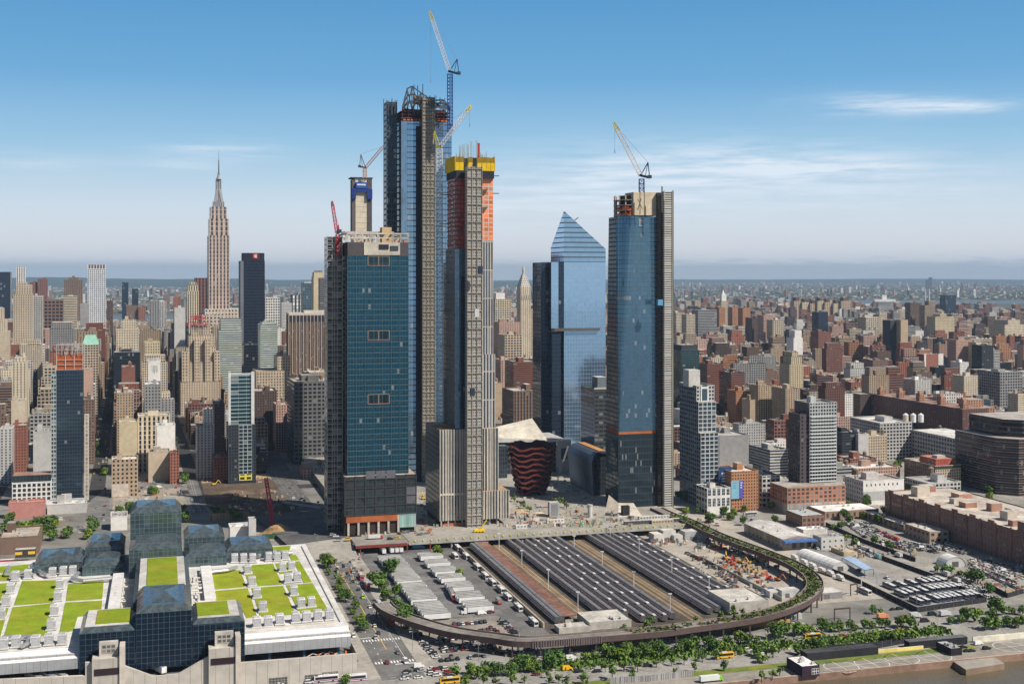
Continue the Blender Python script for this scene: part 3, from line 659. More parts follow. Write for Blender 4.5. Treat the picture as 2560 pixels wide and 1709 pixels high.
# --- copper bowl-shaped stair structure
c0 = G(1331, 1240, ZP); c0 = Vector((c0.x, c0.y + 12, 0)); vs = thing('copper_stair_structure', 'copper coloured honeycomb stair structure shaped like a wide basket on the plaza', 'landmark', (c0.x, c0.y, ZP))
L = 9; n = 80
for lv in range(L):
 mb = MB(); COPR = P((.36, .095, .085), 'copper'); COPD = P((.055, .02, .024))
 zc_ = ZP + 3.5 + lv * 4.8; rad = 13 + 8.6 * (lv / (L - 1)) ** .6
 def pt(k, dr, dz):
  t = 2 * math.pi * k / n; wv = max(-.6, min(.6, math.sin(t * 5 + 2.2))) / .6 + .55 * max(-.6, min(.6, math.sin(t * 10 + math.pi * lv)))
  return Vector((c0.x + (rad + dr) * math.cos(t), c0.y + (rad + dr) * math.sin(t), zc_ + wv * 1.05 + dz))
 for k in range(n):
  a0_, a1_ = pt(k, 0, -.7), pt(k + 1, 0, -.7); b0, b1 = pt(k, .5, 1.05), pt(k + 1, .5, 1.05); i0, i1 = pt(k, -3, -.8), pt(k + 1, -3, -.8); j0, j1 = pt(k, -3, .9), pt(k + 1, -3, .9); f0, f1 = pt(k, -.2, .2), pt(k + 1, -.2, .2)
  mb.face([a0_, a1_, b1, b0], COPR); mb.face([a1_, a0_, i0, i1], COPR); mb.face([f0, f1, pt(k + 1, -3, .2), pt(k, -3, .2)], COPD); mb.face([i1, i0, j0, j1], COPR); mb.face([pt(k, -4.0, -2.6), pt(k + 1, -4.0, -2.6), pt(k + 1, -3.6, 2.5), pt(k, -3.6, 2.5)], COPD)  # last face: added dark liner standing for the shade of the hollow inside
 mb.build('stair_ring', vs)
 if lv:
  mb = MB()
  for k in range(10):
   t = (k + (.25 if lv % 2 else .75)) / 10 * n
   a_, b_ = pt(t, -1, 0), pt(t, -1, 0); r0 = 13 + 8.6 * ((lv - 1) / (L - 1)) ** .6
   tt = 2 * math.pi * t / n; lo2 = Vector((c0.x + (r0 - 1) * math.cos(tt), c0.y + (r0 - 1) * math.sin(tt), zc_ - 4.9 + 1.2)); mb.bar(lo2, a_, .6, COPD)
  mb.build('landing_column', vs)
# --- shed with quilted shell
Y = 1080; Pt, w = frm(1486, 1528, Y); D = dback(Pt, 1427)
sh = thing('arts_shed', 'low dark blue arts hall with a ribbed quilted shell beside the glass tower', 'hall', (Pt.x, Pt.y, ZP))
mb = MB(); zt = zat(1132, Y); nrib = 9
for i in range(nrib):
 o = Pt + GA.E * (D * i / nrib)
 prof = [(0.5, ZP), (-1.5, zt - 9), (0.5, zt - 3), (3, zt - .4), (6, zt), (w - 5, zt - .3), (w - 1, zt - 3), (w, zt - 8), (w - .5, ZP)]
 ins = D / nrib
 for a, b in zip(prof, prof[1:]):
  mb.bar(o + GA.N * (a[0] - .2) + Vector((0, 0, a[1] + .2)), o + GA.N * (b[0] - .2) + Vector((0, 0, b[1] + .2)), .75, P((.03, .035, .05)))  # dark seam bars, added where the folds show no contrast in shade
  q0 = o + GA.N * a[0] + Vector((0, 0, a[1])); q1 = o + GA.N * b[0] + Vector((0, 0, b[1])); m0 = q0 + GA.E * ins * .5 - GA.N * (2.2 if a[0] < w / 2 else -1.2) + Vector((0, 0, 1.1)); m1 = q1 + GA.E * ins * .5 - GA.N * (2.2 if b[0] < w / 2 else -1.2) + Vector((0, 0, 1.1))
  for u, v in (((q0, q1), (m0, m1)), ((m0, m1), (q0 + GA.E * ins, q1 + GA.E * ins))): mb.face([u[0], v[0], v[1], u[1]], P((.20, .25, .33), 'metal'))
mb.build('shell', sh)
mb = MB(); mb.box(Pt + GA.N * 1 - GA.E * .5, *GX, w - 2, D, ZP, zt - 3.5, gridwall((.02, .022, .03), (.03, .045, .06, .5), 2.5, 4, .85, .8, .01)); mb.build('glass_front', sh)
mb = MB(); mb.box(Pt + GA.N * 5 + GA.E * 3, *GX, w - 9, D - 8, zt + 1.1, zt + 1.5, P((.5, .24, .08))); mb.build('roof_deck', sh)
# --- mall with white wedge roof, dark entry slab
Y = 1190; ml = thing('shopping_mall', 'shopping mall with a pale wedge roof behind the copper structure', 'mall', (G(1300, 1240, ZP).x, Y, ZP))
mb = MB(); q = [PD(1235, 1068, Y + 40), PD(1330, 1045, Y + 40), PD(1368, 1099, Y), PD(1237, 1094, Y)]; mb.face([q[3], q[2], q[1], q[0]], P((.62, .56, .46), 'concrete'))
q2 = [PD(1228, 1106, Y - 3), PD(1428, 1103, Y + 3)]; mb.face([q2[0], q2[1], q[2], q[3]], P((.55, .52, .48), 'concrete')); mb.build('wedge_roof', ml)
mb = MB(); a, b = frm(1228, 1420, Y); mb.box(a + GA.E * 1, *GX, b, 60, ZP, zat(1107, Y), gridwall((.05, .05, .06), (.03, .04, .05, .4), 4, 5, .8, .7, .1), P((.4, .38, .36), 'rooftop')); mb.build('glass_front', ml)
mb = MB(); a, b = fr(1395, 1428, Y - 6); mb.box(a, *GX, b, 8, ZP, zat(1105, Y), P((.42, .42, .42), 'concrete')); c, d = fr(1403, 1418, Y - 6.4); mb.box(c, *GX, d, .3, zat(1152, Y), zat(1125, Y), P((.06, .08, .10))); mb.build('stone_wall', ml)
mb = MB(); a, b = fr(1244, 1268, Y - 20); mb.box(a, *GX, b, 10, ZP, zat(1108, Y), gridwall((.07, .08, .1), (.03, .05, .07, .4), 2.4, 4, .8, .9, .05)); mb.build('side_block', ml)
# --- dark block with a roof garden between the two right towers
Y = 1160; Pt, w = frm(1486, 1530, Y); D = dback(Pt, 1452)
gb = thing('garden_roof_block', 'dark glazed block with a roof garden wedged behind the dark blue tower', 'building', (Pt.x, Pt.y, ZP))
mb = MB(); zt = zat(973, Y); mb.box(Pt, *GX, w, D, ZP, zt, [gridwall((.05, .055, .06), (.035, .05, .055, .4), 5, 4, .85, .55, .12), NAVY, NAVY, gridwall((.06, .09, .15), (.06, .10, .18, .5), 2.2, 4, .85, .85, 0)], P((.10, .14, .05), 'leaf'), drop=.6); mb.build('curtain_wall', gb)
mb = MB(); mb.box(Pt - GA.E * .4 - GA.N * .3, *GX, w + .6, .5, zt, zt + 1.6, P((.45, .42, .38))); mb.build('parapet', gb)
mb = MB(); mb.box(Pt + GA.N * 6 + GA.E * 8, *GX, w - 8, 16, zt, zat(945, Y), P((.16, .18, .2)), P((.5, .5, .5))); mb.build('penthouse', gb)
# ---------------------------------------------------------------- convention centre with green roofs
def z5(x, y): return x / 3.344, 1240 + y / 3.344
def z6(x, y): return 500 + x / 3.344, 1240 + y / 3.344
def z7(x, y): return 1000 + x / 3.344, 1240 + y / 3.344
def z8(x, y): return 1500 + x / 3.344, 1240 + y / 3.344
def z9(x, y): return 1980 + x / 3.081, 1200 + y / 3.081
ZR = 22.0
jR, jF = UV(877, 1572, ZR); jB = UV(745, 1360, ZR)[1]
jv = thing('convention_centre', 'sprawling convention centre with lawn roofs and dark glass pavilions by the river', 'convention centre', GA.xy(0, (jF + jB) / 2, 0))
JW = P((.62, .60, .575), 'concrete'); JG = gridwall((.36, .365, .38), (.24, .245, .26, 0), 3, 40, .06, 1, 0)
PGL = gridwall((.12, .15, .16), (.085, .13, .145, .5), 2.7, 2.7, .92, .92, .01); PGT = gridwall((.07, .09, .11), (.085, .11, .12, .2), 1.5, 1.5, .94, .94, 0)
PGF = gridwall((.055, .075, .10), (.010, .028, .055, .5), 2.7, 2.7, .93, .93, .0)
vLb = UV(40, 1407, ZR)[1]
mb = MB()
mb.box(GA.xy(-340, jF + 1.5), *GX, 340 + jR, 30, 13.6, ZR - 1.5, JG, JW)
mb.box(GA.xy(-340, jF + 20), *GX, 340 + jR, jB - jF - 20, 0, ZR - 1.4, P((.40, .39, .38), 'concrete'))
mb.build('main_block', jv)
mb = MB(); a, b = GA.xy(-340, jF), GA.xy(jR + .3, jF)
mb.box(GA.xy(-340, jF + 6), *GX, 340 + jR, jB - jF - 6, ZR - 1.4, ZR, JW)
mb.face([GA.xy(-340, jF, ZR - 3.4), GA.xy(jR, jF, ZR - 3.4), GA.xy(jR - .5, jF + 6, ZR), GA.xy(-340, jF + 6, ZR)], P((.80, .77, .74)))
mb.face([GA.xy(-340, jF, 13.6), GA.xy(jR, jF, 13.6), GA.xy(jR, jF, ZR - 3.4), GA.xy(-340, jF, ZR - 3.4)], JG, [(0, 0), (420, 0), (420, 8), (0, 8)])
mb.face([GA.xy(jR, jF, 13.6), GA.xy(jR, jB, 13.6), GA.xy(jR, jB, ZR), GA.xy(jR, jF + 6, ZR), GA.xy(jR, jF, ZR - 3.4)], P((.10, .12, .14)))
mb.build('roof_slab', jv)
mb = MB(); mb.box(GA.xy(jR - 3.5, jF + 14), *GX, .5, jB - jF - 22, ZR, ZR + .7, P((.5, .49, .47))); mb.box(GA.xy(20, jF + 13), *GX, jR - 26, .5, ZR, ZR + .8, P((.52, .48, .42))); mb.build('roof_kerb', jv)
# base wall along the river road
vW = jF - 8.5
def onv(px, py, v):
 t = (px - CX) / F; Y = v / (GA.E.x * t + GA.E.y); return Vector((t * Y, Y, CH - (py - HY) * Y / F))
top = [(-240, 1708), (213, 1688), (213, 1655), (302, 1652), (302, 1660), (385, 1690), (445, 1684), (518, 1642), (598, 1630), (598, 1656), (892, 1633)]
pts = [onv(x, y, vW) for x, y in top]
mb = MB(); CW2 = gridwall((.49, .45, .40), (.30, .27, .24, 0), 5.2, 30, .04, 1, 0)
for a, b in zip(pts, pts[1:]):
 if (b - a).xy.length < .5: continue
 u0 = GA.uv(a)[0]; u1 = GA.uv(b)[0]
 mb.face([(a.x, a.y, 0), (b.x, b.y, 0), b, a], CW2, [(u0, 0), (u1, 0), (u1, b.z), (u0, a.z)])
 mb.face([a, b, b + GA.E * 1.6, a + GA.E * 1.6], P((.52, .48, .43), 'concrete'))
e = pts[-1]; mb.face([(e.x, e.y, 0), e + GA.E * 24 - Vector((0, 0, e.z)), e + GA.E * 24, e], CW2)
mb.build('base_wall', jv)
mb = MB(); mb.face([GA.xy(-340, vW + 1.6, 7.5), GA.xy(jR + 3, vW + 1.6, 7.5), GA.xy(jR + 3, jF + 20, 7.5), GA.xy(-340, jF + 20, 7.5)], P((.16, .155, .15), 'asphalt')); mb.build('dock_floor', jv)
for i in range(9):
 mb = MB(); mb.cyl(GA.xy(jR - 6 - i * 17, jF + 3), .8, 7.5, 13.6, 10, P((.09, .17, .28))); mb.build('dock_column', jv)
for x0, x1, y0, y1 in ((230, 300, 1648, 1700), (522, 590, 1622, 1668)):
 a, b = onv(x0, y0, vW - 2.5), onv(x1, y0, vW - 2.5); L = (b - a).xy.length
 mb = MB(); mb.box(a, *GX, L, 7, 0, a.z, CW2, P((.50, .46, .40), 'concrete')); mb.box(a - GA.E * .3 + GA.N * 1, *GX, L - 1.5, .25, a.z - 7.6, a.z - 4.6, P((.035, .02, .025)))
 mb.box(a + GA.N * 3 + GA.E * 4, *GX, L - 4, 3, a.z, a.z + 6.5, P((.50, .46, .41), 'concrete')); mb.box(a + GA.N * 4.2 + GA.E * 3.8, *GX, L - 6.4, .15, a.z + 1.4, a.z + 5.6, gridwall((.42, .40, .36), (.12, .11, .10, 0), 2, 2, .8, .7, .1))
 mb.box(a + GA.N * (L - .2) - GA.E * 1, *GX, 2.4, 8, 0, a.z + 5.5, P((.55, .49, .43), 'concrete')); en = mb.build('stair_block', jv)
for x, y, w_, h_ in ((672, 1694, 9, 5), (762, 1687, 8, 4), (805, 1680, 8, 4)):
 p = onv(x, y, vW - .12); mb = MB(); mb.box(p, *GX, w_, .1, max(.2, p.z - h_), p.z, gridwall((.25, .24, .23), (.09, .085, .085, 0), 1.4, 1.2, .85, .8, 0)); mb.build('shutter', jv)
# pavilions
def pavilion(u0, u1, v0, v1, z0, z1, ch=2.6, green=None, front=PGL, pyr=2.2):
 mb = MB()
 lo = [GA.xy(u0, v0), GA.xy(u1, v0), GA.xy(u1, v1), GA.xy(u0, v1)]; hi = [GA.xy(u0 + ch, v0 + ch), GA.xy(u1 - ch, v0 + ch), GA.xy(u1 - ch, v1 - ch * .3), GA.xy(u0 + ch, v1 - ch * .3)]
 mb.prism(lo, z0, z1 - ch, [front, PGL, PGL, PGL]); mb.prism(lo, z1 - ch, z1, PGT, None, top=hi)
 if green is None and pyr:
  c = GA.xy((u0 + u1) / 2, (v0 + v1) / 2, z1 + pyr); ii = [GA.xy(u0 + ch * 2, v0 + ch * 2, z1), GA.xy(u1 - ch * 2, v0 + ch * 2, z1), GA.xy(u1 - ch * 2, v1 - ch, z1), GA.xy(u0 + ch * 2, v1 - ch, z1)]
  h = [Vector((q.x, q.y, z1)) for q in hi]
  for i in range(4):
   j = (i + 1) % 4
   L = (h[j] - h[i]).length
   mb.face([h[i], h[j], ii[j], ii[i]], PGT, [(0, 0), (L, 0), (L, 4), (0, 4)]); L2 = (ii[j] - ii[i]).length; mb.face([ii[i], ii[j], c], PGT, [(0, 0), (L2, 0), (L2 / 2, 9)])
 else:
  mb.face([Vector((q.x, q.y, z1)) for q in hi], P((.50, .48, .45), 'concrete'))
 o = mb.build('glass_pavilion', jv)
 if green is not None:
  g = MB(); q = green; g.box(GA.xy(u0 + q[0], v0 + q[1]), *GX, u1 - u0 - q[0] - q[2], v1 - v0 - q[1] - q[3], z1 + .02, z1 + .35, P((.20, .27, .015), 'lawn')); g.build('roof_lawn', o)
 return o
vF2 = jF - .8
def ou(x, y): return GA.uv(onv(x, y, vF2))[0]
uA, uB = ou(340, 1600), ou(479, 1590); zc1 = onv(336, 1532, vF2).z; vA = UV(344, 1635, 12)[1]; vS1 = UV(329, 1404, 32)[1]
pavilion(uA, uB, vF2, vA + 22, 11, zc1 + 2.6, 3, front=PGF)
pavilion(uA - 2.5, uB + 1, vA + 22.3, vS1, ZR - 1, 34, 2.5, green=(6.5, 2, 6.5, 3))
uLw, uRw = ou(198, 1600), ou(612, 1580); zl = onv(196, 1584, vF2).z; zr_ = onv(482, 1561, vF2).z
pavilion(uLw, uA - .5, vF2, vF2 + 34, 11, zl + 2.4, 2.4, green=(7, 6, 2, 3), front=PGF)
pavilion(uB + .5, uRw, vF2, vF2 + 34, 11, zr_ + 2.4, 2.4, green=(2.5, 6, 7, 3), front=PGF)
uC0, uC1 = UV(323, 1398, 32)[0], UV(455, 1388, 32)[0]
pavilion(uC0, uC1, vS1 + .5, vS1 + 30, ZR - 1, 42, 3.5)
pavilion(uC0, uC1, vS1 + 30.5, vS1 + 58, ZR - 1, 58, 3.5)
uL0, vL0 = UV(206, 1440, ZR); uL1 = UV(308, 1437, ZR)[0]
pavilion(uL0, uL1, vL0, vL0 + 27, ZR - 1, 30.5, 3); pavilion(uL0, uL1, vL0 + 27.5, vL0 + 55, ZR - 1, 36, 3)
pavilion(uL0 - 28, uL0 - .5, vL0 + 13, vL0 + 42, ZR - 1, 31, 3)
uR0, vR0 = UV(462, 1418, ZR); uR1 = UV(568, 1416, ZR)[0]
pavilion(uR0, uR1, vR0, vR0 + 27, ZR - 1, 31, 3); pavilion(uR0, uR1, vR0 + 27.5, vR0 + 54, ZR - 1, 37, 3)
pavilion(uR1 + .5, uR1 + 29, vR0 + 12, vR0 + 40, ZR - 1, 31, 3)
# lawns of the big roofs
LAWN = (.225, .32, .018)
def lawn(q, zz, tint=1.0):
 mb = MB(); pts = [G(*zz(*p), ZR + .3) for p in q]
 mb.face(list(reversed(pts)), P((LAWN[0] * tint, LAWN[1], LAWN[2]), 'lawn'))
 for a, b in zip(pts, pts[1:] + pts[:1]): mb.face([(a.x, a.y, ZR + .01), (b.x, b.y, ZR + .01), b, a], P((.5, .48, .45)))
 mb.build('roof_lawn', jv)
for q in ([(185, 705), (500, 700), (470, 885), (115, 910)], [(105, 925), (450, 890), (390, 1160), (30, 1175)], [(570, 730), (868, 710), (855, 855), (550, 875)], [(545, 885), (855, 868), (845, 985), (650, 1005), (615, 1120), (495, 1148)],
          [(-90, 735), (145, 715), (60, 862), (-130, 892)], [(-90, 655), (80, 650), (70, 705), (-100, 712)], [(80, 580), (245, 565), (225, 622), (75, 632)], [(-140, 935), (72, 930), (0, 1180), (-200, 1190)], [(-90, 590), (70, 580), (60, 640), (-90, 640)]): lawn(q, z5)
for q, t in (([(65, 645), (335, 615), (390, 755), (100, 780)], 1.15), ([(105, 790), (400, 765), (480, 1008), (392, 1015), (330, 905), (130, 900)], 1.25), ([(355, 580), (610, 560), (690, 735), (415, 755)], 1), ([(430, 765), (695, 745), (800, 985), (505, 1005)], 1.05),
          ([(630, 560), (740, 550), (775, 640), (670, 650)], 1), ([(785, 545), (832, 540), (935, 715), (868, 722)], 1), ([(720, 742), (940, 722), (1075, 952), (835, 978)], 1), ([(600, 420), (760, 410), (745, 455), (610, 460)], 1), ([(745, 490), (800, 487), (832, 530), (770, 540)], 1)): lawn(q, z6, t)
UN = MB(); UN.box(Vector((-2, -2.6, 0)), Vector((1, 0, 0)), Vector((0, 1, 0)), 4, 5.2, .5, 4.6, [gridwall((.50, .50, .52), (.34, .34, .36, 0), 1.3, .5, .9, .5, 0)] * 4, P((.74, .72, .72))); UN.box(Vector((-2.6, -3.4, 0)), Vector((1, 0, 0)), Vector((0, 1, 0)), 5.2, 6.8, 0, .5, P((.6, .58, .55)))
UN.box(Vector((-1.5, -1.8, 0)), Vector((1, 0, 0)), Vector((0, 1, 0)), 3, 3.6, 4.6, 5.0, P((.45, .45, .46))); um = UN.mesh('rooftop_unit')
for zz, ls in ((z6, [(475, 1085), (570, 1080), (665, 1060), (800, 1045), (890, 1038), (985, 1028), (1080, 1022), (400, 640), (435, 740), (475, 840), (525, 955), (690, 620), (765, 610), (735, 715), (812, 705), (785, 820), (845, 925), (930, 915), (290, 545), (365, 545), (440, 545), (575, 532), (645, 532), (710, 522)]),
               (z5, [(500, 762), (485, 865), (455, 985), (430, 1105), (90, 800), (50, 905), (10, 1020), (130, 695), (235, 680), (440, 665), (530, 655), (610, 650), (300, 1245), (410, 1232), (520, 1225), (135, 1250), (30, 1265)])):
 for p in ls:
  o = bpy.data.objects.new('rooftop_unit', um); COL.objects.link(o); o.parent = jv; q = G(*zz(*p), ZR + .35); o.location = q - Vector(jv['_o']); o.rotation_euler = (0, 0, GA.ang)
PIPE = P((.66, .64, .62), 'metal')
for zz, ls in ((z5, [(655, 640), (600, 690), (700, 705), (1005, 680)]), (z5, [(300, 600), (260, 575), (350, 640), (400, 660)]), (z5, [(45, 650), (75, 590)]), (z5, [(45, 650), (230, 640), (290, 660)]), (z5, [(20, 1180), (240, 1170), (230, 1230), (180, 1250)]),
               (z6, [(310, 590), (230, 615), (0, 640)]), (z6, [(480, 500), (560, 465), (650, 460), (690, 480), (770, 470)])):
 mb = MB(); mb.tube([G(*zz(*p), ZR + 2) for p in ls], 1.15, 8, PIPE); mb.build('duct', jv)
for zz, bx in ((z5, (940, 1040, 690, 980)), (z5, (1565, 1700, 640, 920))):
 for i in range(26):
  x, y = R.uniform(bx[0], bx[1]), R.uniform(bx[2], bx[3]); a = G(*zz(x, y), ZR + R.uniform(.6, 3)); mb = MB()
  b = a + (GA.N if R.random() < .4 else GA.E) * R.uniform(3, 9); c = b + Vector((0, 0, -1.5)); mb.tube([a, b, c], R.uniform(.35, .7), 6, P((.62, .58, .55))); mb.build('duct', jv)
for zz, a, b in ((z5, (905, 690), (900, 985)), (z6, (10, 625), (40, 905))):
 mb = MB(); p, q = G(*zz(*a), ZR), G(*zz(*b), ZR); L = (p - q).length; mb.box(q, *GX, 6, L, ZR, ZR + 3.2, P((.68, .66, .64))); mb.build('duct_housing', jv)
# ---------------------------------------------------------------- rail yard
V0 = UV(1508, 1539)[1]; V1 = VB + 8
strip('rail_yard', 206, 352, V0 - 44, VB + 26, .004, P((.105, .088, .072), 'soil'))
def uat(zz, x, y): return UV(*zz(x, y))[0]
uW = uat(z7, 770, 700)
mb = MB(); mb.box(GA.xy(uW - .6, V0 - 14), *GX, 1.0, VB - V0 + 13, 0, 3.0, P((.42, .36, .28), 'concrete')); solo(mb, 'retaining_wall', 'long low concrete wall between the bus lane and the outermost train', 'wall', GA.xy(uW, V0, 0))
uP = uat(z7, 1010, 700)
pc = thing('platform_canopy', 'long rusty brown flat canopy over an empty platform between the trains', 'canopy', GA.xy(uP, (V0 + V1) / 2, 0))
mb = MB(); mb.box(GA.xy(uP - 3.6, V0 - 6), *GX, 7.2, V1 - V0 + 6, 3.2, 3.7, P((.12, .075, .06)), P((.23, .12, .09), 'rooftop')); mb.build('roof', pc)
mb = MB(); mb.box(GA.xy(uP - 2.4, V0 - 5), *GX, 4.8, V1 - V0 + 4, 0, 1.1, CONC); mb.build('platform', pc)
for i in range(18):
 mb = MB(); mb.box(GA.xy(uP - .25, V0 - 3 + i * 11.5), *GX, .5, .5, 1.1, 3.2, STEEL); mb.build('post', pc)
RAIL = P((.40, .33, .26), 'metal'); TIE = P((.40, .29, .18), 'soil')
tr = [uat(z7, x, 700) for x in (1108, 1150, 1192, 1934, 1985)] + [uat(z8, 30, 500) + 0.5]
tr = sorted(set(round(t, 1) for t in tr))
for u in tr:
 mb = MB(); quad(mb, u - 1.25, u + 1.25, V0 - 26, VB + 20, .016, TIE); 
 for s_ in (-.75, .75): mb.box(GA.xy(u + s_ - .09, V0 - 26), *GX, .18, VB - V0 + 44, .02, .22, RAIL)
 structure(mb, 'railway_track')
for k in range(18): u = 232 + k * 6.3; strip('track_bed', u, u + 1.1, V0 - 8, VB + 20, .010, P((.25, .18, .12), 'soil'))
# carriage
def profile(mb, ax, ay, L, prof, Ss, cap):
 for i in range(len(prof) - 1):
  (a, b), (c, d) = prof[i], prof[i + 1]
  Ww = math.hypot(c - a, d - b)
  mb.face([ax * a + ay * L + Vector((0, 0, b)), ax * a + Vector((0, 0, b)), ax * c + Vector((0, 0, d)), ax * c + ay * L + Vector((0, 0, d))], Ss[i], [(0, 0), (L, 0), (L, Ww), (0, Ww)])
 f = [ax * a + Vector((0, 0, b)) for a, b in prof]; mb.face(f, cap); mb.face([p + ay * L for p in reversed(f)], cap)
XA, YA = Vector((1, 0, 0)), Vector((0, 1, 0))
CB = gridwall((.60, .50, .48), (.025, .028, .035, .3), 2.4, 2.75, .62, .34, 0); CR = gridwall((.17, .17, .185), (.24, .24, .25, 0), 12.6, 9, .10, 1, 0)  # CB: sides made paler, sky reflected in steel put into the colour
mb = MB(); profile(mb, XA, YA, 24.6, [(-1.55, 1.0), (-1.6, 3.4), (-1.2, 4.05), (-.4, 4.3), (.4, 4.3), (1.2, 4.05), (1.6, 3.4), (1.55, 1.0)], [CB, CR, CR, CR, CR, CR, CB], P((.10, .10, .105)))
mb.box(Vector((-1.2, 2, 0)), XA, YA, 2.4, 20, .3, 1.0, P((.03, .03, .03))); cm = mb.mesh('carriage')
mb = MB(); mb.box(Vector((-.9, 0, 0)), XA, YA, 1.8, 3.4, 4.28, 4.7, P((.62, .60, .58))); acm = mb.mesh('roof_unit')
TR = [uat(z7, 899, 700), uat(z7, 945, 700)] + [uat(z7, 1289, 700) + 6.3 * k for k in range(7)]
u2 = GA.uv(G(*z7(1480, 300)))[0]; TR += [u2 + k * 6.2 for k in range(6)]
TLAB = ['dusty grey commuter train nearest the low concrete wall and bus lane', 'very dark low commuter train beside the rusty brown canopy']
for i, u in enumerate(TR):
 n = 9 if 4 < i < 12 else 8; vs0 = V0 + (-9 if i == 0 else -6 if i == 1 else [0, 0, -8, -20, -22, -22, -19][i - 2] if i < 9 else [-15, -13, -6, 26, 26, 26][i - 9])
 if i < 2: lb = TLAB[i]
 elif i < 9: lb = f'grey commuter train in the middle group of seven, {ordw(i - 1)} from its left'
 else: lb = f'grey commuter train in the right-hand group of six, {ordw(i - 8)} from its left'
 t = thing('commuter_train', lb, 'train', GA.xy(u, vs0, 0), 'trains stored in the rail yard'); t.rotation_euler = (0, 0, GA.ang)
 for k in range(n if i < 12 else n - 1):
  c = bpy.data.objects.new('carriage', cm); COL.objects.link(c); c.parent = t; c.location = (0, k * 25.6, -.35 if i == 1 else 0)
  if (4 <= i < 8) or i >= 12:
   if 1: d = bpy.data.objects.new('roof_unit', acm); COL.objects.link(d); d.parent = c; d.location = (0, .2, 0)
# flat service buildings at the near end of the yard
def flat(px0, px1, pyb, depth, h, name, label, c=(.50, .47, .42), g=GA, cat='building', S_=None):
 a, b = G(*px0), None
 Pt, w = frm(px0[0], px1, a.y, g); t = thing(name, label, cat, (Pt.x, Pt.y, 0)); mb = MB(); mb.box(Pt, g.N, g.E, w, depth, 0, h, S_ or P((c[0] * .9, c[1] * .9, c[2] * .9), 'concrete'), P((.50, .47, .42), 'rooftop'), drop=.5); mb.build('wall', t)
 return t, Pt, w
t1 = flat(z7(1330, 1150), z7(1600, 0)[0], 0, 9, 3.2, 'yard_hut', 'low flat concrete hut at the near end of the brown canopy')
t2 = flat(z7(1585, 1120), z7(1935, 0)[0], 0, 22, 4.5, 'yard_building', 'flat pale concrete building closing the near end of the middle trains')
t3 = flat(z8(1085, 995), z8(1410, 0)[0], 0, 30, 7.5, 'signal_building', 'flat concrete building with rooftop vents at the near end of the right trains')
for t, Pt, w in (t1, t2, t3):
 for k in range(3):
  mb = MB(); q = Pt + GA.N * R.uniform(4, w - 5) + GA.E * R.uniform(2, 6); h = 7.5 if t is t3[0] else 4.5 if t is t2[0] else 3.2; mb.box(q, *GX, R.uniform(1.5, 3), 2, h - .5, h + 1, P((.6, .58, .55))); mb.build('roof_vent', t)
# light masts
lm = thing('light_mast', 'x', 'light mast', (0, 0, 0), 'light masts in the rail yard')
mb = MB(); mb.cyl((0, 0), .22, 0, 12, 6, P((.62, .62, .62))); mb.build('pole', lm)
mb = MB(); mb.box(Vector((-1.1, -.3, 0)), XA, YA, 2.2, .6, 11.8, 12.4, P((.75, .75, .75))); mb.build('lamp_head', lm)
MP = [z7(828, 450), z7(1018, 600), z7(1240, 770), z7(1487, 970), z7(1456, 470), z7(1690, 610), z7(1955, 790), z8(282, 790), z8(586, 985), z8(327, 500), z8(600, 660), z8(912, 835), z8(85, 360)]
MPL = ['beside the tan tracks, farthest from the river', 'beside the left tan tracks, second from the viaduct', 'beside the left tan tracks, third from the viaduct', 'beside the left tan tracks, nearest the river',
       'by the right tan tracks, nearest the viaduct', 'by the right tan tracks, second from the viaduct', 'by the right tan tracks, third from the viaduct', 'by the right tan tracks, fourth from the viaduct', 'by the right tan tracks, nearest the curved railway',
       'among the right trains, second from the viaduct', 'among the right trains, third from the viaduct', 'among the right trains, nearest the curved railway', 'among the right trains, closest to the viaduct']
for i, (p, l) in enumerate(zip(MP, MPL)):
 o = lm if i == 0 else copy_tree(lm); o.location = G(*p); o['label'] = 'slim white light mast ' + l
# ---------------------------------------------------------------- elevated railway on its curved steel viaduct
ZH = 8.0
hp = [(955, 1505), (975, 1524), (1030, 1547), (1129, 1575), (1239, 1591), (1314, 1600), (1419, 1594), (1500, 1587), (1640, 1575), (1709, 1566), (1889, 1539), (1990, 1506), (2034, 1472), (2031, 1443), (1990, 1413), (1919, 1383), (1799, 1339), (1724, 1304), (1680, 1288), (1640, 1270)]
P0 = [G(x, y, ZH) for x, y in hp]
def catmull(ps, m=6):
 out = []
 for i in range(len(ps) - 1):
  a, b, c, d = ps[max(0, i - 1)], ps[i], ps[i + 1], ps[min(len(ps) - 1, i + 2)]
  for k in range(m):
   t = k / m; out.append(.5 * ((2 * b) + (c - a) * t + (2 * a - 5 * b + 4 * c - d) * t * t + (3 * b - a - 3 * c + d) * t ** 3))
 return out + [ps[-1]]
HPTS = catmull(P0); HN = []
for i, p in enumerate(HPTS):
 d = (HPTS[min(i + 1, len(HPTS) - 1)] - HPTS[max(0, i - 1)]); d.z = 0; d.normalize(); HN.append(Vector((-d.y, d.x, 0)))
hl = thing('elevated_railway', 'old elevated railway viaduct curving round the train yard with weedy deck', 'viaduct', (HPTS[40].x, HPTS[40].y, 0))
HW_ = 5.2
def hstrip(mb, o0, o1, za, zb, S_, i0=0, i1=None):
 i1 = len(HPTS) - 1 if i1 is None else i1
 for i in range(i0, i1):
  a, b = HPTS[i], HPTS[i + 1]
  mb.face([a + HN[i] * o0 + Vector((0, 0, za)), b + HN[i + 1] * o0 + Vector((0, 0, za)), b + HN[i + 1] * o1 + Vector((0, 0, zb)), a + HN[i] * o1 + Vector((0, 0, zb))], S_)
HC = P((.115, .08, .075))
mb = MB(); hstrip(mb, -HW_, HW_, 0, 0, P((.27, .245, .22), 'soil')); hstrip(mb, HW_, -HW_, -.8, -.8, HC); mb.build('deck', hl)
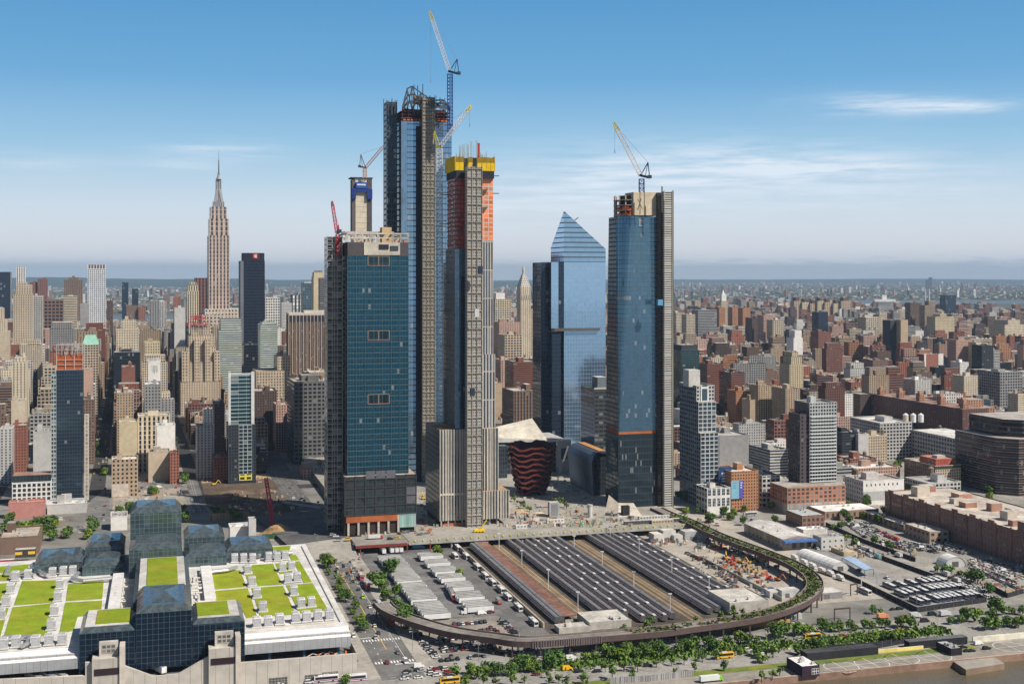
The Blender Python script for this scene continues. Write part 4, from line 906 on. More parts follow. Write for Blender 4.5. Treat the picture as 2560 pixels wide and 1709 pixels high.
for s_ in (-1, 1):
 mb = MB(); hstrip(mb, s_ * HW_, s_ * HW_, -2.2, 1.0, HC); hstrip(mb, s_ * (HW_ - .35), s_ * (HW_ - .35), 0, 1.0, P((.20, .16, .15))); hstrip(mb, s_ * (HW_ - .35), s_ * HW_, 1.0, 1.0, P((.32, .27, .25))); mb.build('girder', hl)
mb = MB()
for i in range(6, 105): 
 q = HPTS[min(i, len(HPTS) - 1)]
 if 30 < i < 42:
  d = HPTS[i + 1] - q
  for k in range(3): mb.bar(q + d * (k / 3) + HN[i] * -HW_ * 1.02 + Vector((0, 0, -2.6)), q + d * (k / 3) + HN[i] * -HW_ * 1.02 + Vector((0, 0, 1.6)), .3, P((.24, .19, .18)))
mb.build('plate_girder_span', hl)
mb = MB()
for o_ in (-2.6, -1.2, 1.2, 2.6): hstrip(mb, o_ - .08, o_ + .08, .16, .16, P((.30, .24, .2), 'metal'))
mb.build('rails', hl)
dist = 0; nxt = 4
for i in range(1, len(HPTS)):
 dist += (HPTS[i] - HPTS[i - 1]).length
 if dist > nxt:
  nxt += 15
  for s_ in (-1, 1):
   mb = MB(); q = HPTS[i] + HN[i] * s_ * 4.2; mb.box((q.x - .4, q.y - .4), XA, YA, .8, .8, 0, ZH - .8, HC); mb.build('column', hl)
  mb = MB(); a, b = HPTS[i] + HN[i] * 4.6, HPTS[i] - HN[i] * 4.6; mb.bar((a.x, a.y, ZH - 1.4), (b.x, b.y, ZH - 1.4), .45, HC); mb.build('cross_beam', hl)
PL = MB()
for i in range(45, len(HPTS) - 6):
 dens = 1.0 if 56 < i < 108 else .3
 for k in range(int(34 * dens)):
  t = R.random(); q = HPTS[i].lerp(HPTS[i + 1], t) + HN[i] * (R.gauss(.6, 1.9)); h = abs(R.gauss(.5, .45)) + .15
  g = R.uniform(.7, 1.25); c = P((.075 * g + R.uniform(0, .05), .125 * g, .03 * g), 'leaf'); r = R.uniform(.4, 1.0)
  for j in range(2):
   a = R.random() * 6.28; dx, dy = math.cos(a) * r, math.sin(a) * r; q2 = q + Vector((R.uniform(-.6, .6), R.uniform(-.6, .6), 0))
   PL.face([(q2.x - dx, q2.y - dy, ZH + h * .2), (q2.x + dx, q2.y + dy, ZH + h * .4), (q2.x + dx - dy * .7, q2.y + dy + dx * .7, ZH + h + .25), (q2.x - dx - dy * .7, q2.y - dy + dx * .7, ZH + h)], c)
o = PL.build('planting', hl); o['kind'] = 'stuff'
# ---------------------------------------------------------------- vehicles
DARKG = P((.015, .018, .022), 'paint'); TYRE = P((.02, .02, .02))
CC = {'white': (.75, .74, .72), 'silver': (.42, .43, .44), 'grey': (.16, .165, .17), 'black': (.018, .018, .02), 'dark blue': (.03, .05, .13), 'dark red': (.22, .02, .025), 'yellow': (.78, .45, .01), 'red': (.5, .03, .03), 'green': (.35, .6, .04), 'beige': (.42, .37, .29)}
def hull(mb, prof, w, S_side, S_tops, x_in=0.0):
 # prof: list of (x, z) clockwise from rear bottom over the top; extruded across the width
 n = len(prof)
 L = [Vector((x, w / 2, z)) for x, z in prof]; Rr = [Vector((x, -w / 2, z)) for x, z in prof]
 for i in range(n - 1): mb.face([Rr[i], L[i], L[i + 1], Rr[i + 1]], S_tops[i] if isinstance(S_tops, list) else S_tops)
 mb.face(L, S_side); mb.face(list(reversed(Rr)), S_side)
TYPES = {'sedan': ([(-2.2, .35), (-2.25, .8), (-1.6, .95), (1.1, .92), (2.1, .78), (2.2, .35)], [(-1.65, .94), (-1.0, 1.42), (.35, 1.42), (1.15, .92)], 1.78),
         'suv': ([(-2.3, .4), (-2.32, 1.0), (-2.25, 1.05), (1.1, 1.05), (2.2, .95), (2.3, .4)], [(-2.25, 1.04), (-1.95, 1.74), (.4, 1.74), (1.15, 1.05)], 1.9),
         'van': ([(-2.8, .4), (-2.85, 1.1), (-2.8, 1.15), (1.9, 1.15), (2.6, 1.05), (2.7, .4)], [(-2.8, 1.14), (-2.7, 2.3), (1.0, 2.3), (1.95, 1.15)], 2.0)}
def car_geo(kind, col, mbs):
 lo, up, w = TYPES[kind]; C = P(CC[col], 'paint')
 hull(mbs[0], lo, w, C, C)
 n = len(up); L = [Vector((x, (w / 2) - (.05 if i in (0, n - 1) else .18), z)) for i, (x, z) in enumerate(up)]; Rr = [Vector((p.x, -p.y, p.z)) for p in L]
 gs = C if kind == 'van' else DARKG
 for i in range(n - 1): mbs[1].face([Rr[i], L[i], L[i + 1], Rr[i + 1]], C if i == 1 or (kind == 'van' and i == 0) else DARKG)
 mbs[1].face(L, gs); mbs[1].face(list(reversed(Rr)), gs)
def wheel_geo(mb, x, y, r=.34):
 pts = [Vector((x + r * math.cos(t), y, r + r * math.sin(t))) for t in [k * math.pi / 4 for k in range(8)]]
 s_ = .1 if y > 0 else -.1
 q = [p + Vector((0, s_, 0)) for p in pts]
 for i in range(8): mb.face([pts[i], pts[(i + 1) % 8], q[(i + 1) % 8], q[i]], TYRE)
 mb.face(q, TYRE)
CM = {}
def car_meshes(kind, col):
 k = (kind, col)
 if k not in CM:
  a, b, c, d = MB(), MB(), MB(), MB(); car_geo(kind, col, (a, b)); w = TYPES[kind][2]; car_geo(kind, col, (d, d))
  for sx in (-1.35, 1.35):
   for sy in (-1, 1): wheel_geo(d, sx, sy * (w / 2 - .06))
  wheel_geo(c, 0, w / 2 - .06); e = MB(); wheel_geo(e, 0, -w / 2 + .06)
  CM[k] = (a.mesh('body'), b.mesh('cabin'), c.mesh('wheel'), e.mesh('wheel'), d.mesh('car'))
 return CM[k]
CARS = []     # (position, angle, kind, colour, where)
CAT = {'sedan': 'car', 'suv': 'car', 'van': 'van'}
MIX = ['white'] * 22 + ['silver'] * 16 + ['grey'] * 16 + ['black'] * 28 + ['dark blue'] * 8 + ['dark red'] * 7 + ['beige'] * 3
def addcar(p, ang, where, col=None, kind=None, z=0.02):
 CARS.append([Vector((p.x, p.y, z)), ang, kind or R.choice(['sedan', 'sedan', 'suv', 'suv', 'sedan', 'van'] if R.random() < .3 else ['sedan', 'suv']), col or R.choice(MIX), where])
def row(zz, a, b, n, ang, where, jit=.25, skip=0.0, cols=None, z=.02):
 pa, pb = G(*zz(*a)), G(*zz(*b))
 for i in range(n):
  if R.random() < skip: continue
  p = pa.lerp(pb, i / max(1, n - 1)) + Vector((R.uniform(-jit, jit), R.uniform(-jit, jit), 0))
  addcar(p, ang + R.uniform(-.04, .04) + (math.pi if R.random() < .5 else 0), where, R.choice(cols) if cols else None, z=z)
AN, AE = GA.ang, GA.ang + math.pi / 2
# lot beneath the curved viaduct
row(z7, (455, 1078), (705, 1055), 8, AE, 'in the short row just behind the curved viaduct')
row(z7, (665, 1130), (765, 1115), 4, AE, 'in the small cluster behind the curved viaduct', cols=['dark red', 'black', 'grey']); row(z7, (760, 1105), (815, 1135), 3, AE, 'in the small cluster behind the curved viaduct', cols=['dark red', 'black'])
row(z7, (855, 1045), (960, 1148), 9, AN, 'in the slanting row beside the bus lane behind the viaduct')
row(z7, (125, 1145), (300, 1350), 16, AN, 'in the row along the wide street fence', jit=.15)
row(z7, (310, 1215), (460, 1195), 7, AE, 'in the upper row in front of the viaduct'); row(z7, (340, 1185), (440, 1175), 4, AE, 'in the row tucked under the viaduct')
row(z7, (345, 1275), (470, 1262), 5, AE, 'in the second row of the river-side lot'); row(z7, (365, 1300), (465, 1290), 4, AE, 'in the third row of the river-side lot')
row(z7, (500, 1255), (620, 1228), 5, AE, 'in the middle block of the river-side lot'); row(z7, (520, 1282), (790, 1258), 9, AE, 'in the long row across the river-side lot')
row(z7, (345, 1378), (480, 1362), 4, AE, 'in the front row nearest the road', cols=['black', 'grey', 'black']); row(z7, (700, 1218), (830, 1225), 5, AE, 'in the shade below the viaduct', cols=['black', 'grey', 'white'])
for x, y in ((585, 1352), (695, 1340), (840, 1318), (885, 1318), (945, 1312), (990, 1308), (1060, 1280), (1090, 1275)): addcar(G(*z7(x, y)), AE + R.uniform(-.4, .4), 'standing loose near the trees of the river-side lot')
addcar(G(*z7(75, 1095)), AE, 'at the corner where the viaduct begins', 'silver', 'van'); addcar(G(*z7(120, 1098)), AE, 'at the corner where the viaduct begins', 'black'); addcar(G(*z7(685, 985)), AN + .1, 'in front of the long white trailer', 'white', 'van'); addcar(G(*z7(760, 975)), AN + .2, 'in front of the long white trailer', 'dark red', 'suv')
# wide street
for x, y, c in ((1080, 440, 'black'), (1105, 437, 'black'), (1083, 462, 'yellow'), (1140, 480, 'white'), (1198, 590, 'black'), (1150, 630, 'black'), (1230, 648, 'black'), (1190, 690, 'yellow'), (1278, 718, 'black'), (1325, 785, 'dark blue'), (1362, 850, 'green'), (1420, 930, 'white'), (1410, 998, 'white'), (1460, 1088, 'white'), (1492, 1148, 'dark blue'), (1468, 1188, 'silver'), (1655, 1312, 'grey'), (1720, 1390, 'white'), (1562, 1395, 'dark red'), (1285, 610, 'grey'), (1280, 638, 'silver'), (1300, 850, 'grey'), (1285, 1175, 'white')):
 addcar(G(*z6(x, y)), AE + R.choice((0, math.pi)), 'driving on the wide street between lawns roof and trailer lot', c, 'van' if (x, y) == (1720, 1390) else None)
# river-side highway
for x, y, c, k in ((160, 1430, 'white', 'van'), (180, 1465, 'silver', None), (60, 1470, 'black', None), (60, 1500, 'silver', None), (40, 1530, 'white', None), (155, 1520, 'white', None), (270, 1490, 'white', None), (310, 1500, 'white', None), (345, 1440, 'black', None), (300, 1450, 'dark red', None), (405, 1475, 'red', None), (390, 1450, 'white', None), (1180, 1405, 'grey', 'suv'), (1290, 1340, 'silver', None), (1300, 1372, 'silver', None), (1440, 1325, 'grey', None), (1430, 1360, 'white', 'van'), (1425, 1380, 'white', None), (1400, 1450, 'yellow', 'van'), (1495, 1468, 'black', None), (1645, 1468, 'black', None)):
 addcar(G(*z7(x, y)), AN, 'in traffic on the river-side highway', c, k)
for x, y, c in ((640, 1340, 'black'), (260, 1470, 'black'), (2075, 1420, 'black')): addcar(G(*z7(x, y)), AN, 'in traffic on the river-side highway', c)
for x, y, c in ((400, 1420, 'black'), (690, 1210, 'white'), (1070, 1195, 'white'), (1260, 1185, 'white'), (1620, 1225, 'white'), (1680, 1220, 'silver'), (1780, 1195, 'yellow'), (2030, 1175, 'red'), (1240, 1290, 'white'), (610, 1180, 'red'), (330, 1240, 'red')): addcar(G(*z8(x, y)), AN, 'in traffic on the river-side highway', c)
for x, y, c in ((1025, 1090, 'black'), (1160, 1140, 'black'), (1080, 1038, 'black'), (690, 1175, 'yellow'), (830, 1155, 'yellow'), (610, 1180, 'silver'), (395, 1205, 'red'), (525, 1190, 'black'), (745, 1160, 'silver'), (1435, 1265, 'white'), (1320, 1290, 'black'), (1350, 1318, 'black'), (1385, 1318, 'black'), (1500, 1300, 'black'), (780, 998, 'black'), (830, 995, 'black'), (1665, 1065, 'black'), (1750, 1090, 'grey')): addcar(G(*z9(x, y)), AN + R.uniform(-.1, .1), 'around the road crossing near the pier', c)
for i in range(24):
 x = 700 + i * 34; p = onv(x + R.uniform(-9, 9), 1600, VH0 + R.choice((5, 9, 15, 34, 38)))
 addcar(p, AN, 'in traffic on the river-side highway')
# yards right of the trains
row(z8, (730, 480), (980, 610), 12, AN + .5, 'along the fence right of the trains', jit=.3); row(z8, (1010, 640), (1140, 770), 9, AN + .5, 'along the fence right of the trains', jit=.4, cols=['white', 'black', 'grey', 'dark red']); addcar(G(*z8(1220, 808)), AN - .3, 'along the fence right of the trains', 'white', 'van')
for i in range(40): x, y = R.uniform(880, 1500), 0; y = 290 + (x - 880) * .42 + R.uniform(25, 75); addcar(G(*z8(x, y)), AE + R.choice((0, .3, AN)), 'parked in the shade of the elevated railway columns', R.choice(['white', 'silver', 'grey', 'black', 'beige']))
# crowded vehicle pounds at the far right
for (a, b, n) in (((420, 340), (560, 440), 13), ((440, 330), (640, 440), 15), ((480, 320), (690, 430), 15), ((540, 325), (760, 440), 14), ((640, 470), (930, 560), 14), ((700, 470), (1000, 545), 15), ((820, 480), (1110, 560), 16), ((880, 480), (1180, 545), 16), ((1100, 500), (1340, 570), 14), ((1180, 490), (1380, 560), 14), ((1400, 620), (1700, 740), 15), ((1380, 650), (1720, 790), 17), ((1420, 680), (1740, 830), 17), ((1480, 720), (1780, 860), 16), ((1560, 660), (1790, 760), 12), ((1450, 620), (1780, 700), 14), ((1230, 760), (1420, 860), 11), ((1260, 740), (1500, 870), 12), ((1480, 890), (1560, 920), 5), ((470, 520), (600, 590), 9), ((480, 500), (640, 570), 9)):
 row(z9, a, b, n, R.choice((AN, AE)), 'in the crowded pounds before the long brick warehouse', jit=.5, cols=['white', 'white', 'white', 'silver', 'grey', 'black', 'dark blue', 'beige'])
row(z9, (665, 400), (810, 455), 11, AE, 'in the red line within the crowded pound', cols=['red']); row(z9, (660, 412), (800, 462), 10, AE, 'in the red line within the crowded pound', cols=['red'])
# streets and lots left behind the convention centre
for x, y, c in ((960, 815, 'red'), (960, 968, 'red'), (962, 860, 'dark red'), (945, 1050, 'black'), (945, 1075, 'silver'), (945, 1100, 'white'), (1110, 915, 'white'), (1190, 890, 'white'), (1235, 905, 'white'), (1272, 900, 'white'), (1305, 900, 'white'), (1120, 835, 'black'), (1270, 835, 'black'), (1765, 1020, 'white'), (885, 985, 'silver'), (1740, 850, 'silver'), (1750, 915, 'white')): addcar(G(*z5(x * .917, (y * .917) + 0)) if False else G(x / 3.647, 1000 + y / 3.647), AE + R.uniform(-.1, .1), 'in the side street behind the glass pavilions', c)
for i in range(26): addcar(G(R.uniform(1290, 1650) / 3.647, 1000 + R.uniform(705, 810) / 3.647), R.choice((AN, AE)) + R.uniform(-.2, .2), 'in the crowded lot beyond the glass pavilions', R.choice(['white', 'white', 'red', 'silver', 'white', 'dark red']))
for i in range(40): addcar(GB.xy(GB.uv(G(269, 1041))[0] + R.choice((-5, -2, 2, 5)), R.uniform(1250, 2600)), GB.ang + math.pi / 2, 'in the left street canyon', R.choice(['white', 'silver', 'black', 'yellow']))
# overpass and plaza road
for x, y, c in ((1355, 1270, 'yellow'), (1265, 1272, 'grey'), (1735, 1270, 'black'), (1800, 1260, 'yellow'), (2000, 1230, 'grey'), (1240, 1245, 'white'), (1210, 1232, 'silver')): addcar(G(500 + x / 3.647, 1000 + y / 3.647, ZP), AN, 'on the road before the teal tower', c, z=ZP + .06)
for i in range(16): addcar(GA.xy(R.uniform(UR0 + 6, UR1 + 8), R.uniform(960, 1180)), AE, 'on the shaded street left of the teal tower', z=2.2)
# highway shade and cross street on the right
for i in range(14): addcar(GA.xy(R.uniform(448, 463), R.uniform(660, 1080)), AE, 'on the cross street right of the yard')
# ---- big vehicles
def wheels(t, xs, w, r=.5):
 for x in xs:
  for s_ in (-1, 1): mb = MB(); wheel_geo(mb, x, s_ * (w / 2 - .06), r); mb.build('wheel', t)
def bus(name, label, group, c, stripe=None, roofc=(.78, .77, .75), L=12.0, H_=3.2):
 t = thing(name, label, 'bus', (0, 0, 0), group); h = L / 2
 B_ = P(c, 'paint'); mb = MB(); mb.box(Vector((-h, -1.27, 0)), XA, YA, L, 2.54, .4, H_, [B_] * 4, P(roofc, 'paint')); mb.face([(-h + .3, -1.1, H_ + .01), (-h + 2, -1.1, H_ + .01), (-h + 2, 1.1, H_ + .01), (-h + .3, 1.1, H_ + .01)], P((.1, .1, .1))); mb.build('body', t)
 mb = MB()
 for s_ in (-1.29, 1.27): mb.box(Vector((-h + .5, s_, 0)), XA, YA, L - 1, .02, 1.5, 2.75, gridwall((.02, .02, .025), (.02, .025, .03, .3), 1.6, 3, .94, 1, 0))
 mb.box(Vector((h, -1.1, 0)), XA, YA, .02, 2.2, 1.3, 2.8, DARKG); mb.box(Vector((-h - .02, -1.0, 0)), XA, YA, .02, 2.0, 1.7, 2.6, DARKG); mb.build('window', t)
 if stripe:
  mb = MB()
  for s_ in (-1.3, 1.275): mb.box(Vector((-h, s_, 0)), XA, YA, L, .025, .8, 1.3, P(stripe, 'paint'))
  mb.build('stripe', t)
 mb = MB(); mb.box(Vector((-1.5, -.8, 0)), XA, YA, 3, 1.6, H_, H_ + .3, P((.55, .55, .55))); mb.build('roof_unit', t)
 wheels(t, (-h + 2.2, h - 2.8), 2.5); return t
def place(proto, items):
 for i, (p, ang, lb) in enumerate(items):
  o = proto if i == 0 else copy_tree(proto); o.location = p; o.rotation_euler = (0, 0, ang); o['label'] = lb
ANG_E = AE
bl = [z7(*p) for p in ((455, 400), (482, 445), (458, 512), (552, 515), (645, 605), (712, 680), (772, 735), (842, 795), (900, 858), (988, 945), (1115, 1068))]
place(bus('coach', '', 'coaches lined up in the bus lane', (.72, .71, .70), (.25, .05, .2)), [(G(*p), AE + math.pi, f'white coach in the bus lane beside the train wall, {ordw(i + 1)} from the viaduct') for i, p in enumerate(bl)])
for x, y, l in ((1345, 670, 'double-deck'), (1395, 760, 'blue and white'), (1495, 915, 'orange-fronted'), (1595, 1055, 'orange-fronted')): pass
tb = bus('tour_bus', '', 'open-top sightseeing buses on the wide street', (.45, .10, .16), (.75, .2, .03), (.42, .42, .44), 11.5, 3.6)
place(tb, [(G(*z6(x, y)), AE, 'open-top sightseeing bus at the kerb of the wide street, ' + l) for x, y, l in ((1345, 690, 'farthest from the river'), (1395, 765, 'second from the top'), (1497, 925, 'third from the top'), (1597, 1060, 'nearest the river'))])
cb = bus('city_bus', '', 'city buses packed in the fenced depot lot', (.06, .075, .13), (.55, .56, .6), (.74, .73, .72), 12.2, 3.1)
cbp = [[(960, 945), (1010, 937), (1090, 925), (1130, 920), (1170, 915), (1210, 910), (1250, 905)], [(840, 888), (882, 878), (930, 868), (1000, 865), (1310, 900), (1350, 896), (1390, 891)], [(750, 830), (835, 820), (1050, 850), (1090, 846), (1130, 842), (1170, 838), (1210, 833), (1250, 829)], [(915, 806), (1000, 797), (1048, 792), (1095, 787), (1140, 782)]]
nm = ['front row nearest the river fence', 'second row from the river fence', 'third row from the river fence', 'back row of the lot']
place(cb, [(G(*z9(*p)), AE + math.pi + .0, f'dark city bus, {ordw(j + 1)} from left in the {nm[i]}') for i, r_ in enumerate(cbp) for j, p in enumerate(r_)])
place(bus('coach', '', 'coaches parked along the far kerb', (.72, .72, .72), (.1, .1, .12)), [(G(*z8(x, y)), AN, 'white coach parked below the white grid building, ' + l) for x, y, l in ((1060, 168, 'left of the pair'), (1255, 162, 'right of the pair'))])
sb = bus('school_bus', '', 'yellow buses by the highway', (.75, .42, .02), None, (.70, .40, .03), 10, 3); place(sb, [(G(*z7(415, 1560)), AN, 'yellow bus on the highway at the near left end of the tree strip'), (G(*z8(1040, 1350)), AN, 'yellow bus half hidden by trees below the middle of the viaduct'), (G(*z8(1775, 1190)), AN, 'yellow bus among trees near the pier building')])
wb = bus('coach', '', 'coaches at the bottom edge', (.75, .73, .76), (.3, .08, .2)); place(wb, [(G(*z6(1055, 1545)), AN, 'white coach on the riverside road below the concrete base wall'), (G(*z6(1290, 1540)), AN, 'white coach beside the small tree at the bottom edge')])
place(bus('coach', '', None, (.70, .69, .68), (.2, .2, .22)), [(G(*z9(560, 870)), AE + math.pi, 'white coach waiting outside the dark depot fence')])
# trailers
def trailer(name, label, group, cab=None, c=(.76, .75, .74)):
 t = thing(name, label, 'trailer' if cab is None else 'truck', (0, 0, 0), group)
 mb = MB(); mb.box(Vector((-8, -1.3, 0)), XA, YA, 16, 2.6, 1.15, 4.05, [gridwall(c, (c[0] * .8, c[1] * .8, c[2] * .8, 0), 1.2, 9, .04, 1, 0)] * 4, P((.25, .245, .235), 'rooftop')); mb.build('cargo_box', t)
 mb = MB(); mb.box(Vector((-7.8, -1.0, 0)), XA, YA, 15.6, 2.0, .75, 1.14, P((.05, .05, .05))); mb.build('chassis', t); wheels(t, (-6.5, -5.2), 2.5)
 if cab:
  mb = MB(); hull(mb, [(8.3, .5), (8.3, 3.4), (9.9, 3.4), (10.3, 2.0), (11.6, 1.9), (11.7, .5)], 2.4, P(cab, 'paint'), [P(cab, 'paint'), P(cab, 'paint'), DARKG, P(cab, 'paint'), P(cab, 'paint')]); mb.build('cab', t); wheels(t, (10.6,), 2.4)
 return t
uTa = UV(1128, 1548)[0]; uTb = GA.uv(G(1233, 1527))[0]
items = []
for i in range(47):
 v = UV(1128, 1548)[1] + 1.2 + i * 3.35
 if i in (9, 23): continue
 items.append((GA.xy(uTa - 8.4 + R.uniform(-.8, .3) + (6 if 6 < i < 14 else 0) * 0, v), AN, v))
tl1 = trailer('box_trailer', '', 'box trailers parked side by side in the left row')
place(tl1, [(p, a, f'white box trailer in the left row beside the trees, {ordw(i + 1)} from the viaduct') for i, (p, a, v) in enumerate(items)])
vB0 = UV(1173, 1533)[1]; it2 = [(GA.xy(uTb - 8.3 + R.uniform(-.5, .5), vB0 + k), AN) for k in (3.4, 6.8, 10.2, 13.6, 22, 25.4, 28.8, 32.2, 35.6, 47, 50.4, 53.8, 57.2, 60.6, 72, 75.4, 78.8, 82.2, 90, 93.4, 96.8, 100.2, 103.6, 115, 118.4, 121.8, 125.2, 137, 140.4, 143.8, 147.2)]
place(trailer('box_trailer', '', 'box trailers in the right row by the bus lane'), [(p, a, f'white box trailer in the right row along the bus lane, {ordw(i + 1)} from the viaduct') for i, (p, a) in enumerate(it2)])
place(trailer('articulated_truck', '', None, (.75, .74, .72)), [(GA.xy(uTb - 8.3, vB0 - .2), AN + math.pi, 'white articulated truck with white cab, nearest the viaduct in the right row')])
place(trailer('articulated_truck', '', None, (.50, .04, .05)), [(G(*z7(435, 840)), AE + math.pi * .97, 'white articulated truck with red cab parked askew in the trailer lot')])
place(trailer('box_trailer', '', 'box trailers at the overpass'), [(G(500 + x / 3.344, 1240 + y / 3.344), AE, 'white box trailer standing before the red overpass, ' + l) for x, y, l in ((1525, 470, 'on its own'), (1592, 462, 'left of three'), (1632, 460, 'middle of three'), (1668, 458, 'right of three'))])
dk_ = trailer('box_trailer', '', 'trailers at the loading dock'); place(dk_, [(onv(x, y, jF + 5) + Vector((0, 0, 0)), AE + .5, 'white trailer backed into the dark loading dock, ' + l) for x, y, l in ((85, 1688, 'left of three'), (118, 1686, 'middle of three'), (145, 1683, 'right of three'), (390, 1665, 'above the dipped ramp'))])
for o in THINGS[-4:]: o.location = (o.location.x, o.location.y, 7.52)
def boxtruck(label, p, ang, c, cabc, name='box_truck', L=7, zz_=0):
 t = thing(name, label, 'truck', p); t.rotation_euler = (0, 0, ang)
 mb = MB(); mb.box(Vector((-L / 2, -1.2, 0)) + Vector(p), XA, YA, L - 2, 2.4, .9 + p[2], 3.3 + p[2], P(c, 'paint')); mb.build('cargo_box', t)
 mb = MB(); hull(mb, [(L / 2 - 1.8, .5), (L / 2 - 1.8, 2.5), (L / 2 - .6, 2.5), (L / 2, 1.5), (L / 2, .5)], 2.2, P(cabc, 'paint'), [P(cabc, 'paint'), P(cabc, 'paint'), DARKG, P(cabc, 'paint')]); mb.v = [(a + p[0], b + p[1], c_ + p[2]) for a, b, c_ in mb.v]; mb.build('cab', t)
 for x in (-L / 2 + 1.2, L / 2 - 1):
  for s_ in (-1, 1): mb = MB(); wheel_geo(mb, x, s_ * 1.1, .45); mb.v = [(a + p[0], b + p[1], c_ + p[2]) for a, b, c_ in mb.v]; mb.build('wheel', t)
 return t
boxtruck('red and grey utility truck in the bus lane beside the trailers', G(*z7(825, 895)), AE + math.pi, (.30, .27, .25), (.5, .03, .03))
boxtruck('white truck with red cab on the overpass beside the teal tower', G(500 + 1600 / 3.647, 1000 + 1265 / 3.647, ZP) + Vector((0, 0, .05)), AN, (.62, .60, .56), (.5, .04, .05), L=11)
boxtruck('blue truck beneath the red overpass beam', G(500 + 1825 / 3.344, 1240 + 440 / 3.344), AN, (.04, .22, .45), (.04, .25, .5), L=9)
for x, y, l in ((620, 1630, 'left'),): pass
for x, y, l in ((1630, 530, 'nearest the white tent end'), (1710, 570, 'second beside the white tent'), (1780, 600, 'third beside the white tent'), (1860, 640, 'orange tinted one beside the tent front'), (1930, 665, 'below the white tent front'), (2010, 700, 'last below the white tent front')):
 boxtruck('refuse truck queued on the lane, ' + l, G(*z8(x, y)), AE + math.pi, (.72, .70, .66), (.7, .42, .12) if 'orange' in l else (.7, .68, .64), 'refuse_truck', 8)
for x, y, l in ((700, 1065, 'orange and white truck by the trees left of the depot'), (950, 1058, 'white truck at the road crossing'), (1180, 1045, 'white truck with long body left of the right trees'), (1185, 735, 'grey tanker truck behind the bus depot'), (1265, 785, 'red and grey truck behind the bus depot'), (660, 600, 'teal truck before the dark sheds'), (820, 590, 'white truck before the dark sheds')):
 boxtruck(l, G(*z9(x, y)), AN if y > 1000 else AE, (.68, .30, .16) if 'orange' in l else (.2, .4, .42) if 'teal' in l else (.55, .55, .55), (.6, .25, .1) if 'orange' in l else (.5, .06, .05) if 'red' in l else (.6, .6, .6))
# ---- place cars: the 300 nearest as things, the rest as one mass
CARS.sort(key=lambda c: c[0].y)
seen = {}; cnt = {}
for c in CARS[:300]: cnt[(c[2], c[3], c[4])] = cnt.get((c[2], c[3], c[4]), 0) + 1
order = sorted(range(min(300, len(CARS))), key=lambda i: PX(CARS[i][0])[0])
rank = {}
for i in order:
 k = (CARS[i][2], CARS[i][3], CARS[i][4]); seen[k] = seen.get(k, 0) + 1; rank[i] = seen[k]
KW = {'sedan': 'car', 'suv': 'tall car', 'van': 'van'}
for i, (p, ang, kind, col, where) in enumerate(CARS[:300]):
 k = (kind, col, where); n = cnt[k]
 pos = '' if n == 1 else ('leftmost ' if rank[i] == 1 else 'rightmost ' if rank[i] == n else f'{ordw(rank[i])} from left ')
 cn = 'taxi yellow' if col == 'yellow' else col
 lb = (f'{pos}{cn} {KW[kind]} {where}'); lb = ' '.join(lb.split()[:16])
 me = car_meshes(kind, col)
 if i < 130:
  o = thing('van' if kind == 'van' else 'car', lb, CAT[kind], p, 'cars and vans ' + where.split(' ')[0] + ' ' + ' '.join(where.split(' ')[1:6])); o.rotation_euler = (0, 0, ang)
  for nm_, m_ in (('body', me[0]), ('cabin', me[1])): q = bpy.data.objects.new(nm_, m_); COL.objects.link(q); q.parent = o
  for sx in (-1.35, 1.35):
   for m_ in (me[2], me[3]): q = bpy.data.objects.new('wheel', m_); COL.objects.link(q); q.parent = o; q.location = (sx, 0, 0)
 else:
  o = bpy.data.objects.new('van' if kind == 'van' else 'car', me[4]); COL.objects.link(o); o.location = p; o.rotation_euler = (0, 0, ang); tag(o, lb, CAT[kind], 'cars and vans ' + ' '.join(where.split(' ')[:6]))
mb = MB()
for p, ang, kind, col, where in CARS[300:]:
 t = MB(); car_geo(kind, col, (t, t)); ca, sa = math.cos(ang), math.sin(ang)
 t.v = [(x * ca - y * sa + p.x, x * sa + y * ca + p.y, z + p.z) for x, y, z in t.v]
 mb.v += t.v; mb.n += t.n; mb.uv += t.uv; mb.s += t.s
if mb.n: solo(mb, 'parked_cars', 'mass of many far parked and moving cars across the distant lots', 'cars', (0, 0, 0), None, 'stuff')
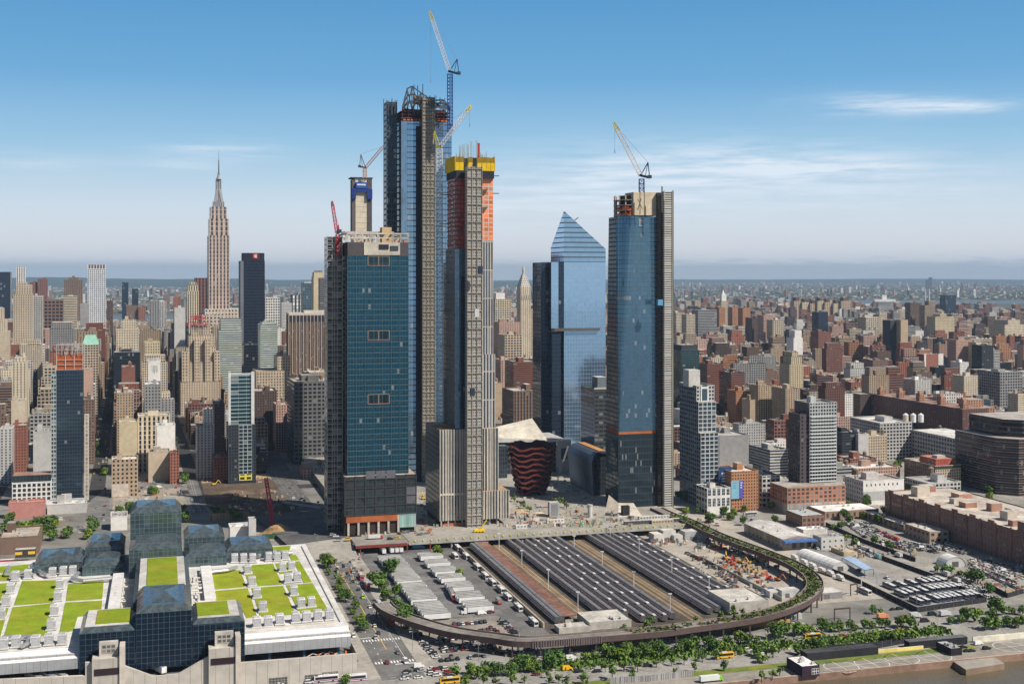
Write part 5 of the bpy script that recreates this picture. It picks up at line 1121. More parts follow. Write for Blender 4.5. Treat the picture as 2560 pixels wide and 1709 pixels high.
# ---------------------------------------------------------------- trees
def make_tree(name, hgt, rad, seed, base=(.062, .115, .022), n=330, ls=.55, clumps=11, tall=.9):
 Q = random.Random(seed); t = thing(name, '', 'tree', (0, 0, 0)); THINGS.pop()
 mb = MB(); tc_ = P((.09, .07, .05), 'matte')
 zc = hgt * (1 - tall * .5); mb.cyl((0, 0), .22, 0, zc, 6, tc_, None, .12)
 cs = []
 for i in range(clumps):
  a = Q.random() * 6.28; r = rad * .62 * math.sqrt(Q.random()); z = zc + hgt * tall * .36 * Q.uniform(-1, 1) * (1 - .45 * r / rad)
  cs.append((Vector((r * math.cos(a), r * math.sin(a), z)), rad * Q.uniform(.34, .55), Q.uniform(.72, 1.3)))
  mb.bar((0, 0, zc * .6), cs[-1][0], .07, tc_)
 mb.build('trunk', t)
 mb = MB()
 for i in range(n):
  c, r, g = cs[i % clumps]
  d = Vector((Q.gauss(0, 1), Q.gauss(0, 1), Q.gauss(0, .85))).normalized() * r * (Q.random() ** .35) ; p = c + d
  nrm = (d.normalized() + Vector((Q.gauss(0, .5), Q.gauss(0, .5), Q.gauss(.3, .5)))).normalized()
  u = nrm.cross(Vector((.3, .2, 1))).normalized() * ls * Q.uniform(.6, 1.3); v = nrm.cross(u).normalized() * ls * Q.uniform(.6, 1.3)
  k = g * Q.uniform(.75, 1.25); y = Q.uniform(0, .03)
  mb.face([p - u - v * .5, p + u * .3 - v, p + u + v * .4, p - u * .2 + v], P((base[0] * 1.3 * k + y, base[1] * 1.35 * k + y, base[2] * 1.2 * k), 'leaf'))
 mb.build('crown', t); return t
TP = {'park': [make_tree('tree', 6.8, 3.6, 1), make_tree('tree', 6.0, 3.4, 2, (.085, .13, .022)), make_tree('tree', 7.6, 4.2, 3, (.042, .088, .02)), make_tree('tree', 5.2, 2.6, 4, (.075, .13, .03), 190)],
      'thin': [make_tree('tree', 6.5, 2.6, 5, (.065, .105, .03), 130, .5, 7), make_tree('tree', 5.6, 2.3, 6, (.075, .12, .03), 110, .5, 6)],
      'big': [make_tree('tree', 13, 6.6, 7, (.05, .10, .02), 620, .85, 14), make_tree('tree', 15, 7.2, 8, (.058, .105, .022), 700, .9, 15), make_tree('tree', 12, 6.0, 9, (.11, .16, .02), 560, .85, 13), make_tree('tree', 13, 6.2, 10, (.045, .085, .022), 560, .85, 12)]}
USED = set()
def tree(kind, p, label, group, sc=None):
 i = R.randrange(len(TP[kind])); pr = TP[kind][i]; sc = sc or R.choice((.7, .85, .95, 1.05, 1.15, 1.3)) * R.uniform(.92, 1.08)
 if (kind, i) in USED: o = copy_tree(pr)
 else: o = pr; USED.add((kind, i)); THINGS.append(o)
 o.location = (p.x, p.y, p.z); o.scale = (sc, sc, sc * R.uniform(.88, 1.12)); o.rotation_euler = (0, 0, R.random() * 6.28)
 o['label'] = label; o['category'] = 'tree'; o['group'] = group; return o
def base_of(x, y, h): return (lambda q: Vector((q.x, q.y, 0)))(G(x, y, h))
def treerow(kind, segs, desc, group, h=3.8, jit=1.0, sp=5.6):
 pts = []
 for zz, a, b in segs:
  pa, pb = base_of(*zz(*a), h), base_of(*zz(*b), h); n = max(1, int((pb - pa).length / sp))
  for i in range(n + 1): pts.append(pa.lerp(pb, i / n) + Vector((R.gauss(0, jit), R.gauss(0, jit), 0)))
 pts.sort(key=lambda p: PX(p)[0]); n = len(pts)
 for i, p in enumerate(pts): tree(kind, p, f'{desc}, {ordw(i + 1)} from the left', group)
treerow('park', [(z7, (470, 1440), (1180, 1370)), (z7, (560, 1478), (1330, 1368)), (z7, (1560, 1312), (2140, 1262)), (z8, (40, 1275), (960, 1190)), (z8, (110, 1320), (1010, 1225)), (z8, (1100, 1195), (1320, 1160)), (z8, (1480, 1130), (1620, 1110)), (z9, (40, 1140), (560, 1095)), (z9, (620, 1090), (900, 1085))],
  'leafy tree in the dense median strip along the highway', 'median trees along the highway', sp=5.2)
treerow('thin', [(z7, (550, 1545), (1050, 1500)), (z7, (1210, 1450), (1260, 1500)), (z7, (1330, 1500), (1380, 1530)), (z7, (1700, 1390), (1990, 1400)), (z7, (1540, 1500), (1600, 1530)), (z8, (40, 1410), (330, 1370)), (z8, (480, 1370), (960, 1315)), (z8, (80, 1470), (310, 1460)), (z8, (600, 1430), (800, 1410)), (z8, (1040, 1390), (1060, 1400)), (z8, (1390, 1290), (1480, 1290))],
  'young open-crowned tree on the riverside walk', 'young trees on the riverside walk', sp=7.5)
treerow('park', [(z9, (20, 1285), (110, 1275)), (z9, (160, 1270), (330, 1225)), (z9, (380, 1255), (600, 1215)), (z9, (700, 1200), (930, 1180)), (z8, (1300, 1270), (1360, 1330)), (z8, (1640, 1270), (1730, 1250)), (z8, (1830, 1250), (1960, 1190))],
  'leafy tree beside the road before the pier', 'trees beside the road before the pier', sp=5.6)
treerow('park', [(z9, (1230, 1060), (1400, 1030)), (z9, (1340, 1000), (1560, 1020)), (z9, (1560, 985), (1780, 985)), (z9, (1480, 1095), (1560, 1090)), (z9, (1610, 1090), (1760, 1060))], 'leafy tree in the grove below the bus depot', 'trees below the bus depot', sp=5.2)
treerow('park', [(z6, (1040, 490), (1075, 560)), (z6, (1085, 590), (1120, 640)), (z6, (1160, 710), (1230, 830)), (z6, (1265, 890), (1290, 930)), (z6, (1335, 1010), (1390, 1070))], 'street tree on the pavement beside the lawn-roofed centre', 'street trees beside the convention centre', sp=6.5)
for x, y, l in ((1590, 590, 'largest round tree at the top of the left trailer row'), (1440, 650, 'bushy tree at the kerb left of the trailers'), (1500, 700, 'bushy tree between kerb and trailers, second from the top'), (1560, 780, 'bushy tree between kerb and trailers, third from the top'), (1640, 760, 'bushy tree against the trailer fronts'), (1690, 920, 'big tree near the left end of the viaduct'), (1640, 890, 'tree by the kerb above the left viaduct end'), (1720, 1010, 'yellowish tree right at the left viaduct end'), (1740, 930, 'tree against the trailers above the viaduct')):
 tree('big', base_of(*z6(x, y), 7), l, 'big trees beside the trailer lot', R.uniform(.62, .95) if 'largest' not in l else 1.1)
for zz, x, y, l, s_ in ((z7, 320, 440, 'open tree between trailers and bus lane near the overpass', .8), (z7, 500, 600, 'sparse tree on the wall between trailers and coaches', .5), (z8, 690, 215, 'lone tree at the end of the plaza road by the elevated railway', .75)):
 tree('big', base_of(*zz(x, y), 6), l, 'single trees round the rail yard', s_)
gp = []
for i in range(26):
 x, y = R.uniform(40, 850), 0; y = R.uniform(1080, 1225) - (20 if x < 300 else 0); gp.append((x, y))
gp.sort()
for i, (x, y) in enumerate(gp): tree('big', base_of(x / 3.647, 1000 + y / 3.647, 6), f'grove tree below the pink wall and banded hotel, {ordw(i + 1)} from the left', 'trees in the grove left of the glass pavilions', R.uniform(.6, 1.0))
for zz, ls, d, gr in ((z5, [(1600, 1545), (1850, 1530), (1980, 1518)], 'small tree before the left part of the concrete base wall', 'small trees before the base wall'), (z6, [(770, 1490), (1150, 1450), (1225, 1530)], 'small tree before the right part of the concrete base wall', 'small trees before the base wall'),
                      (z9, [(320, 350), (380, 350), (350, 490), (420, 430), (490, 470)], 'tree among the sheds left of the vehicle pound', 'trees among the sheds'), (z9, [(640, 460), (740, 490), (770, 500)], 'tree along the pound fence', 'trees along the pound fence'), (z9, [(1120, 670), (1180, 690), (1225, 690), (1300, 710), (1340, 730), (1400, 745), (1430, 760), (1520, 830), (1540, 830)], 'tree on the dark fence line beyond the bus depot', 'trees beyond the bus depot'), (z9, [(620, 990), (680, 985)], 'bush-like tree left of the bus depot gate', 'trees by the depot gate'),
                      (z8, [(800, 1030), (870, 1010), (1000, 1000), (1120, 985), (1200, 975), (1300, 965), (420, 1060), (380, 1080), (200, 1095)], 'small tree sprouting along the curved railway', 'trees along the curved railway'), (z8, [(1090, 1070), (1150, 1080), (320, 1160), (400, 1150), (950, 1110)], 'small tree below the outer side of the curved railway', 'trees outside the curved railway'), (z8, [(1500, 1450), (1350, 1500), (1440, 1480), (1640, 570), (1480, 490)], 'bush near the pier or curved railway', 'loose bushes')):
 for i, (x, y) in enumerate(sorted(ls)): tree('park' if 'curved' not in d else 'thin', base_of(*zz(x, y), 3), f'{d}, {ordw(i + 1)} from the left', gr)
for i, (x, y) in enumerate([(428, 1085), (402, 1092), (440, 1095), (345, 1150), (355, 1160), (245, 1110), (262, 1175), (250, 1130), (455, 1275), (462, 1290), (378, 1225), (390, 1222), (460, 1195), (540, 1280), (555, 1282), (585, 1285), (300, 1275), (325, 1270), (640, 1085), (655, 1078), (680, 1115)]): tree('big', base_of(x, y, 5), f'leafy street tree between the blocks behind the pavilions, {ordw(i + 1)} in the scatter', 'street trees behind the pavilions', R.uniform(.5, .9))
for i, (x, y) in enumerate([(235, 1230), (260, 1250), (290, 1270), (320, 1290), (350, 1310), (370, 1320), (590, 1240), (630, 1260), (680, 1280), (650, 1240), (700, 1290)]):
 p = G(1220 + x / 3.564, 900 + y / 3.564, ZP + 3); tree('thin', Vector((p.x, p.y, ZP)), f'young tree in the plaza beds beside the copper structure, {ordw(i + 1)} from the left', 'plaza trees')
for k in TP:
 for i, o in enumerate(TP[k]):
  if (k, i) not in USED:
   for c in list(o.children): bpy.data.objects.remove(c)
   bpy.data.objects.remove(o)
# hedge and ground cover under the median trees
mb = MB()
for i in range(9000):
 u = R.uniform(180, 690)
 if 425 < u < 490: continue
 v = VQ + 48 + R.gauss(0, 4.2); p = GA.xy(u, v); h = R.uniform(.3, 2.2); r = R.uniform(.4, 1.0); a = R.random() * 6.28; k = R.uniform(.7, 1.3)
 dx, dy = math.cos(a) * r, math.sin(a) * r
 mb.face([(p.x - dx, p.y - dy, .1), (p.x + dx, p.y + dy, .1), (p.x + dx * .6 - dy, p.y + dy * .6 + dx, h), (p.x - dx * .8 - dy, p.y - dy * .8 + dx, h * .9)], P((.11 * k, .185 * k, .03 * k), 'leaf'))
solo(mb, 'ground_cover', 'low green shrubs carpeting the highway median under the trees', 'shrubs', (0, 0, 0), None, 'stuff')
# ---------------------------------------------------------------- the city
R.seed(5)
KC = {'cream': (.60, .51, .38), 'beige': (.52, .42, .31), 'tan': (.43, .32, .22), 'brown': (.20, .13, .095), 'dark brown': (.10, .065, .055), 'brick red': (.30, .115, .075), 'red brown': (.22, .095, .07), 'grey': (.30, .295, .29), 'pale grey': (.50, .49, .47), 'white': (.76, .73, .69), 'dark': (.035, .04, .05), 'orange brick': (.42, .20, .10), 'pinkish': (.46, .30, .24), 'green white': (.52, .58, .52), 'yellowish': (.54, .45, .30)}
RC = [(.55, .52, .48), (.45, .42, .38), (.30, .28, .26), (.62, .60, .57), (.36, .33, .29), (.22, .20, .19)]
BL = []         # (px0, px1, ytop, Y, ybottom visible) of buildings placed by hand
LM = []         # (px, py, phrase)
def tank(parent, p, z, s=1.0):
 mb = MB(); wd = P((.20, .14, .10))
 for k in range(4): a = math.pi / 4 + k * math.pi / 2; mb.bar((p.x + 1.3 * s * math.cos(a), p.y + 1.3 * s * math.sin(a), z), (p.x + 1.3 * s * math.cos(a), p.y + 1.3 * s * math.sin(a), z + 2.6 * s), .14, P((.08, .07, .07)))
 mb.cyl(p, 2.0 * s, z + 2.6 * s, z + 6.2 * s, 10, wd); mb.cyl(p, 2.15 * s, z + 6.2 * s, z + 7.6 * s, 10, P((.26, .2, .15)), None, .05); mb.build('water_tank', parent)
def block(xl, xr, yt, yb, Y, d, col, kind, label, tiers=(), k=1.0, g=None, tanks=0, bulk=1, roof=None, sides=None, name='building', cat='building', bl=.08, lm=None, grid=None, z0=0, par=True, south=None):
 gr = grid or GB
 Pt, w = frm(xl, xr, Y, gr); c = KC[col] if isinstance(col, str) else col
 t = thing(name, label, cat, (Pt.x, Pt.y, z0)); k *= .82; bl = min(bl, .03); Sw = wall(c, kind, k, g, bl); sd = sides or wall(tuple(x * .96 for x in c), kind if kind not in ('vert',) else 'punch', k, g, bl)
 rc = roof or R.choice(RC); zt = zat(yt, Y); RS = P(rc, 'rooftop')
 mb = MB(); mb.box(Pt, gr.N, gr.E, w, d, z0, zt, [Sw, south or sd, sd, sd], RS, drop=.9); mb.build('wall', t)
 if par:
  mb = MB(); cp = P(tuple(min(.8, x * 1.15) for x in c), 'concrete')
  for o_, a_, L_ in ((Pt - gr.N * .15 - gr.E * .15, 0, w + .3), (Pt - gr.N * .15 + gr.E * (d - .35), 0, w + .3), (Pt - gr.N * .15 + gr.E * .36, 1, d - .72), (Pt + gr.N * (w - .35) + gr.E * .36, 1, d - .72)):
   if a_ == 0: mb.box(o_, gr.N, gr.E, L_, .5, zt + .003, zt + .5, cp)
   else: mb.box(o_, gr.N, gr.E, .5, L_, zt + .003, zt + .5, cp)
  mb.build('parapet', t)
 z = zt; W0, D0, P0_ = w, d, Pt
 for ti in tiers:
  a, b, y2 = ti[:3]; dy = ti[3] if len(ti) > 3 else 3.0
  q, w2 = fr(a, b, Y + dy, gr); d2 = max(6, d - dy - 3); z2 = zat(y2, Y + dy); mb = MB(); S2 = Sw if len(ti) < 5 else wall(KC[ti[4]], ti[5] if len(ti) > 5 else kind, k)
  mb.box(q, gr.N, gr.E, w2, d2, z - 1, z2, [S2, sd if len(ti) < 5 else S2, sd if len(ti) < 5 else S2, sd if len(ti) < 5 else S2], RS, drop=.5); mb.build('setback', t); z = z2; W0, D0, P0_ = w2, d2, q
 for i in range(bulk):
  bw = W0 * R.uniform(.18, .34); bd = D0 * R.uniform(.2, .35); q = P0_ + gr.N * (W0 - bw) * R.uniform(.1, .9) + gr.E * (D0 - bd) * R.uniform(.25, .8); mb = MB(); h = R.uniform(3, 6); kj = R.uniform(.7, 1.1); cb = P(tuple(x * kj for x in c), 'concrete')
  mb.box(q, gr.N, gr.E, bw, bd, z - .95, z + h, cb, P(R.choice(RC), 'rooftop')); mb.build('penthouse', t)
 if par and W0 > 9 and D0 > 9:
  for i in range(R.randint(1, 4)):
   q = P0_ + gr.N * R.uniform(1.5, W0 - 4) + gr.E * R.uniform(1.5, D0 - 4); mb = MB(); mb.box(q, gr.N, gr.E, R.uniform(1.2, 3), R.uniform(1.2, 3), z - .95, z + R.uniform(.2, 1.4), P((.45, .45, .45))); mb.build('rooftop_unit', t)
 for i in range(tanks): tank(t, P0_ + gr.N * R.uniform(3, max(4, W0 - 3)) + gr.E * R.uniform(3, max(4, D0 - 3)), z - .9)
 BL.append((xl - 3, xr + 3, yt, Y, yb)); LM.append(((xl + xr) / 2, (yt + yb) / 2, lm)) if lm else None
 return t, Pt, w, zt
def part(t, name, f):
 mb = MB(); f(mb); return mb.build(name, t)
NVY = (.015, .03, .06, .5); TGL = (.03, .07, .10, .55); LBL = (.12, .20, .28, .6)
# --- spired stone skyscraper
Y = 2550; t, Pt, w, zt = block(522, 574, 588, 778, Y, 55, (.52, .41, .345), 'vert', 'tall spired limestone skyscraper with stepped top and mast against the sky', k=2.6, bulk=0, par=False, lm='spired skyscraper', name='skyscraper', cat='skyscraper', g=(.07, .06, .065, .15))
SW = wall((.52, .41, .345), 'vert', 2.6, (.07, .06, .065, .15)); 
for nm_, xa, xb, ya, yb_, dy in (('setback', 524, 572, 589, 546, 4), ('setback', 527, 567, 547, 516, 5), ('mast_base', 533, 561, 517, 503, 10), ('mooring_mast', 539.5, 553.5, 504, 446, 17), ('mast_collar', 541, 553, 447, 442, 17.5)):
 q, w2 = fr(xa, xb, Y + dy, GB); mb = MB(); mb.box(q, *GY, w2, 55 - 2 * dy if nm_ == 'setback' else w2, zat(ya, Y), zat(yb_, Y), SW if nm_ in ('setback',) else wall((.33, .33, .36), 'vert', 1.2, (.12, .13, .15, .4)), P((.4, .38, .35))); mb.build(nm_, t)
for xa in (535, 553):
 q, w2 = fr(xa, xa + 6, Y + 15, GB); mb = MB(); a = Vector((q.x, q.y, zat(513, Y))); mb.prism([q, q + GB.N * w2, q + GB.N * w2 + GB.E * 12, q + GB.E * 12], zat(504, Y), zat(470, Y), P((.40, .39, .39)), None, top=[Vector((x.x + (547 - xa - 3) * .55, x.y, 0)) for x in (q, q + GB.N * w2, q + GB.N * w2 + GB.E * 12, q + GB.E * 12)]); mb.build('mast_buttress', t)
c = PD(547, 440, Y + 24); mb = MB(); mb.cyl(c, 5, zat(446, Y), zat(436, Y), 10, P((.42, .42, .43)), None, 3); mb.cyl(c, 2.6, zat(436, Y), zat(430, Y), 8, P((.3, .3, .32)), P((.3, .3, .32))); mb.cyl(c, 1.7, zat(430, Y), zat(398, Y), 8, P((.22, .23, .25)), P((.3, .3, .3)), 1.2); mb.cyl(c, .6, zat(398, Y), zat(370, Y), 6, P((.2, .2, .22)), None, .2); mb.build('spire', t)
for xa, xb, yy, dy in ((512, 602, 772, -14), (506, 560, 785, -20)): q, w2 = fr(xa, xb, Y + dy, GB); mb = MB(); mb.box(q, *GY, w2, 70, 0, zat(yy, Y), wall((.56, .47, .39), 'punch', 2), P((.5, .46, .42))); mb.build('lower_wing', t)
# --- black tower with red figure
Y = 2050; t, Pt, w, zt = block(608, 662, 652, 880, Y, 38, 'dark', 'glass', 'black glass slab tower with a small red sign near its top', k=1.6, g=(.022, .036, .07, .5), bl=0, bulk=0, par=False, lm='black slab tower', name='office_tower', cat='tower')
for xa, xb, yt_, dy, sf in ((608, 661, 632, 2, P((.02, .022, .035))), (601, 609, 652, -3, wall((.16, .17, .19), 'blank')), (601, 614, 870, -6, wall((.26, .26, .27), 'blank'))):
 q, w2 = fr(xa, xb, Y + dy, GB); part(t, 'wall_slab', lambda mb: mb.box(q, *GY, w2, 34, 0 if sf.m == 'facade' else zt, zat(yt_, Y), sf))
q, w2 = fr(632, 645, Y + 1.5, GB); zs0, zs1 = zat(646, Y), zat(634, Y)
part(t, 'red_sign', lambda mb: (mb.box(q - GB.E * .5, *GY, w2, .4, zs0, zs1, P((.50, .02, .03))), mb.box(q + GB.N * w2 * .52 - GB.E * .8, *GY, w2 * .17, .25, zs0 + 1, zs1 - .8, P((.8, .78, .75))), mb.box(q + GB.N * w2 * .24 - GB.E * .8, *GY, w2 * .12, .25, zs0 + 2.2, zs1 - 2, P((.8, .78, .75)))))
q, w2 = fr(588, 663, Y - 30, GB); 
block(610, 652, 862, 940, 1990, 30, 'dark', 'glass', 'low dark stepped glass base in front of the black slab tower', k=1.5, g=(.012, .02, .04, .4), bulk=1)
# --- brown slab with vertical pale ribs, round arena
Y = 1900; t, Pt, w, zt = block(722, 830, 788, 930, Y, 32, 'brown', 'vert', 'wide brown slab with pale vertical ribs left of the teal tower', k=1.0, g=(.045, .035, .04, .2), bulk=0, par=False, roof=(.5, .45, .4), lm='ribbed brown slab')
for i in range(13): part(t, 'rib', lambda mb: mb.box(Pt + GB.N * (w * i / 12 - .35) - GB.E * .7, *GY, .7, .68, 20, zt, P((.62, .54, .43))))
part(t, 'attic', lambda mb: mb.box(Pt + GB.E * .2, *GY, w, 31, zt, zt + 3.5, P((.55, .50, .43)))); part(t, 'louvre_band', lambda mb: mb.box(Pt - GB.E * .15, *GY, w, .13, zt - 10, zt - 1, P((.03, .03, .05))))
q, w2 = fr(760, 830, Y + 8, GB); part(t, 'penthouse', lambda mb: mb.box(q, *GY, w2, 16, zt + 3.5, zt + 7, P((.5, .45, .41))))
c = G(800, 957, 34); c = Vector((c.x, c.y + 45, 0)); ar = thing('round_arena', 'round drum arena with a pale ring roof beside the ribbed slab', 'arena', c)
for nm_, r0, z0_, z1_, S_, tp in (('drum', 58, 0, 30, wall((.38, .33, .29), 'vert', 2.0), P((.44, .40, .36), 'rooftop')), ('ring_cornice', 60, 30, 34, P((.66, .63, .58)), P((.62, .58, .53), 'rooftop')), ('inner_roof', 46, 34, 37, P((.4, .38, .35)), P((.46, .42, .38), 'rooftop'))):
 part(ar, nm_, lambda mb: mb.cyl(c, r0, z0_, z1_, 40, S_, tp))
BL.append((720, 860, 915, 1750, 950))
# --- stepped hotel with roof letters
Y = 1760; t, Pt, w, zt = block(452, 552, 955, 1010, Y, 60, 'beige', 'punch', 'massive stepped beige hotel with red roof lettering', tiers=((458, 548, 905, 6), (466, 540, 868, 10), (472, 536, 838, 14), (478, 526, 812, 18)), k=1.25, bulk=0, par=False, lm='stepped lettered hotel', name='hotel', cat='hotel')
for xa, xb in ((455, 470), (486, 499), (513, 526), (536, 550)):
 q, w2 = fr(xa, xb, Y + 3, GB); part(t, 'pier_bay', lambda mb: mb.box(q, *GY, w2, 18, 0, zat(880 if xa in (455, 536) else 850, Y), wall(KC['beige'], 'punch', 1.25), P((.45, .4, .34))))
def letters(parent, txt, p, hgt, S_, gr, name='sign_letters', thick=.5, wd=.62, gap=.3):
 FT = {'N': ['10001', '11001', '10101', '10011', '10001'], 'E': ['11111', '10000', '11110', '10000', '11111'], 'W': ['10001', '10001', '10101', '11011', '10001'], 'Y': ['10001', '01010', '00100', '00100', '00100'], 'O': ['01110', '10001', '10001', '10001', '01110'], 'R': ['11110', '10001', '11110', '10010', '10001'], 'K': ['10010', '10100', '11000', '10100', '10010'], 'A': ['01110', '10001', '11111', '10001', '10001'], 'S': ['01111', '10000', '01110', '00001', '11110'], 'T': ['11111', '00100', '00100', '00100', '00100'], 'I': ['111', '010', '010', '010', '111']}
 x = 0; u = hgt / 5
 mb = MB()
 for ch in txt:
  if ch == ' ': x += 2 * u; continue
  g = FT[ch]
  for r in range(5):
   cidx = 0
   while cidx < len(g[r]):
    if g[r][cidx] == '1':
     e = cidx
     while e < len(g[r]) and g[r][e] == '1': e += 1
     mb.box(p + gr.N * (x + cidx * u * wd), gr.N, gr.E, (e - cidx) * u * wd, thick, p.z + (4 - r) * u, p.z + (5 - r) * u - .002, S_); cidx = e
    else: cidx += 1
  x += (len(g[0]) * wd + gap * 2) * u
 return mb.build(name, parent)
REDL = P((.62, .05, .075)); q = PD(484, 801, Y + 18); 
part(t, 'sign_frame', lambda mb: [mb.bar(PD(x_, 812, Y + 19), PD(x_, 789, Y + 19), .22, P((.12, .06, .06))) for x_ in range(466, 530, 6)])
letters(t, 'NEW', PD(477, 799, Y + 18), 6.4, REDL, GB, wd=.95, gap=.6); letters(t, 'YORKER', PD(466, 815, Y + 17.5), 6.2, REDL, GB, wd=.70, gap=.36)
# --- glass tower under construction at the left
Y = 1086; t, Pt, w, zt = block(141, 207, 925, 1255, Y, 24, (.05, .06, .08), 'glass', 'slim blue glass hotel tower with exposed orange top floors', g=(.035, .065, .10, .6), bulk=0, par=False, lm='blue tower with orange top', name='hotel_tower', cat='tower', bl=.015)
q, w2 = fr(128, 141, Y - .8, GB); part(t, 'side_strip', lambda mb: mb.box(q, *GY, w2 - .1, 20, 0, zat(936, Y), gridwall((.40, .44, .44), (.04, .08, .09, .4), 2.6, 3.6, .72, .7, .1)))
zz_ = zt
for lv in range(3):
 part(t, 'open_floor', lambda mb: (mb.box(Pt, *GY, w, 23, zz_ + lv * 4.2, zz_ + lv * 4.2 + .5, P((.5, .40, .34), 'concrete')), mb.box(Pt + GB.N * .5 + GB.E * .8, *GY, w - 1, 21, zz_ + lv * 4.2 + .5, zz_ + lv * 4.2 + 4.2, P((.38, .09, .03))), [mb.box(Pt + GB.N * (w * k_ / 3 - .2), *GY, .6, .6, zz_ + lv * 4.2 + .5, zz_ + lv * 4.2 + 4.2, P((.55, .45, .4))) for k_ in range(4)]))
part(t, 'roof_frame', lambda mb: (roofline_frame(mb, Pt, w, 20, zz_ + 13, zat(862, Y), 5, 3, .3, P((.38, .36, .36))), mb.cyl(Pt + GB.N * 6 + GB.E * 6, 3.0, zz_ + 13, zz_ + 19, 10, P((.34, .24, .19)), P((.3, .22, .18))), mb.cyl(Pt + GB.N * 13 + GB.E * 6, 3.0, zz_ + 13, zz_ + 19, 10, P((.34, .24, .19)), P((.3, .22, .18)))))
q, w2 = fr(211, 222, Y + 2, GB); part(t, 'hoist', lambda mb: mb.box(q, *GY, w2, 10, 0, zat(1040, Y), gridwall((.55, .50, .44), (.3, .26, .22, 0), 3, 3.5, .5, .8, .1)))
# --- big grey industrial grid block, wall colour darkened to stand for shade
block(735, 838, 955, 1172, 1300, 60, (.15, .148, .145), 'loft', 'large grey block toned for shade, with regular grid of windows beside the teal tower', k=1.25, g=(.03, .034, .045, .3), tanks=1, bulk=2, lm='grey grid block')
# --- two-stage glass tower
Y = 1180; t, Pt, w, zt = block(572, 640, 1062, 1178, Y, 30, 'dark', 'grid', 'two-stage glass hotel, dark lower block under a teal upper slab', k=1.0, g=(.03, .05, .07, .5), bulk=0, par=False, lm='two-stage glass hotel')
q, w2 = fr(576, 636, Y + 2, GB); part(t, 'upper_slab', lambda mb: mb.box(q, *GY, w2, 22, zt, zat(938, Y), [gridwall((.35, .42, .44), (.03, .09, .12, .6), 7, 3.6, .98, .78, .1)] + [wall((.6, .6, .58), 'blank')] * 3, P((.4, .4, .4), 'rooftop')))
for xa, xb in ((571, 577), (628, 636)): q, w2 = fr(xa, xb, Y + .8, GB); part(t, 'white_fin', lambda mb: mb.box(q, *GY, w2, 1, zt if xa > 600 else 0, zat(930, Y), P((.62, .63, .62))))
q, w2 = fr(597, 630, Y - .3, GB); part(t, 'pale_grid', lambda mb: mb.box(q, *GY, w2, .28, 9, zt, gridwall((.42, .46, .46), (.03, .06, .08, .5), 4, 3.6, .86, .8, .05))); q, w2 = fr(598, 630, Y - .4, GB); part(t, 'yellow_band', lambda mb: mb.box(q, *GY, w2, .3, 3, 9, gridwall((.75, .65, .05), (.05, .06, .06, .3), 5, 4, .7, .6, 0)))
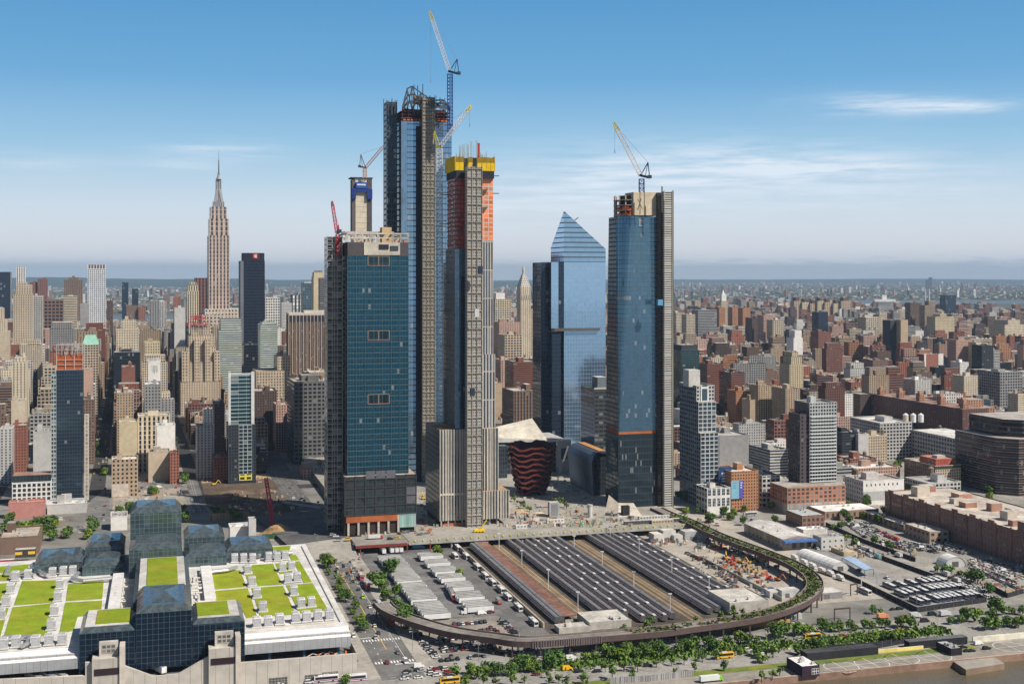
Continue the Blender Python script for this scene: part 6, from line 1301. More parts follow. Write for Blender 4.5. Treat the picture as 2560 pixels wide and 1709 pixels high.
ROWS = [
 (-12, 26, 680, 790, 3300, 40, (.03, .035, .06), 'glass', 'dark navy office slab cut by the left edge', dict(k=2, g=NVY, bulk=0)),
 (41, 63, 666, 716, 3500, 22, 'white', 'vert', 'white and dark striped slim tower near the left edge', dict(k=2.2, bulk=0, g=(.05, .05, .05, .1))),
 (33, 80, 736, 862, 2300, 38, 'beige', 'punch', 'broad beige tower with a blocky set-back crown', dict(tiers=((40, 78, 712), (46, 66, 705)), k=1.5, bulk=0, lm='broad beige tower')),
 (80, 106, 740, 862, 2390, 30, 'pale grey', 'grid', 'pale slab joined behind the broad beige tower', dict(k=1.3)),
 (74, 96, 706, 745, 3600, 30, 'red brown', 'apt', 'left of two dark brown stepped apartment towers', dict(k=1.5)),
 (94, 118, 697, 748, 3600, 30, 'red brown', 'apt', 'right of two dark brown stepped apartment towers', dict(k=1.5)),
 (110, 158, 750, 822, 2700, 35, 'brown', 'loft', 'dark brown framed office block behind the beige tower', dict(k=2.2, g=(.02, .02, .05, .3))),
 (152, 192, 741, 806, 2900, 35, 'cream', 'band', 'cream banded office block', dict(k=1.3, roof=(.6, .55, .5))),
 (160, 206, 700, 760, 3700, 40, 'brown', 'apt', 'rounded brown apartment tower left of the white lattice tower', dict(k=1.5, tiers=((172, 196, 693),))),
 (219, 264, 672, 822, 2600, 34, (.68, .68, .70), 'grid', 'slender white lattice tower with dark finned crown', dict(k=1.5, bulk=0, g=(.16, .18, .22, .3), lm='white lattice tower')),
 (200, 222, 760, 822, 2550, 24, 'grey', 'blank', 'plain grey slab beside the white lattice tower', {}),
 (267, 282, 752, 805, 3000, 24, 'dark brown', 'punch', 'narrow dark brown tower right of the white lattice tower', {}),
 (305, 321, 706, 778, 4600, 30, (.02, .05, .08), 'glass', 'thin dark blue glass tower by the river', dict(k=2, g=NVY, bulk=0)),
 (330, 346, 722, 768, 4600, 30, (.02, .05, .08), 'glass', 'shorter dark blue tower beside the thin glass tower', dict(k=2, g=NVY, bulk=0)),
 (316, 346, 764, 806, 3900, 30, 'brown', 'apt', 'brown apartment block below the two dark blue towers', dict(k=1.4)),
 (346, 363, 768, 806, 3900, 30, 'brick red', 'apt', 'red brick block below the two dark blue towers', dict(k=1.4)),
 (374, 399, 752, 825, 3600, 30, 'grey', 'vert', 'left of the twin grey rounded apartment towers', dict(k=1.8)),
 (400, 416, 754, 820, 3650, 30, 'pale grey', 'vert', 'right of the twin grey rounded apartment towers', dict(k=1.8)),
 (468, 497, 728, 790, 2300, 30, 'cream', 'vert', 'cream tower with pale stepped crown left of the spired skyscraper', dict(k=1.6, tiers=((470, 495, 712), (474, 491, 705)), bulk=0)),
 (487, 520, 695, 790, 2900, 34, 'red brown', 'vert', 'dark red ribbed tower just left of the spired skyscraper', dict(k=2.6, bulk=0)),
 (436, 463, 770, 880, 2150, 26, 'pale grey', 'blank', 'blank pale slab left of the stepped hotel', dict(roof=(.7, .7, .7))),
 (434, 451, 742, 772, 3300, 24, 'brick red', 'apt', 'small red brick tower above the blank pale slab', {}),
 (547, 604, 826, 915, 1880, 40, 'green white', 'band', 'pale green banded stepped block right of the stepped hotel', dict(k=1.1, tiers=((552, 602, 796), ), bulk=0, lm='pale green banded block')),
 (664, 700, 745, 808, 2600, 34, 'white', 'grid', 'white grid block right of the black slab tower', dict(k=1.9)),
 (704, 730, 758, 822, 2500, 30, 'pale grey', 'punch', 'pale grey slab right of the white grid block', {}),
 (730, 757, 738, 786, 2700, 28, 'dark', 'vert', 'dark tower with white vertical stripes above the ribbed slab', dict(k=2.5, bulk=0, g=(.7, .7, .7, 0))),
 (757, 783, 708, 780, 2600, 30, (.13, .18, .2), 'glass', 'blue grey glass tower above the ribbed slab', dict(k=1.8, g=(.06, .11, .14, .4), tiers=((760, 781, 705, 3, 'pale grey', 'blank'),), bulk=0)),
 (784, 815, 692, 780, 2350, 28, 'yellowish', 'blank', 'slim sand coloured tower with toothed crown', dict(tiers=((785, 808, 680),), bulk=0, south=None)),
 (651, 694, 812, 912, 1740, 36, 'green white', 'band', 'pale green and cream banded block left of the ribbed slab', dict(k=1.0, tiers=((655, 690, 806),))),
 (641, 725, 928, 985, 1540, 50, 'beige', 'punch', 'cream stepped block with low hipped roof before the arena', dict(k=1.2, tiers=((694, 726, 892, 3), ), tanks=1, roof=(.6, .48, .35), lm='cream stepped block')),
 (205, 246, 862, 915, 1650, 40, 'beige', 'loft', 'beige block with a mint green copper roof', dict(bulk=0, par=False, lm='mint green roof')),
 (290, 346, 822, 880, 2000, 40, 'cream', 'punch', 'cream stepped block in the middle of the street view', dict(k=1.4, tiers=((304, 340, 800),), tanks=1)),
 (304, 338, 918, 980, 1560, 40, 'red brown', 'blank', 'block with a plain red brick side wall', dict(tanks=1, roof=(.35, .34, .34))),
 (362, 400, 856, 905, 1750, 40, 'yellowish', 'punch', 'ochre block with arched top above the striped mural', dict(k=1.3)),
 (370, 401, 903, 968, 1500, 36, 'white', 'blank', 'white wall painted with short coloured stripes', dict(lm='striped white wall')),
 (362, 402, 962, 1050, 1350, 44, 'grey', 'punch', 'tall grey slab with small windows below the striped wall', dict(k=1.2)),
 (292, 334, 982, 1048, 1340, 40, 'tan', 'punch', 'tan slab with water tank beside the left street canyon', dict(tanks=1)),
 (30, 66, 905, 1010, 1420, 30, 'cream', 'apt', 'cream apartment tower with corner windows near the left edge', dict(k=1.1, tiers=((36, 62, 893),), lm='cream apartment tower')),
 (28, 62, 1003, 1046, 1300, 26, 'cream', 'blank', 'low blank cream block below the cream apartment tower', {}),
 (-20, 20, 830, 905, 1850, 40, 'cream', 'punch', 'cream ziggurat block cut by the left edge', dict(tiers=((-20, 14, 800), (-20, 6, 770)), bulk=0)),
 (208, 232, 925, 1000, 1420, 30, 'pinkish', 'blank', 'pinkish slab just right of the blue tower with orange top', {}),
 (206, 236, 1000, 1060, 1300, 34, 'brown', 'punch', 'brown block right of the blue tower with orange top', dict(tanks=1)),
 (298, 344, 1056, 1132, 1225, 24, 'yellowish', 'blank', 'plain ochre end wall beside the pale hotel', dict(roof=(.55, .48, .38))),
 (345, 425, 1040, 1132, 1250, 26, 'cream', 'vert', 'pale hotel block with dark window slots', dict(k=1.5, bulk=2, lm='pale hotel')),
 (392, 438, 1064, 1136, 1215, 20, 'white', 'blank', 'white blank wall at the right of the pale hotel', {}),
 (279, 345, 1150, 1232, 1108, 24, 'tan', 'punch', 'tan block with rows of small windows and a pale painted patch', dict(k=1.3, bulk=1, lm='tan block')),
 (371, 425, 1130, 1172, 1190, 22, 'beige', 'blank', 'low beige wall block between trees', {}),
 (425, 448, 1134, 1182, 1180, 20, 'brick red', 'punch', 'small red brick house on the corner lot', {}),
 (492, 535, 1066, 1182, 1205, 22, 'pale grey', 'apt', 'slim grey slab hotel with square windows', dict(k=1.0, tiers=((509, 533, 1024, 4, 'white', 'apt'),), bulk=0, lm='slim grey slab hotel')),
 (535, 574, 1143, 1184, 1190, 20, 'brick red', 'punch', 'low dark red brick row with fire escapes', {}),
 (536, 562, 1010, 1140, 1290, 30, 'dark brown', 'punch', 'dark brown tower behind the slim grey slab', {}),
 (637, 692, 978, 1062, 1420, 40, 'dark brown', 'punch', 'dusky purple brick block behind the two-stage glass hotel', dict(tanks=1)),
 (690, 722, 1012, 1112, 1390, 30, 'pinkish', 'punch', 'rose brick block with pale bands left of the grey grid block', dict(tanks=1)),
 (83, 128, 1080, 1150, 1150, 30, 'pale grey', 'blank', 'pale grey wall block with three window bands', {}),
 (30, 66, 1065, 1105, 1250, 28, 'brick red', 'punch', 'low red brick block with fire escapes near the left edge', {}),
 (0, 30, 1072, 1150, 1180, 26, 'pale grey', 'apt', 'pale grey block at the left edge', {}),
 (21, 112, 1258, 1290, 1010, 14, (.45, .20, .17), 'blank', 'low salmon pink wall building behind the grove', dict(bulk=0, roof=(.5, .25, .2))),
 (118, 216, 1262, 1285, 1030, 24, 'pale grey', 'blank', 'low flat white roofed building behind the grove', dict(bulk=2, roof=(.62, .6, .58))),
 (277, 318, 1292, 1315, 965, 20, 'white', 'blank', 'white boxy plant house beside the top glass pavilion', dict(bulk=0)),
 (0, 97, 1345, 1400, 880, 40, 'brown', 'blank', 'low brown roofed depot at the left edge with yellow bay', dict(bulk=1, roof=(.42, .36, .3))),
 (575, 640, 1318, 1338, 905, 14, 'white', 'blank', 'low white roofed store behind the right pavilions', dict(bulk=0, roof=(.72, .66, .62))),
 (622, 640, 1296, 1325, 900, 8, 'pale grey', 'blank', 'small grey gabled shaft house near the red lattice boom', dict(bulk=0, par=False)),
 # right of the towers
 (1238, 1278, 748, 815, 2500, 40, 'cream', 'loft', 'cream loft block with a white box on its roof', dict(k=1.3, tiers=((1240, 1262, 732, 3, 'white', 'blank'),), bulk=0)),
 (1248, 1300, 806, 850, 2200, 40, 'pinkish', 'punch', 'rose block with wooden tank left of the clock tower', dict(k=1.2, tanks=1)),
 (1262, 1305, 838, 900, 2000, 40, 'beige', 'loft', 'beige loft block below the clock tower', dict(k=1.2, tanks=1)),
 (1322, 1342, 776, 850, 2400, 30, 'cream', 'grid', 'slim cream tower right of the clock tower', dict(k=1.3)),
 (1252, 1282, 900, 975, 1750, 36, 'pinkish', 'apt', 'rose brick apartment slab with balcony bands', dict(k=1.2)),
 (1284, 1346, 905, 985, 1650, 40, 'red brown', 'band', 'brown banded apartment blocks left of the faceted tower', dict(k=.9)),
 (1284, 1345, 978, 1040, 1420, 46, 'brown', 'vert', 'tan corner depot building with plant boxes on its roof', dict(k=1.3, roof=(.5, .45, .4), bulk=2)),
 (1238, 1256, 958, 1010, 1560, 30, 'tan', 'blank', 'tan block beside the stepped tower', {}),
 (1690, 1712, 782, 830, 3300, 30, 'cream', 'grid', 'left of two cream apartment slabs right of the hoist', dict(k=1.4)),
 (1716, 1738, 786, 835, 3200, 30, 'cream', 'grid', 'right of two cream apartment slabs right of the hoist', dict(k=1.4)),
 (1745, 1792, 775, 815, 3500, 40, 'grey', 'band', 'wide grey slab behind the cream apartment slabs', dict(k=1.5)),
 (1798, 1814, 768, 815, 3700, 30, 'orange brick', 'apt', 'orange brick tower in front of the white crowned tower', dict(k=1.3)),
 (1831, 1847, 768, 805, 3800, 30, 'orange brick', 'apt', 'middle of the orange brick towers', dict(k=1.3)),
 (1857, 1876, 770, 808, 3700, 30, 'orange brick', 'apt', 'rightmost of the orange brick towers', dict(k=1.3)),
 (1880, 1908, 795, 840, 3000, 34, 'dark brown', 'punch', 'dark slab right of the orange brick towers', {}),
 (1909, 1932, 788, 835, 2950, 30, 'pinkish', 'punch', 'rose tower with pointed tank house', dict(k=1.3, tanks=1)),
 (1932, 1960, 800, 835, 2900, 30, 'cream', 'loft', 'cream loft next to the rose tower', dict(k=1.3)),
 (1703, 1748, 876, 960, 1700, 34, (.05, .09, .1), 'glass', 'dark green glass tower with black box crown', dict(g=(.03, .07, .08, .4), tiers=((1704, 1744, 862, 3, 'dark', 'blank'),), bulk=0)),
 (1768, 1806, 910, 1010, 1720, 30, 'red brown', 'band', 'left of the brown banded slabs right of the white stepped tower', dict(k=.9)),
 (1828, 1862, 932, 985, 1600, 34, 'red brown', 'band', 'right of the brown banded slabs', dict(k=.9)),
 (1896, 1942, 964, 1050, 1540, 24, 'tan', 'apt', 'left of the twin tan housing slabs with small windows', dict(k=.95, lm='twin tan housing slabs')),
 (1964, 2000, 972, 1050, 1500, 34, 'tan', 'apt', 'right of the twin tan housing slabs with small windows', dict(k=.95)),
 (1840, 1890, 978, 1025, 1560, 24, 'orange brick', 'punch', 'ochre brick block left of the twin tan slabs', dict(tanks=1)),
 (1974, 2008, 912, 972, 1850, 30, 'yellowish', 'apt', 'bright cream stepped tower above the tan slabs', dict(tiers=((1978, 2004, 892), (1980, 1996, 880)), k=1.1, bulk=0, lm='bright cream stepped tower')),
 (1984, 2007, 845, 868, 2450, 28, 'white', 'blank', 'white stepped block with one dark window', dict(tiers=((1987, 2004, 826),), bulk=0)),
 (2046, 2078, 830, 872, 2500, 30, 'red brown', 'punch', 'red brick tower with rounded top in the right middle', dict(k=1.1)),
 (2046, 2070, 780, 832, 3000, 30, (.05, .09, .13), 'glass', 'dark glass wedge tower behind the red brick tower', dict(g=NVY, k=1.5, bulk=0)),
 (2165, 2197, 793, 825, 3400, 40, 'cream', 'loft', 'cream grid block with flat white top', dict(k=1.7)),
 (2198, 2217, 786, 815, 3500, 30, 'cream', 'loft', 'taller cream wing behind the cream grid block', dict(k=1.7)),
 (2226, 2252, 802, 870, 2450, 26, 'dark', 'blank', 'tall dark slab with plain top in the right middle', dict(bulk=0)),
 (2252, 2270, 800, 875, 2440, 26, 'tan', 'blank', 'tan lit slab joined to the tall dark slab', dict(bulk=0)),
 (2276, 2304, 757, 815, 3600, 26, 'brown', 'band', 'left of two tall brown banded towers', dict(k=1.1)),
 (2312, 2338, 763, 815, 3550, 26, 'tan', 'band', 'right of two tall banded towers', dict(k=1.1, tiers=((2322, 2330, 752),))),
 (2338, 2386, 792, 820, 3200, 36, 'yellowish', 'punch', 'stepped straw coloured block', dict(k=1.4, tiers=((2350, 2366, 784),))),
 (2364, 2390, 738, 785, 5200, 40, (.06, .08, .11), 'glass', 'dark distant slab on the right skyline', dict(k=2, g=NVY, bulk=0)),
 (2390, 2436, 850, 905, 2300, 26, 'pinkish', 'punch', 'grey rose slab block in the right distance', {}),
 (2440, 2453, 856, 908, 2280, 22, 'yellowish', 'blank', 'narrow straw coloured slab in the right distance', {}),
 (2455, 2484, 864, 942, 2050, 26, 'dark', 'grid', 'black lattice tower in the right distance', dict(k=1.2, bulk=0, lm='black lattice tower')),
 (2484, 2500, 876, 930, 2120, 22, 'pale grey', 'band', 'pale banded tower right of the black lattice tower', dict(k=.9)),
 (2310, 2358, 886, 918, 2250, 40, 'brick red', 'blank', 'white framed block with a big red wall panel', dict(bulk=0, lm='red wall panel')),
 (2400, 2422, 906, 936, 2150, 26, 'white', 'punch', 'white cube block with square windows', {}),
 (2182, 2220, 900, 938, 2100, 34, 'brown', 'punch', 'brown corner block in the right middle', {}),
 (2512, 2560, 812, 840, 3200, 60, 'cream', 'punch', 'cream stepped hospital-like block at the right edge', dict(k=1.4, tiers=((2520, 2550, 800),))),
 (2288, 2328, 950, 985, 1800, 30, 'white', 'grid', 'white grid block behind the dark brick row', {}),
 (2438, 2476, 1002, 1060, 1500, 24, (.1, .13, .15), 'glass', 'glass and steel box with white roof plant', dict(g=TGL, bulk=1)),
 (2105, 2146, 1082, 1160, 1290, 36, 'dark', 'band', 'dark banded block right of the balcony tower', dict(k=.9, sides=None)),
 (2146, 2172, 1086, 1140, 1290, 24, 'pale grey', 'blank', 'pale blank wall behind the balcony tower', {}),
 (2170, 2218, 1090, 1140, 1300, 24, 'beige', 'punch', 'pale ochre block with scattered windows', dict(tanks=1)),
 (2126, 2190, 1148, 1165, 1245, 30, 'red brown', 'punch', 'low brick block behind the white block', dict(tanks=1)),
 (2140, 2250, 1172, 1200, 1180, 30, 'pinkish', 'punch', 'rose brick warehouse with white roof', dict(tanks=1, roof=(.62, .58, .54))),
 (2320, 2402, 1208, 1240, 1100, 34, 'pale grey', 'loft', 'low pale block with skylights before the banded giant', dict(bulk=2)),
 (1798, 1872, 1090, 1180, 1265, 60, 'grey', 'blank', 'low grey concrete block behind the billboards', dict(bulk=2)),
 (1925, 1970, 1125, 1200, 1160, 40, 'pale grey', 'band', 'terraced grey block with round white tower', dict(k=.9)),
 (1905, 1950, 1190, 1270, 1062, 30, 'pale grey', 'loft', 'dark glazed loft left of the balcony tower podium', dict(k=1.2)),
 (2410, 2445, 940, 985, 1750, 26, 'cream', 'punch', 'cream twin-bay block in the right distance', {}),
 (2500, 2556, 930, 985, 1800, 50, 'grey', 'loft', 'long grey loft block near the right edge', dict(k=1.2)),
 (2545, 2560, 985, 1040, 1600, 20, 'cream', 'punch', 'slim cream block at the right edge', {}),
 (1875, 1888, 1000, 1060, 1450, 20, 'tan', 'blank', 'narrow tan slab before the ochre brick block', {}),
]
HB = {}
for r in ROWS:
 kw = dict(r[9]); kw.pop('south', None)
 HB[r[8]] = block(*r[:9], **kw)
def hb(l): return HB[l][0]
# details on hand-placed buildings
t, Pt, w, zt = HB['beige block with a mint green copper roof']
part(t, 'copper_roof', lambda mb: mb.prism([Pt, Pt + GB.N * w, Pt + GB.N * w + GB.E * 40, Pt + GB.E * 40], zt + .01, zt + 12, P((.27, .50, .40), 'matte'), P((.3, .52, .42)), top=[Pt + GB.N * 4 + GB.E * 8, Pt + GB.N * (w - 4) + GB.E * 8, Pt + GB.N * (w - 4) + GB.E * 30, Pt + GB.N * 4 + GB.E * 30]))
t, Pt, w, zt = HB['slender white lattice tower with dark finned crown']
part(t, 'crown_screen', lambda mb: mb.box(Pt + GB.N + GB.E, *GY, w - 2, 30, zt, zt + 9, P((.12, .10, .10))))
for i in range(7): part(t, 'crown_fin', lambda mb: mb.box(Pt + GB.N * (w * i / 6.3), *GY, 1.6, 1, zt, zt + 10, P((.7, .7, .7))))
t, Pt, w, zt = HB['white wall painted with short coloured stripes']
for i, cc_ in enumerate(((.6, .38, .05), (.05, .35, .35), (.1, .3, .45), (.35, .45, .1), (.3, .08, .05))): part(t, 'mural_stripe', lambda mb: mb.box(Pt + GB.N * (w * (.3 + .1 * i)) - GB.E * .12, *GY, w * .05, .1, zt - 12 - (i % 3) * 1.6, zt - 5, P(cc_)))
t, Pt, w, zt = HB['tan block with rows of small windows and a pale painted patch']
part(t, 'painted_patch', lambda mb: mb.box(Pt - GB.E * .1, *GY, w * .64, .08, .5, 12, P((.56, .48, .41), 'concrete')))
t, Pt, w, zt = HB['slim sand coloured tower with toothed crown']
q, w2 = fr(800, 816, 2349, GB); part(t, 'balcony_bay', lambda mb: mb.box(q, *GY, w2, 20, 0, zat(694, 2349), wall((.18, .17, .16), 'band', 1.0)))
for k_ in range(4): part(t, 'crown_tooth', lambda mb: mb.box(Pt + GB.N * (3 + k_ * 4) + GB.E * 3, *GY, 2, 8, zat(681, 2350), zat(676, 2350), P((.3, .13, .08))))
t, Pt, w, zt = HB['white framed block with a big red wall panel']
for a_, b_ in ((0, .1), (.74, 1)): part(t, 'white_bay', lambda mb: mb.box(Pt + GB.N * w * a_ - GB.E * .5, *GY, w * (b_ - a_), .45, 0, zt + 1, P((.66, .62, .58))))
t = hb('low brown roofed depot at the left edge with yellow bay')
p = G(38, 1394, 4); part(t, 'bay_hood', lambda mb: mb.box(p, *GY, 13, 6, 4, 9.5, P((.06, .05, .05)), P((.5, .48, .45)))); part(t, 'yellow_panel', lambda mb: mb.box(p - GB.E * .3, *GY, 4.5, .25, 6, 8, P((.75, .5, .05)))); part(t, 'yellow_panel', lambda mb: mb.box(p - GB.E * .3 + GB.N * 8.3, *GY, 4.5, .25, 6, 8, P((.75, .5, .05)))); q = G(0, 1405, 3); part(t, 'red_awning', lambda mb: mb.box(q, *GY, 9, 3, 2.5, 4.5, P((.35, .04, .07)), P((.7, .65, .62))))
# white window hotel beside the blue tower: windows as parts
Y = 1065; t, Pt, w, zt = block(30, 128, 1208, 1258, Y, 26, 'white', 'blank', 'white low block with four rows of square dark windows', bulk=0, par=True, lm='white block with square windows')
for r_ in range(4):
 for k_ in range(8): part(t, 'window', lambda mb: mb.box(Pt + GB.N * (w * (k_ + .5) / 8 - 1.3) - GB.E * .06, *GY, 2.6, .05, zt - 3.6 - r_ * 4, zt - .9 - r_ * 4, P((.03, .035, .04), 'paint')))
q, w2 = fr(31, 128, Y + 3, GB); part(t, 'glass_storey', lambda mb: mb.box(q, *GY, w2, 20, zt, zt + 6, gridwall((.05, .06, .07), (.05, .08, .09, .5), 3, 6, .9, .9, .05), P((.3, .18, .14), 'rooftop')))
# clock tower and white crowned tower
Y = 2350; t, Pt, w, zt = block(1302, 1326, 716, 850, Y, 26, 'cream', 'punch', 'pale clock tower with pyramid roof and gilded lantern', k=1.3, bulk=0, par=False, lm='pale clock tower', name='clock_tower', cat='tower')
q = [Pt, Pt + GB.N * w, Pt + GB.N * w + GB.E * 26, Pt + GB.E * 26]; cen = sum(q, Vector()) / 4; zz_ = zat(685, Y)
part(t, 'pyramid_roof', lambda mb: mb.prism(q, zt, zz_, wall((.55, .50, .45), 'punch', 1.2), P((.5, .45, .4)), top=[cen + (p - cen) * .28 for p in q])); part(t, 'lantern', lambda mb: (mb.cyl(cen, 2.6, zz_, zat(672, Y), 8, P((.5, .46, .4)), P((.5, .4, .2))), mb.cyl(cen, 2.4, zat(672, Y), zat(661, Y), 8, P((.55, .40, .12), 'metal'), None, .1)))
part(t, 'loggia', lambda mb: mb.box(Pt - GB.N * .4 - GB.E * .4, *GY, w + .8, 26.8, zat(748, Y), zat(738, Y), wall((.6, .52, .43), 'vert', 1.0)))
Y = 4100; t, Pt, w, zt = block(1803, 1820, 752, 815, Y, 24, 'cream', 'vert', 'white crowned stone tower among orange brick towers', k=1.5, bulk=0, par=False, lm='white crowned tower', name='clock_tower', cat='tower')
q = [Pt, Pt + GB.N * w, Pt + GB.N * w + GB.E * 24, Pt + GB.E * 24]; cen = sum(q, Vector()) / 4
part(t, 'crown', lambda mb: (mb.box(Pt + GB.N * 4 + GB.E * 4, *GY, w - 8, 14, zt, zat(735, Y), P((.72, .68, .62))), mb.cyl(cen, 5.5, zat(735, Y), zat(725, Y), 8, P((.75, .72, .68)), None, 1)))
# white stepped residential tower with grid frames, right of the hoist
Y = 1068; t, Pt, w, zt = block(1741, 1786, 965, 1030, Y, 36, 'pale grey', 'grid', 'white framed glass residential tower stepping down toward the viewer', k=1.1, g=(.06, .09, .11, .5), bulk=0, par=True, lm='white stepped residential tower', sides=wall((.2, .22, .25), 'loft', .9, NVY), grid=GA)
for xa, xb, yy, dy in ((1746, 1790, 1004, -4), (1752, 1796, 1083, -10)):
 q, w2 = fr(xa, xb, Y + dy, GA); part(t, 'lower_step', lambda mb: mb.box(q, *GX, w2, 30, 0, zat(yy, Y + dy), [gridwall((.52, .53, .54), (.07, .11, .14, .55), 4.4, 3.6, .84, .8, .04)] + [wall((.2, .22, .25), 'loft', .9, NVY)] * 3, P((.4, .38, .35), 'rooftop')))
q, w2 = fr(1722, 1750, Y + 6, GA); part(t, 'penthouse', lambda mb: mb.box(q, *GX, w2, 12, zt - 1, zat(926, Y), P((.62, .60, .56))))
q, w2 = fr(1752, 1783, Y - .5, GA); part(t, 'white_frame', lambda mb: mb.box(q, *GX, w2 * .62, .4, zat(1004, Y), zt + .5, gridwall((.74, .72, .70), (.10, .15, .18, .5), 6, 12, .72, .86, 0)))
Y = 1028; t, Pt, w, zt = block(1768, 1826, 1222, 1288, Y, 22, 'white', 'blank', 'low white framed block with large square windows at its foot', bulk=1, lm='low white framed block', grid=GA, sides=wall((.5, .5, .5), 'loft', 1.1))
for r_ in range(2):
 for k_ in range(5): part(t, 'window', lambda mb: mb.box(Pt + GA.N * (w * (k_ + .5) / 5 - 1.4) - GA.E * .06, *GX, 2.8, .05, 7 + r_ * 9, 13.6 + r_ * 9, gridwall((.5, .5, .5), (.03, .06, .08, .5), 1.4, 2.3, .85, .85, .1)))
# brick block with billboards
Y = 1042; t, Pt, w, zt = block(1829, 1896, 1180, 1282, Y, 34, 'orange brick', 'punch', 'orange brick warehouse with blue billboard panels', k=.9, bulk=1, lm='brick block with billboards', roof=(.6, .57, .53), grid=GA)
for xa, xb, y0, y1, cc_, dy in ((1828, 1848, 1202, 1246, (.22, .45, .58), -1.2), (1849, 1858, 1202, 1246, (.10, .10, .42), -1.0)): q, w2 = fr(xa, xb, Y + dy, GA); bb = part(t, 'billboard', lambda mb: mb.box(q, *GX, w2, .7, zat(y1, Y), zat(y0, Y), P(cc_, 'paint'))); part(bb, 'billboard_print', lambda mb: [mb.box(q + GA.N * w2 * .25 - GA.E * .05, *GX, w2 * R.uniform(.3, .5), .03, zat(y0 + 6 + k_ * 6, Y), zat(y0 + 3 + k_ * 6, Y), P((.75, .75, .75) if dy > -1.1 else (.12, .3, .42))) for k_ in range(3)])
q, w2 = fr(1797, 1829, Y + 12, GA); bb = part(t, 'wall_advert', lambda mb: mb.box(q, *GX, w2, 1, 20, zat(1172, Y), P((.02, .06, .16), 'paint')))
part(bb, 'advert_lettering', lambda mb: [mb.box(q + GA.N * 2.5 - GA.E * .05, *GX, 6 + (k_ * 37 % 4), .03, zat(1172, Y) - 6 - k_ * 2.2, zat(1172, Y) - 4.7 - k_ * 2.2, P((.6, .65, .7))) for k_ in range(4)])
# balcony tower and podium
Y = 1052; BAL = gridwall((.52, .53, .53), (.06, .09, .10, .4), 3.2, 3.1, .8, .55, .25)
t, Pt, w, zt = block(2024, 2092, 1008, 1210, Y, 26, (.44, .46, .46), 'grid', 'grey glass tower with tiers of white balconies above a brick podium', k=1, bulk=1, lm='white balcony tower', grid=GA, sides=wall((.14, .10, .10), 'apt', 1.0))
for i in range(24):
 part(t, 'balcony', lambda mb: mb.box(Pt + GA.N * 1 - GA.E * 1.3, *GX, w - 2, 1.28, zt - 12 - i * 2.9, zt - 11.6 - i * 2.9, P((.6, .6, .59))))
q, w2 = fr(2000, 2024, Y + 2, GA); part(t, 'dark_side', lambda mb: mb.box(q, *GX, w2 - .1, 20, 0, zat(1035, Y), wall((.08, .06, .065), 'apt', 1)))
q, w2 = fr(1968, 2114, Y - 16, GA); zp_ = zat(1215, Y - 16); part(t, 'podium', lambda mb: mb.box(q, *GX, w2, 30, 9, zp_, [gridwall((.40, .17, .10), (.10, .13, .14, .4), 4.2, 3.3, .62, .62, .2)] * 4, P((.4, .36, .32), 'rooftop'))); part(t, 'podium_base', lambda mb: mb.box(q - GA.E * .3, *GX, w2, 31, 0, 9, gridwall((.42, .40, .38), (.34, .32, .3, 0), 1.2, 9, .8, 1, 0)))
q, w2 = fr(2096, 2112, Y - 17, GA); part(t, 'round_sign', lambda mb: (mb.box(q, *GX, w2, .3, 4.5, 9, P((.62, .35, .30))), mb.tube([q + GA.N * (w2 / 2 + 1.6 * math.cos(a)) - GA.E * .15 + Vector((0, 0, 6.8 + 1.6 * math.sin(a))) for a in [k_ * .5236 for k_ in range(13)]], .28, 5, P((.7, .62, .6)))))
# white block with small window row
Y = 1070; t, Pt, w, zt = block(2158, 2260, 1203, 1262, Y, 30, 'white', 'blank', 'blocky white building with one row of small windows', bulk=1, lm='blocky white building', roof=(.35, .3, .27), grid=GA, sides=wall((.62, .6, .58), 'punch', 1.1))
for k_ in range(8): part(t, 'window', lambda mb: mb.box(Pt + GA.N * (3 + k_ * (w - 6) / 8) - GA.E * .06, *GX, 1.1, .05, zt - 4.4, zt - 2.4, P((.03, .03, .035), 'paint')))
part(t, 'louvre_panel', lambda mb: mb.box(Pt - GA.E * .08, *GX, w * .55, .07, 4, zt - 9, gridwall((.5, .5, .5), (.42, .42, .42, 0), .8, .8, .7, .7, 0))); tank(t, Pt + GA.N * 4 + GA.E * 18, zt, 1.2)
# long grey warehouse with three tanks, brick loft with red scaffold
Y = 1330; t, Pt, w, zt = block(2200, 2280, 1058, 1110, Y, 60, 'pale grey', 'loft', 'long grey loft warehouse with three pale roof tanks', k=1.05, bulk=2, roof=(.6, .57, .52), lm='long grey loft warehouse', grid=GA)
o_ = GA.xy(GA.uv(Pt)[0] + w, GA.uv(Pt)[1] - 95); part(t, 'long_wing', lambda mb: mb.box(o_, *GX, 42, 95, 0, zt - 8, wall((.40, .40, .41), 'loft', 1.05, (.03, .035, .05, .3)), P((.62, .60, .56), 'rooftop')))
for k_ in range(3):
 q = PD(2264 + k_ * 19, 1045 + k_ * 4, Y + 16); part(t, 'pale_tank', lambda mb: (mb.cyl(q, 3.0, zt - .5, zt + 7.5, 12, P((.55, .48, .38) if k_ == 0 else (.6, .6, .6)), None), mb.cyl(q, 3.2, zt + 7.5, zt + 9.6, 12, P((.62, .62, .62)), None, .1)))
Y = 1150; t, Pt, w, zt = block(2338, 2402, 1165, 1225, Y, 50, 'beige', 'punch', 'old stone trimmed warehouse with red scaffolding on its roof', bulk=0, lm='warehouse with red roof scaffold', sides=wall((.22, .15, .12), 'punch'), k=.9, grid=GA)
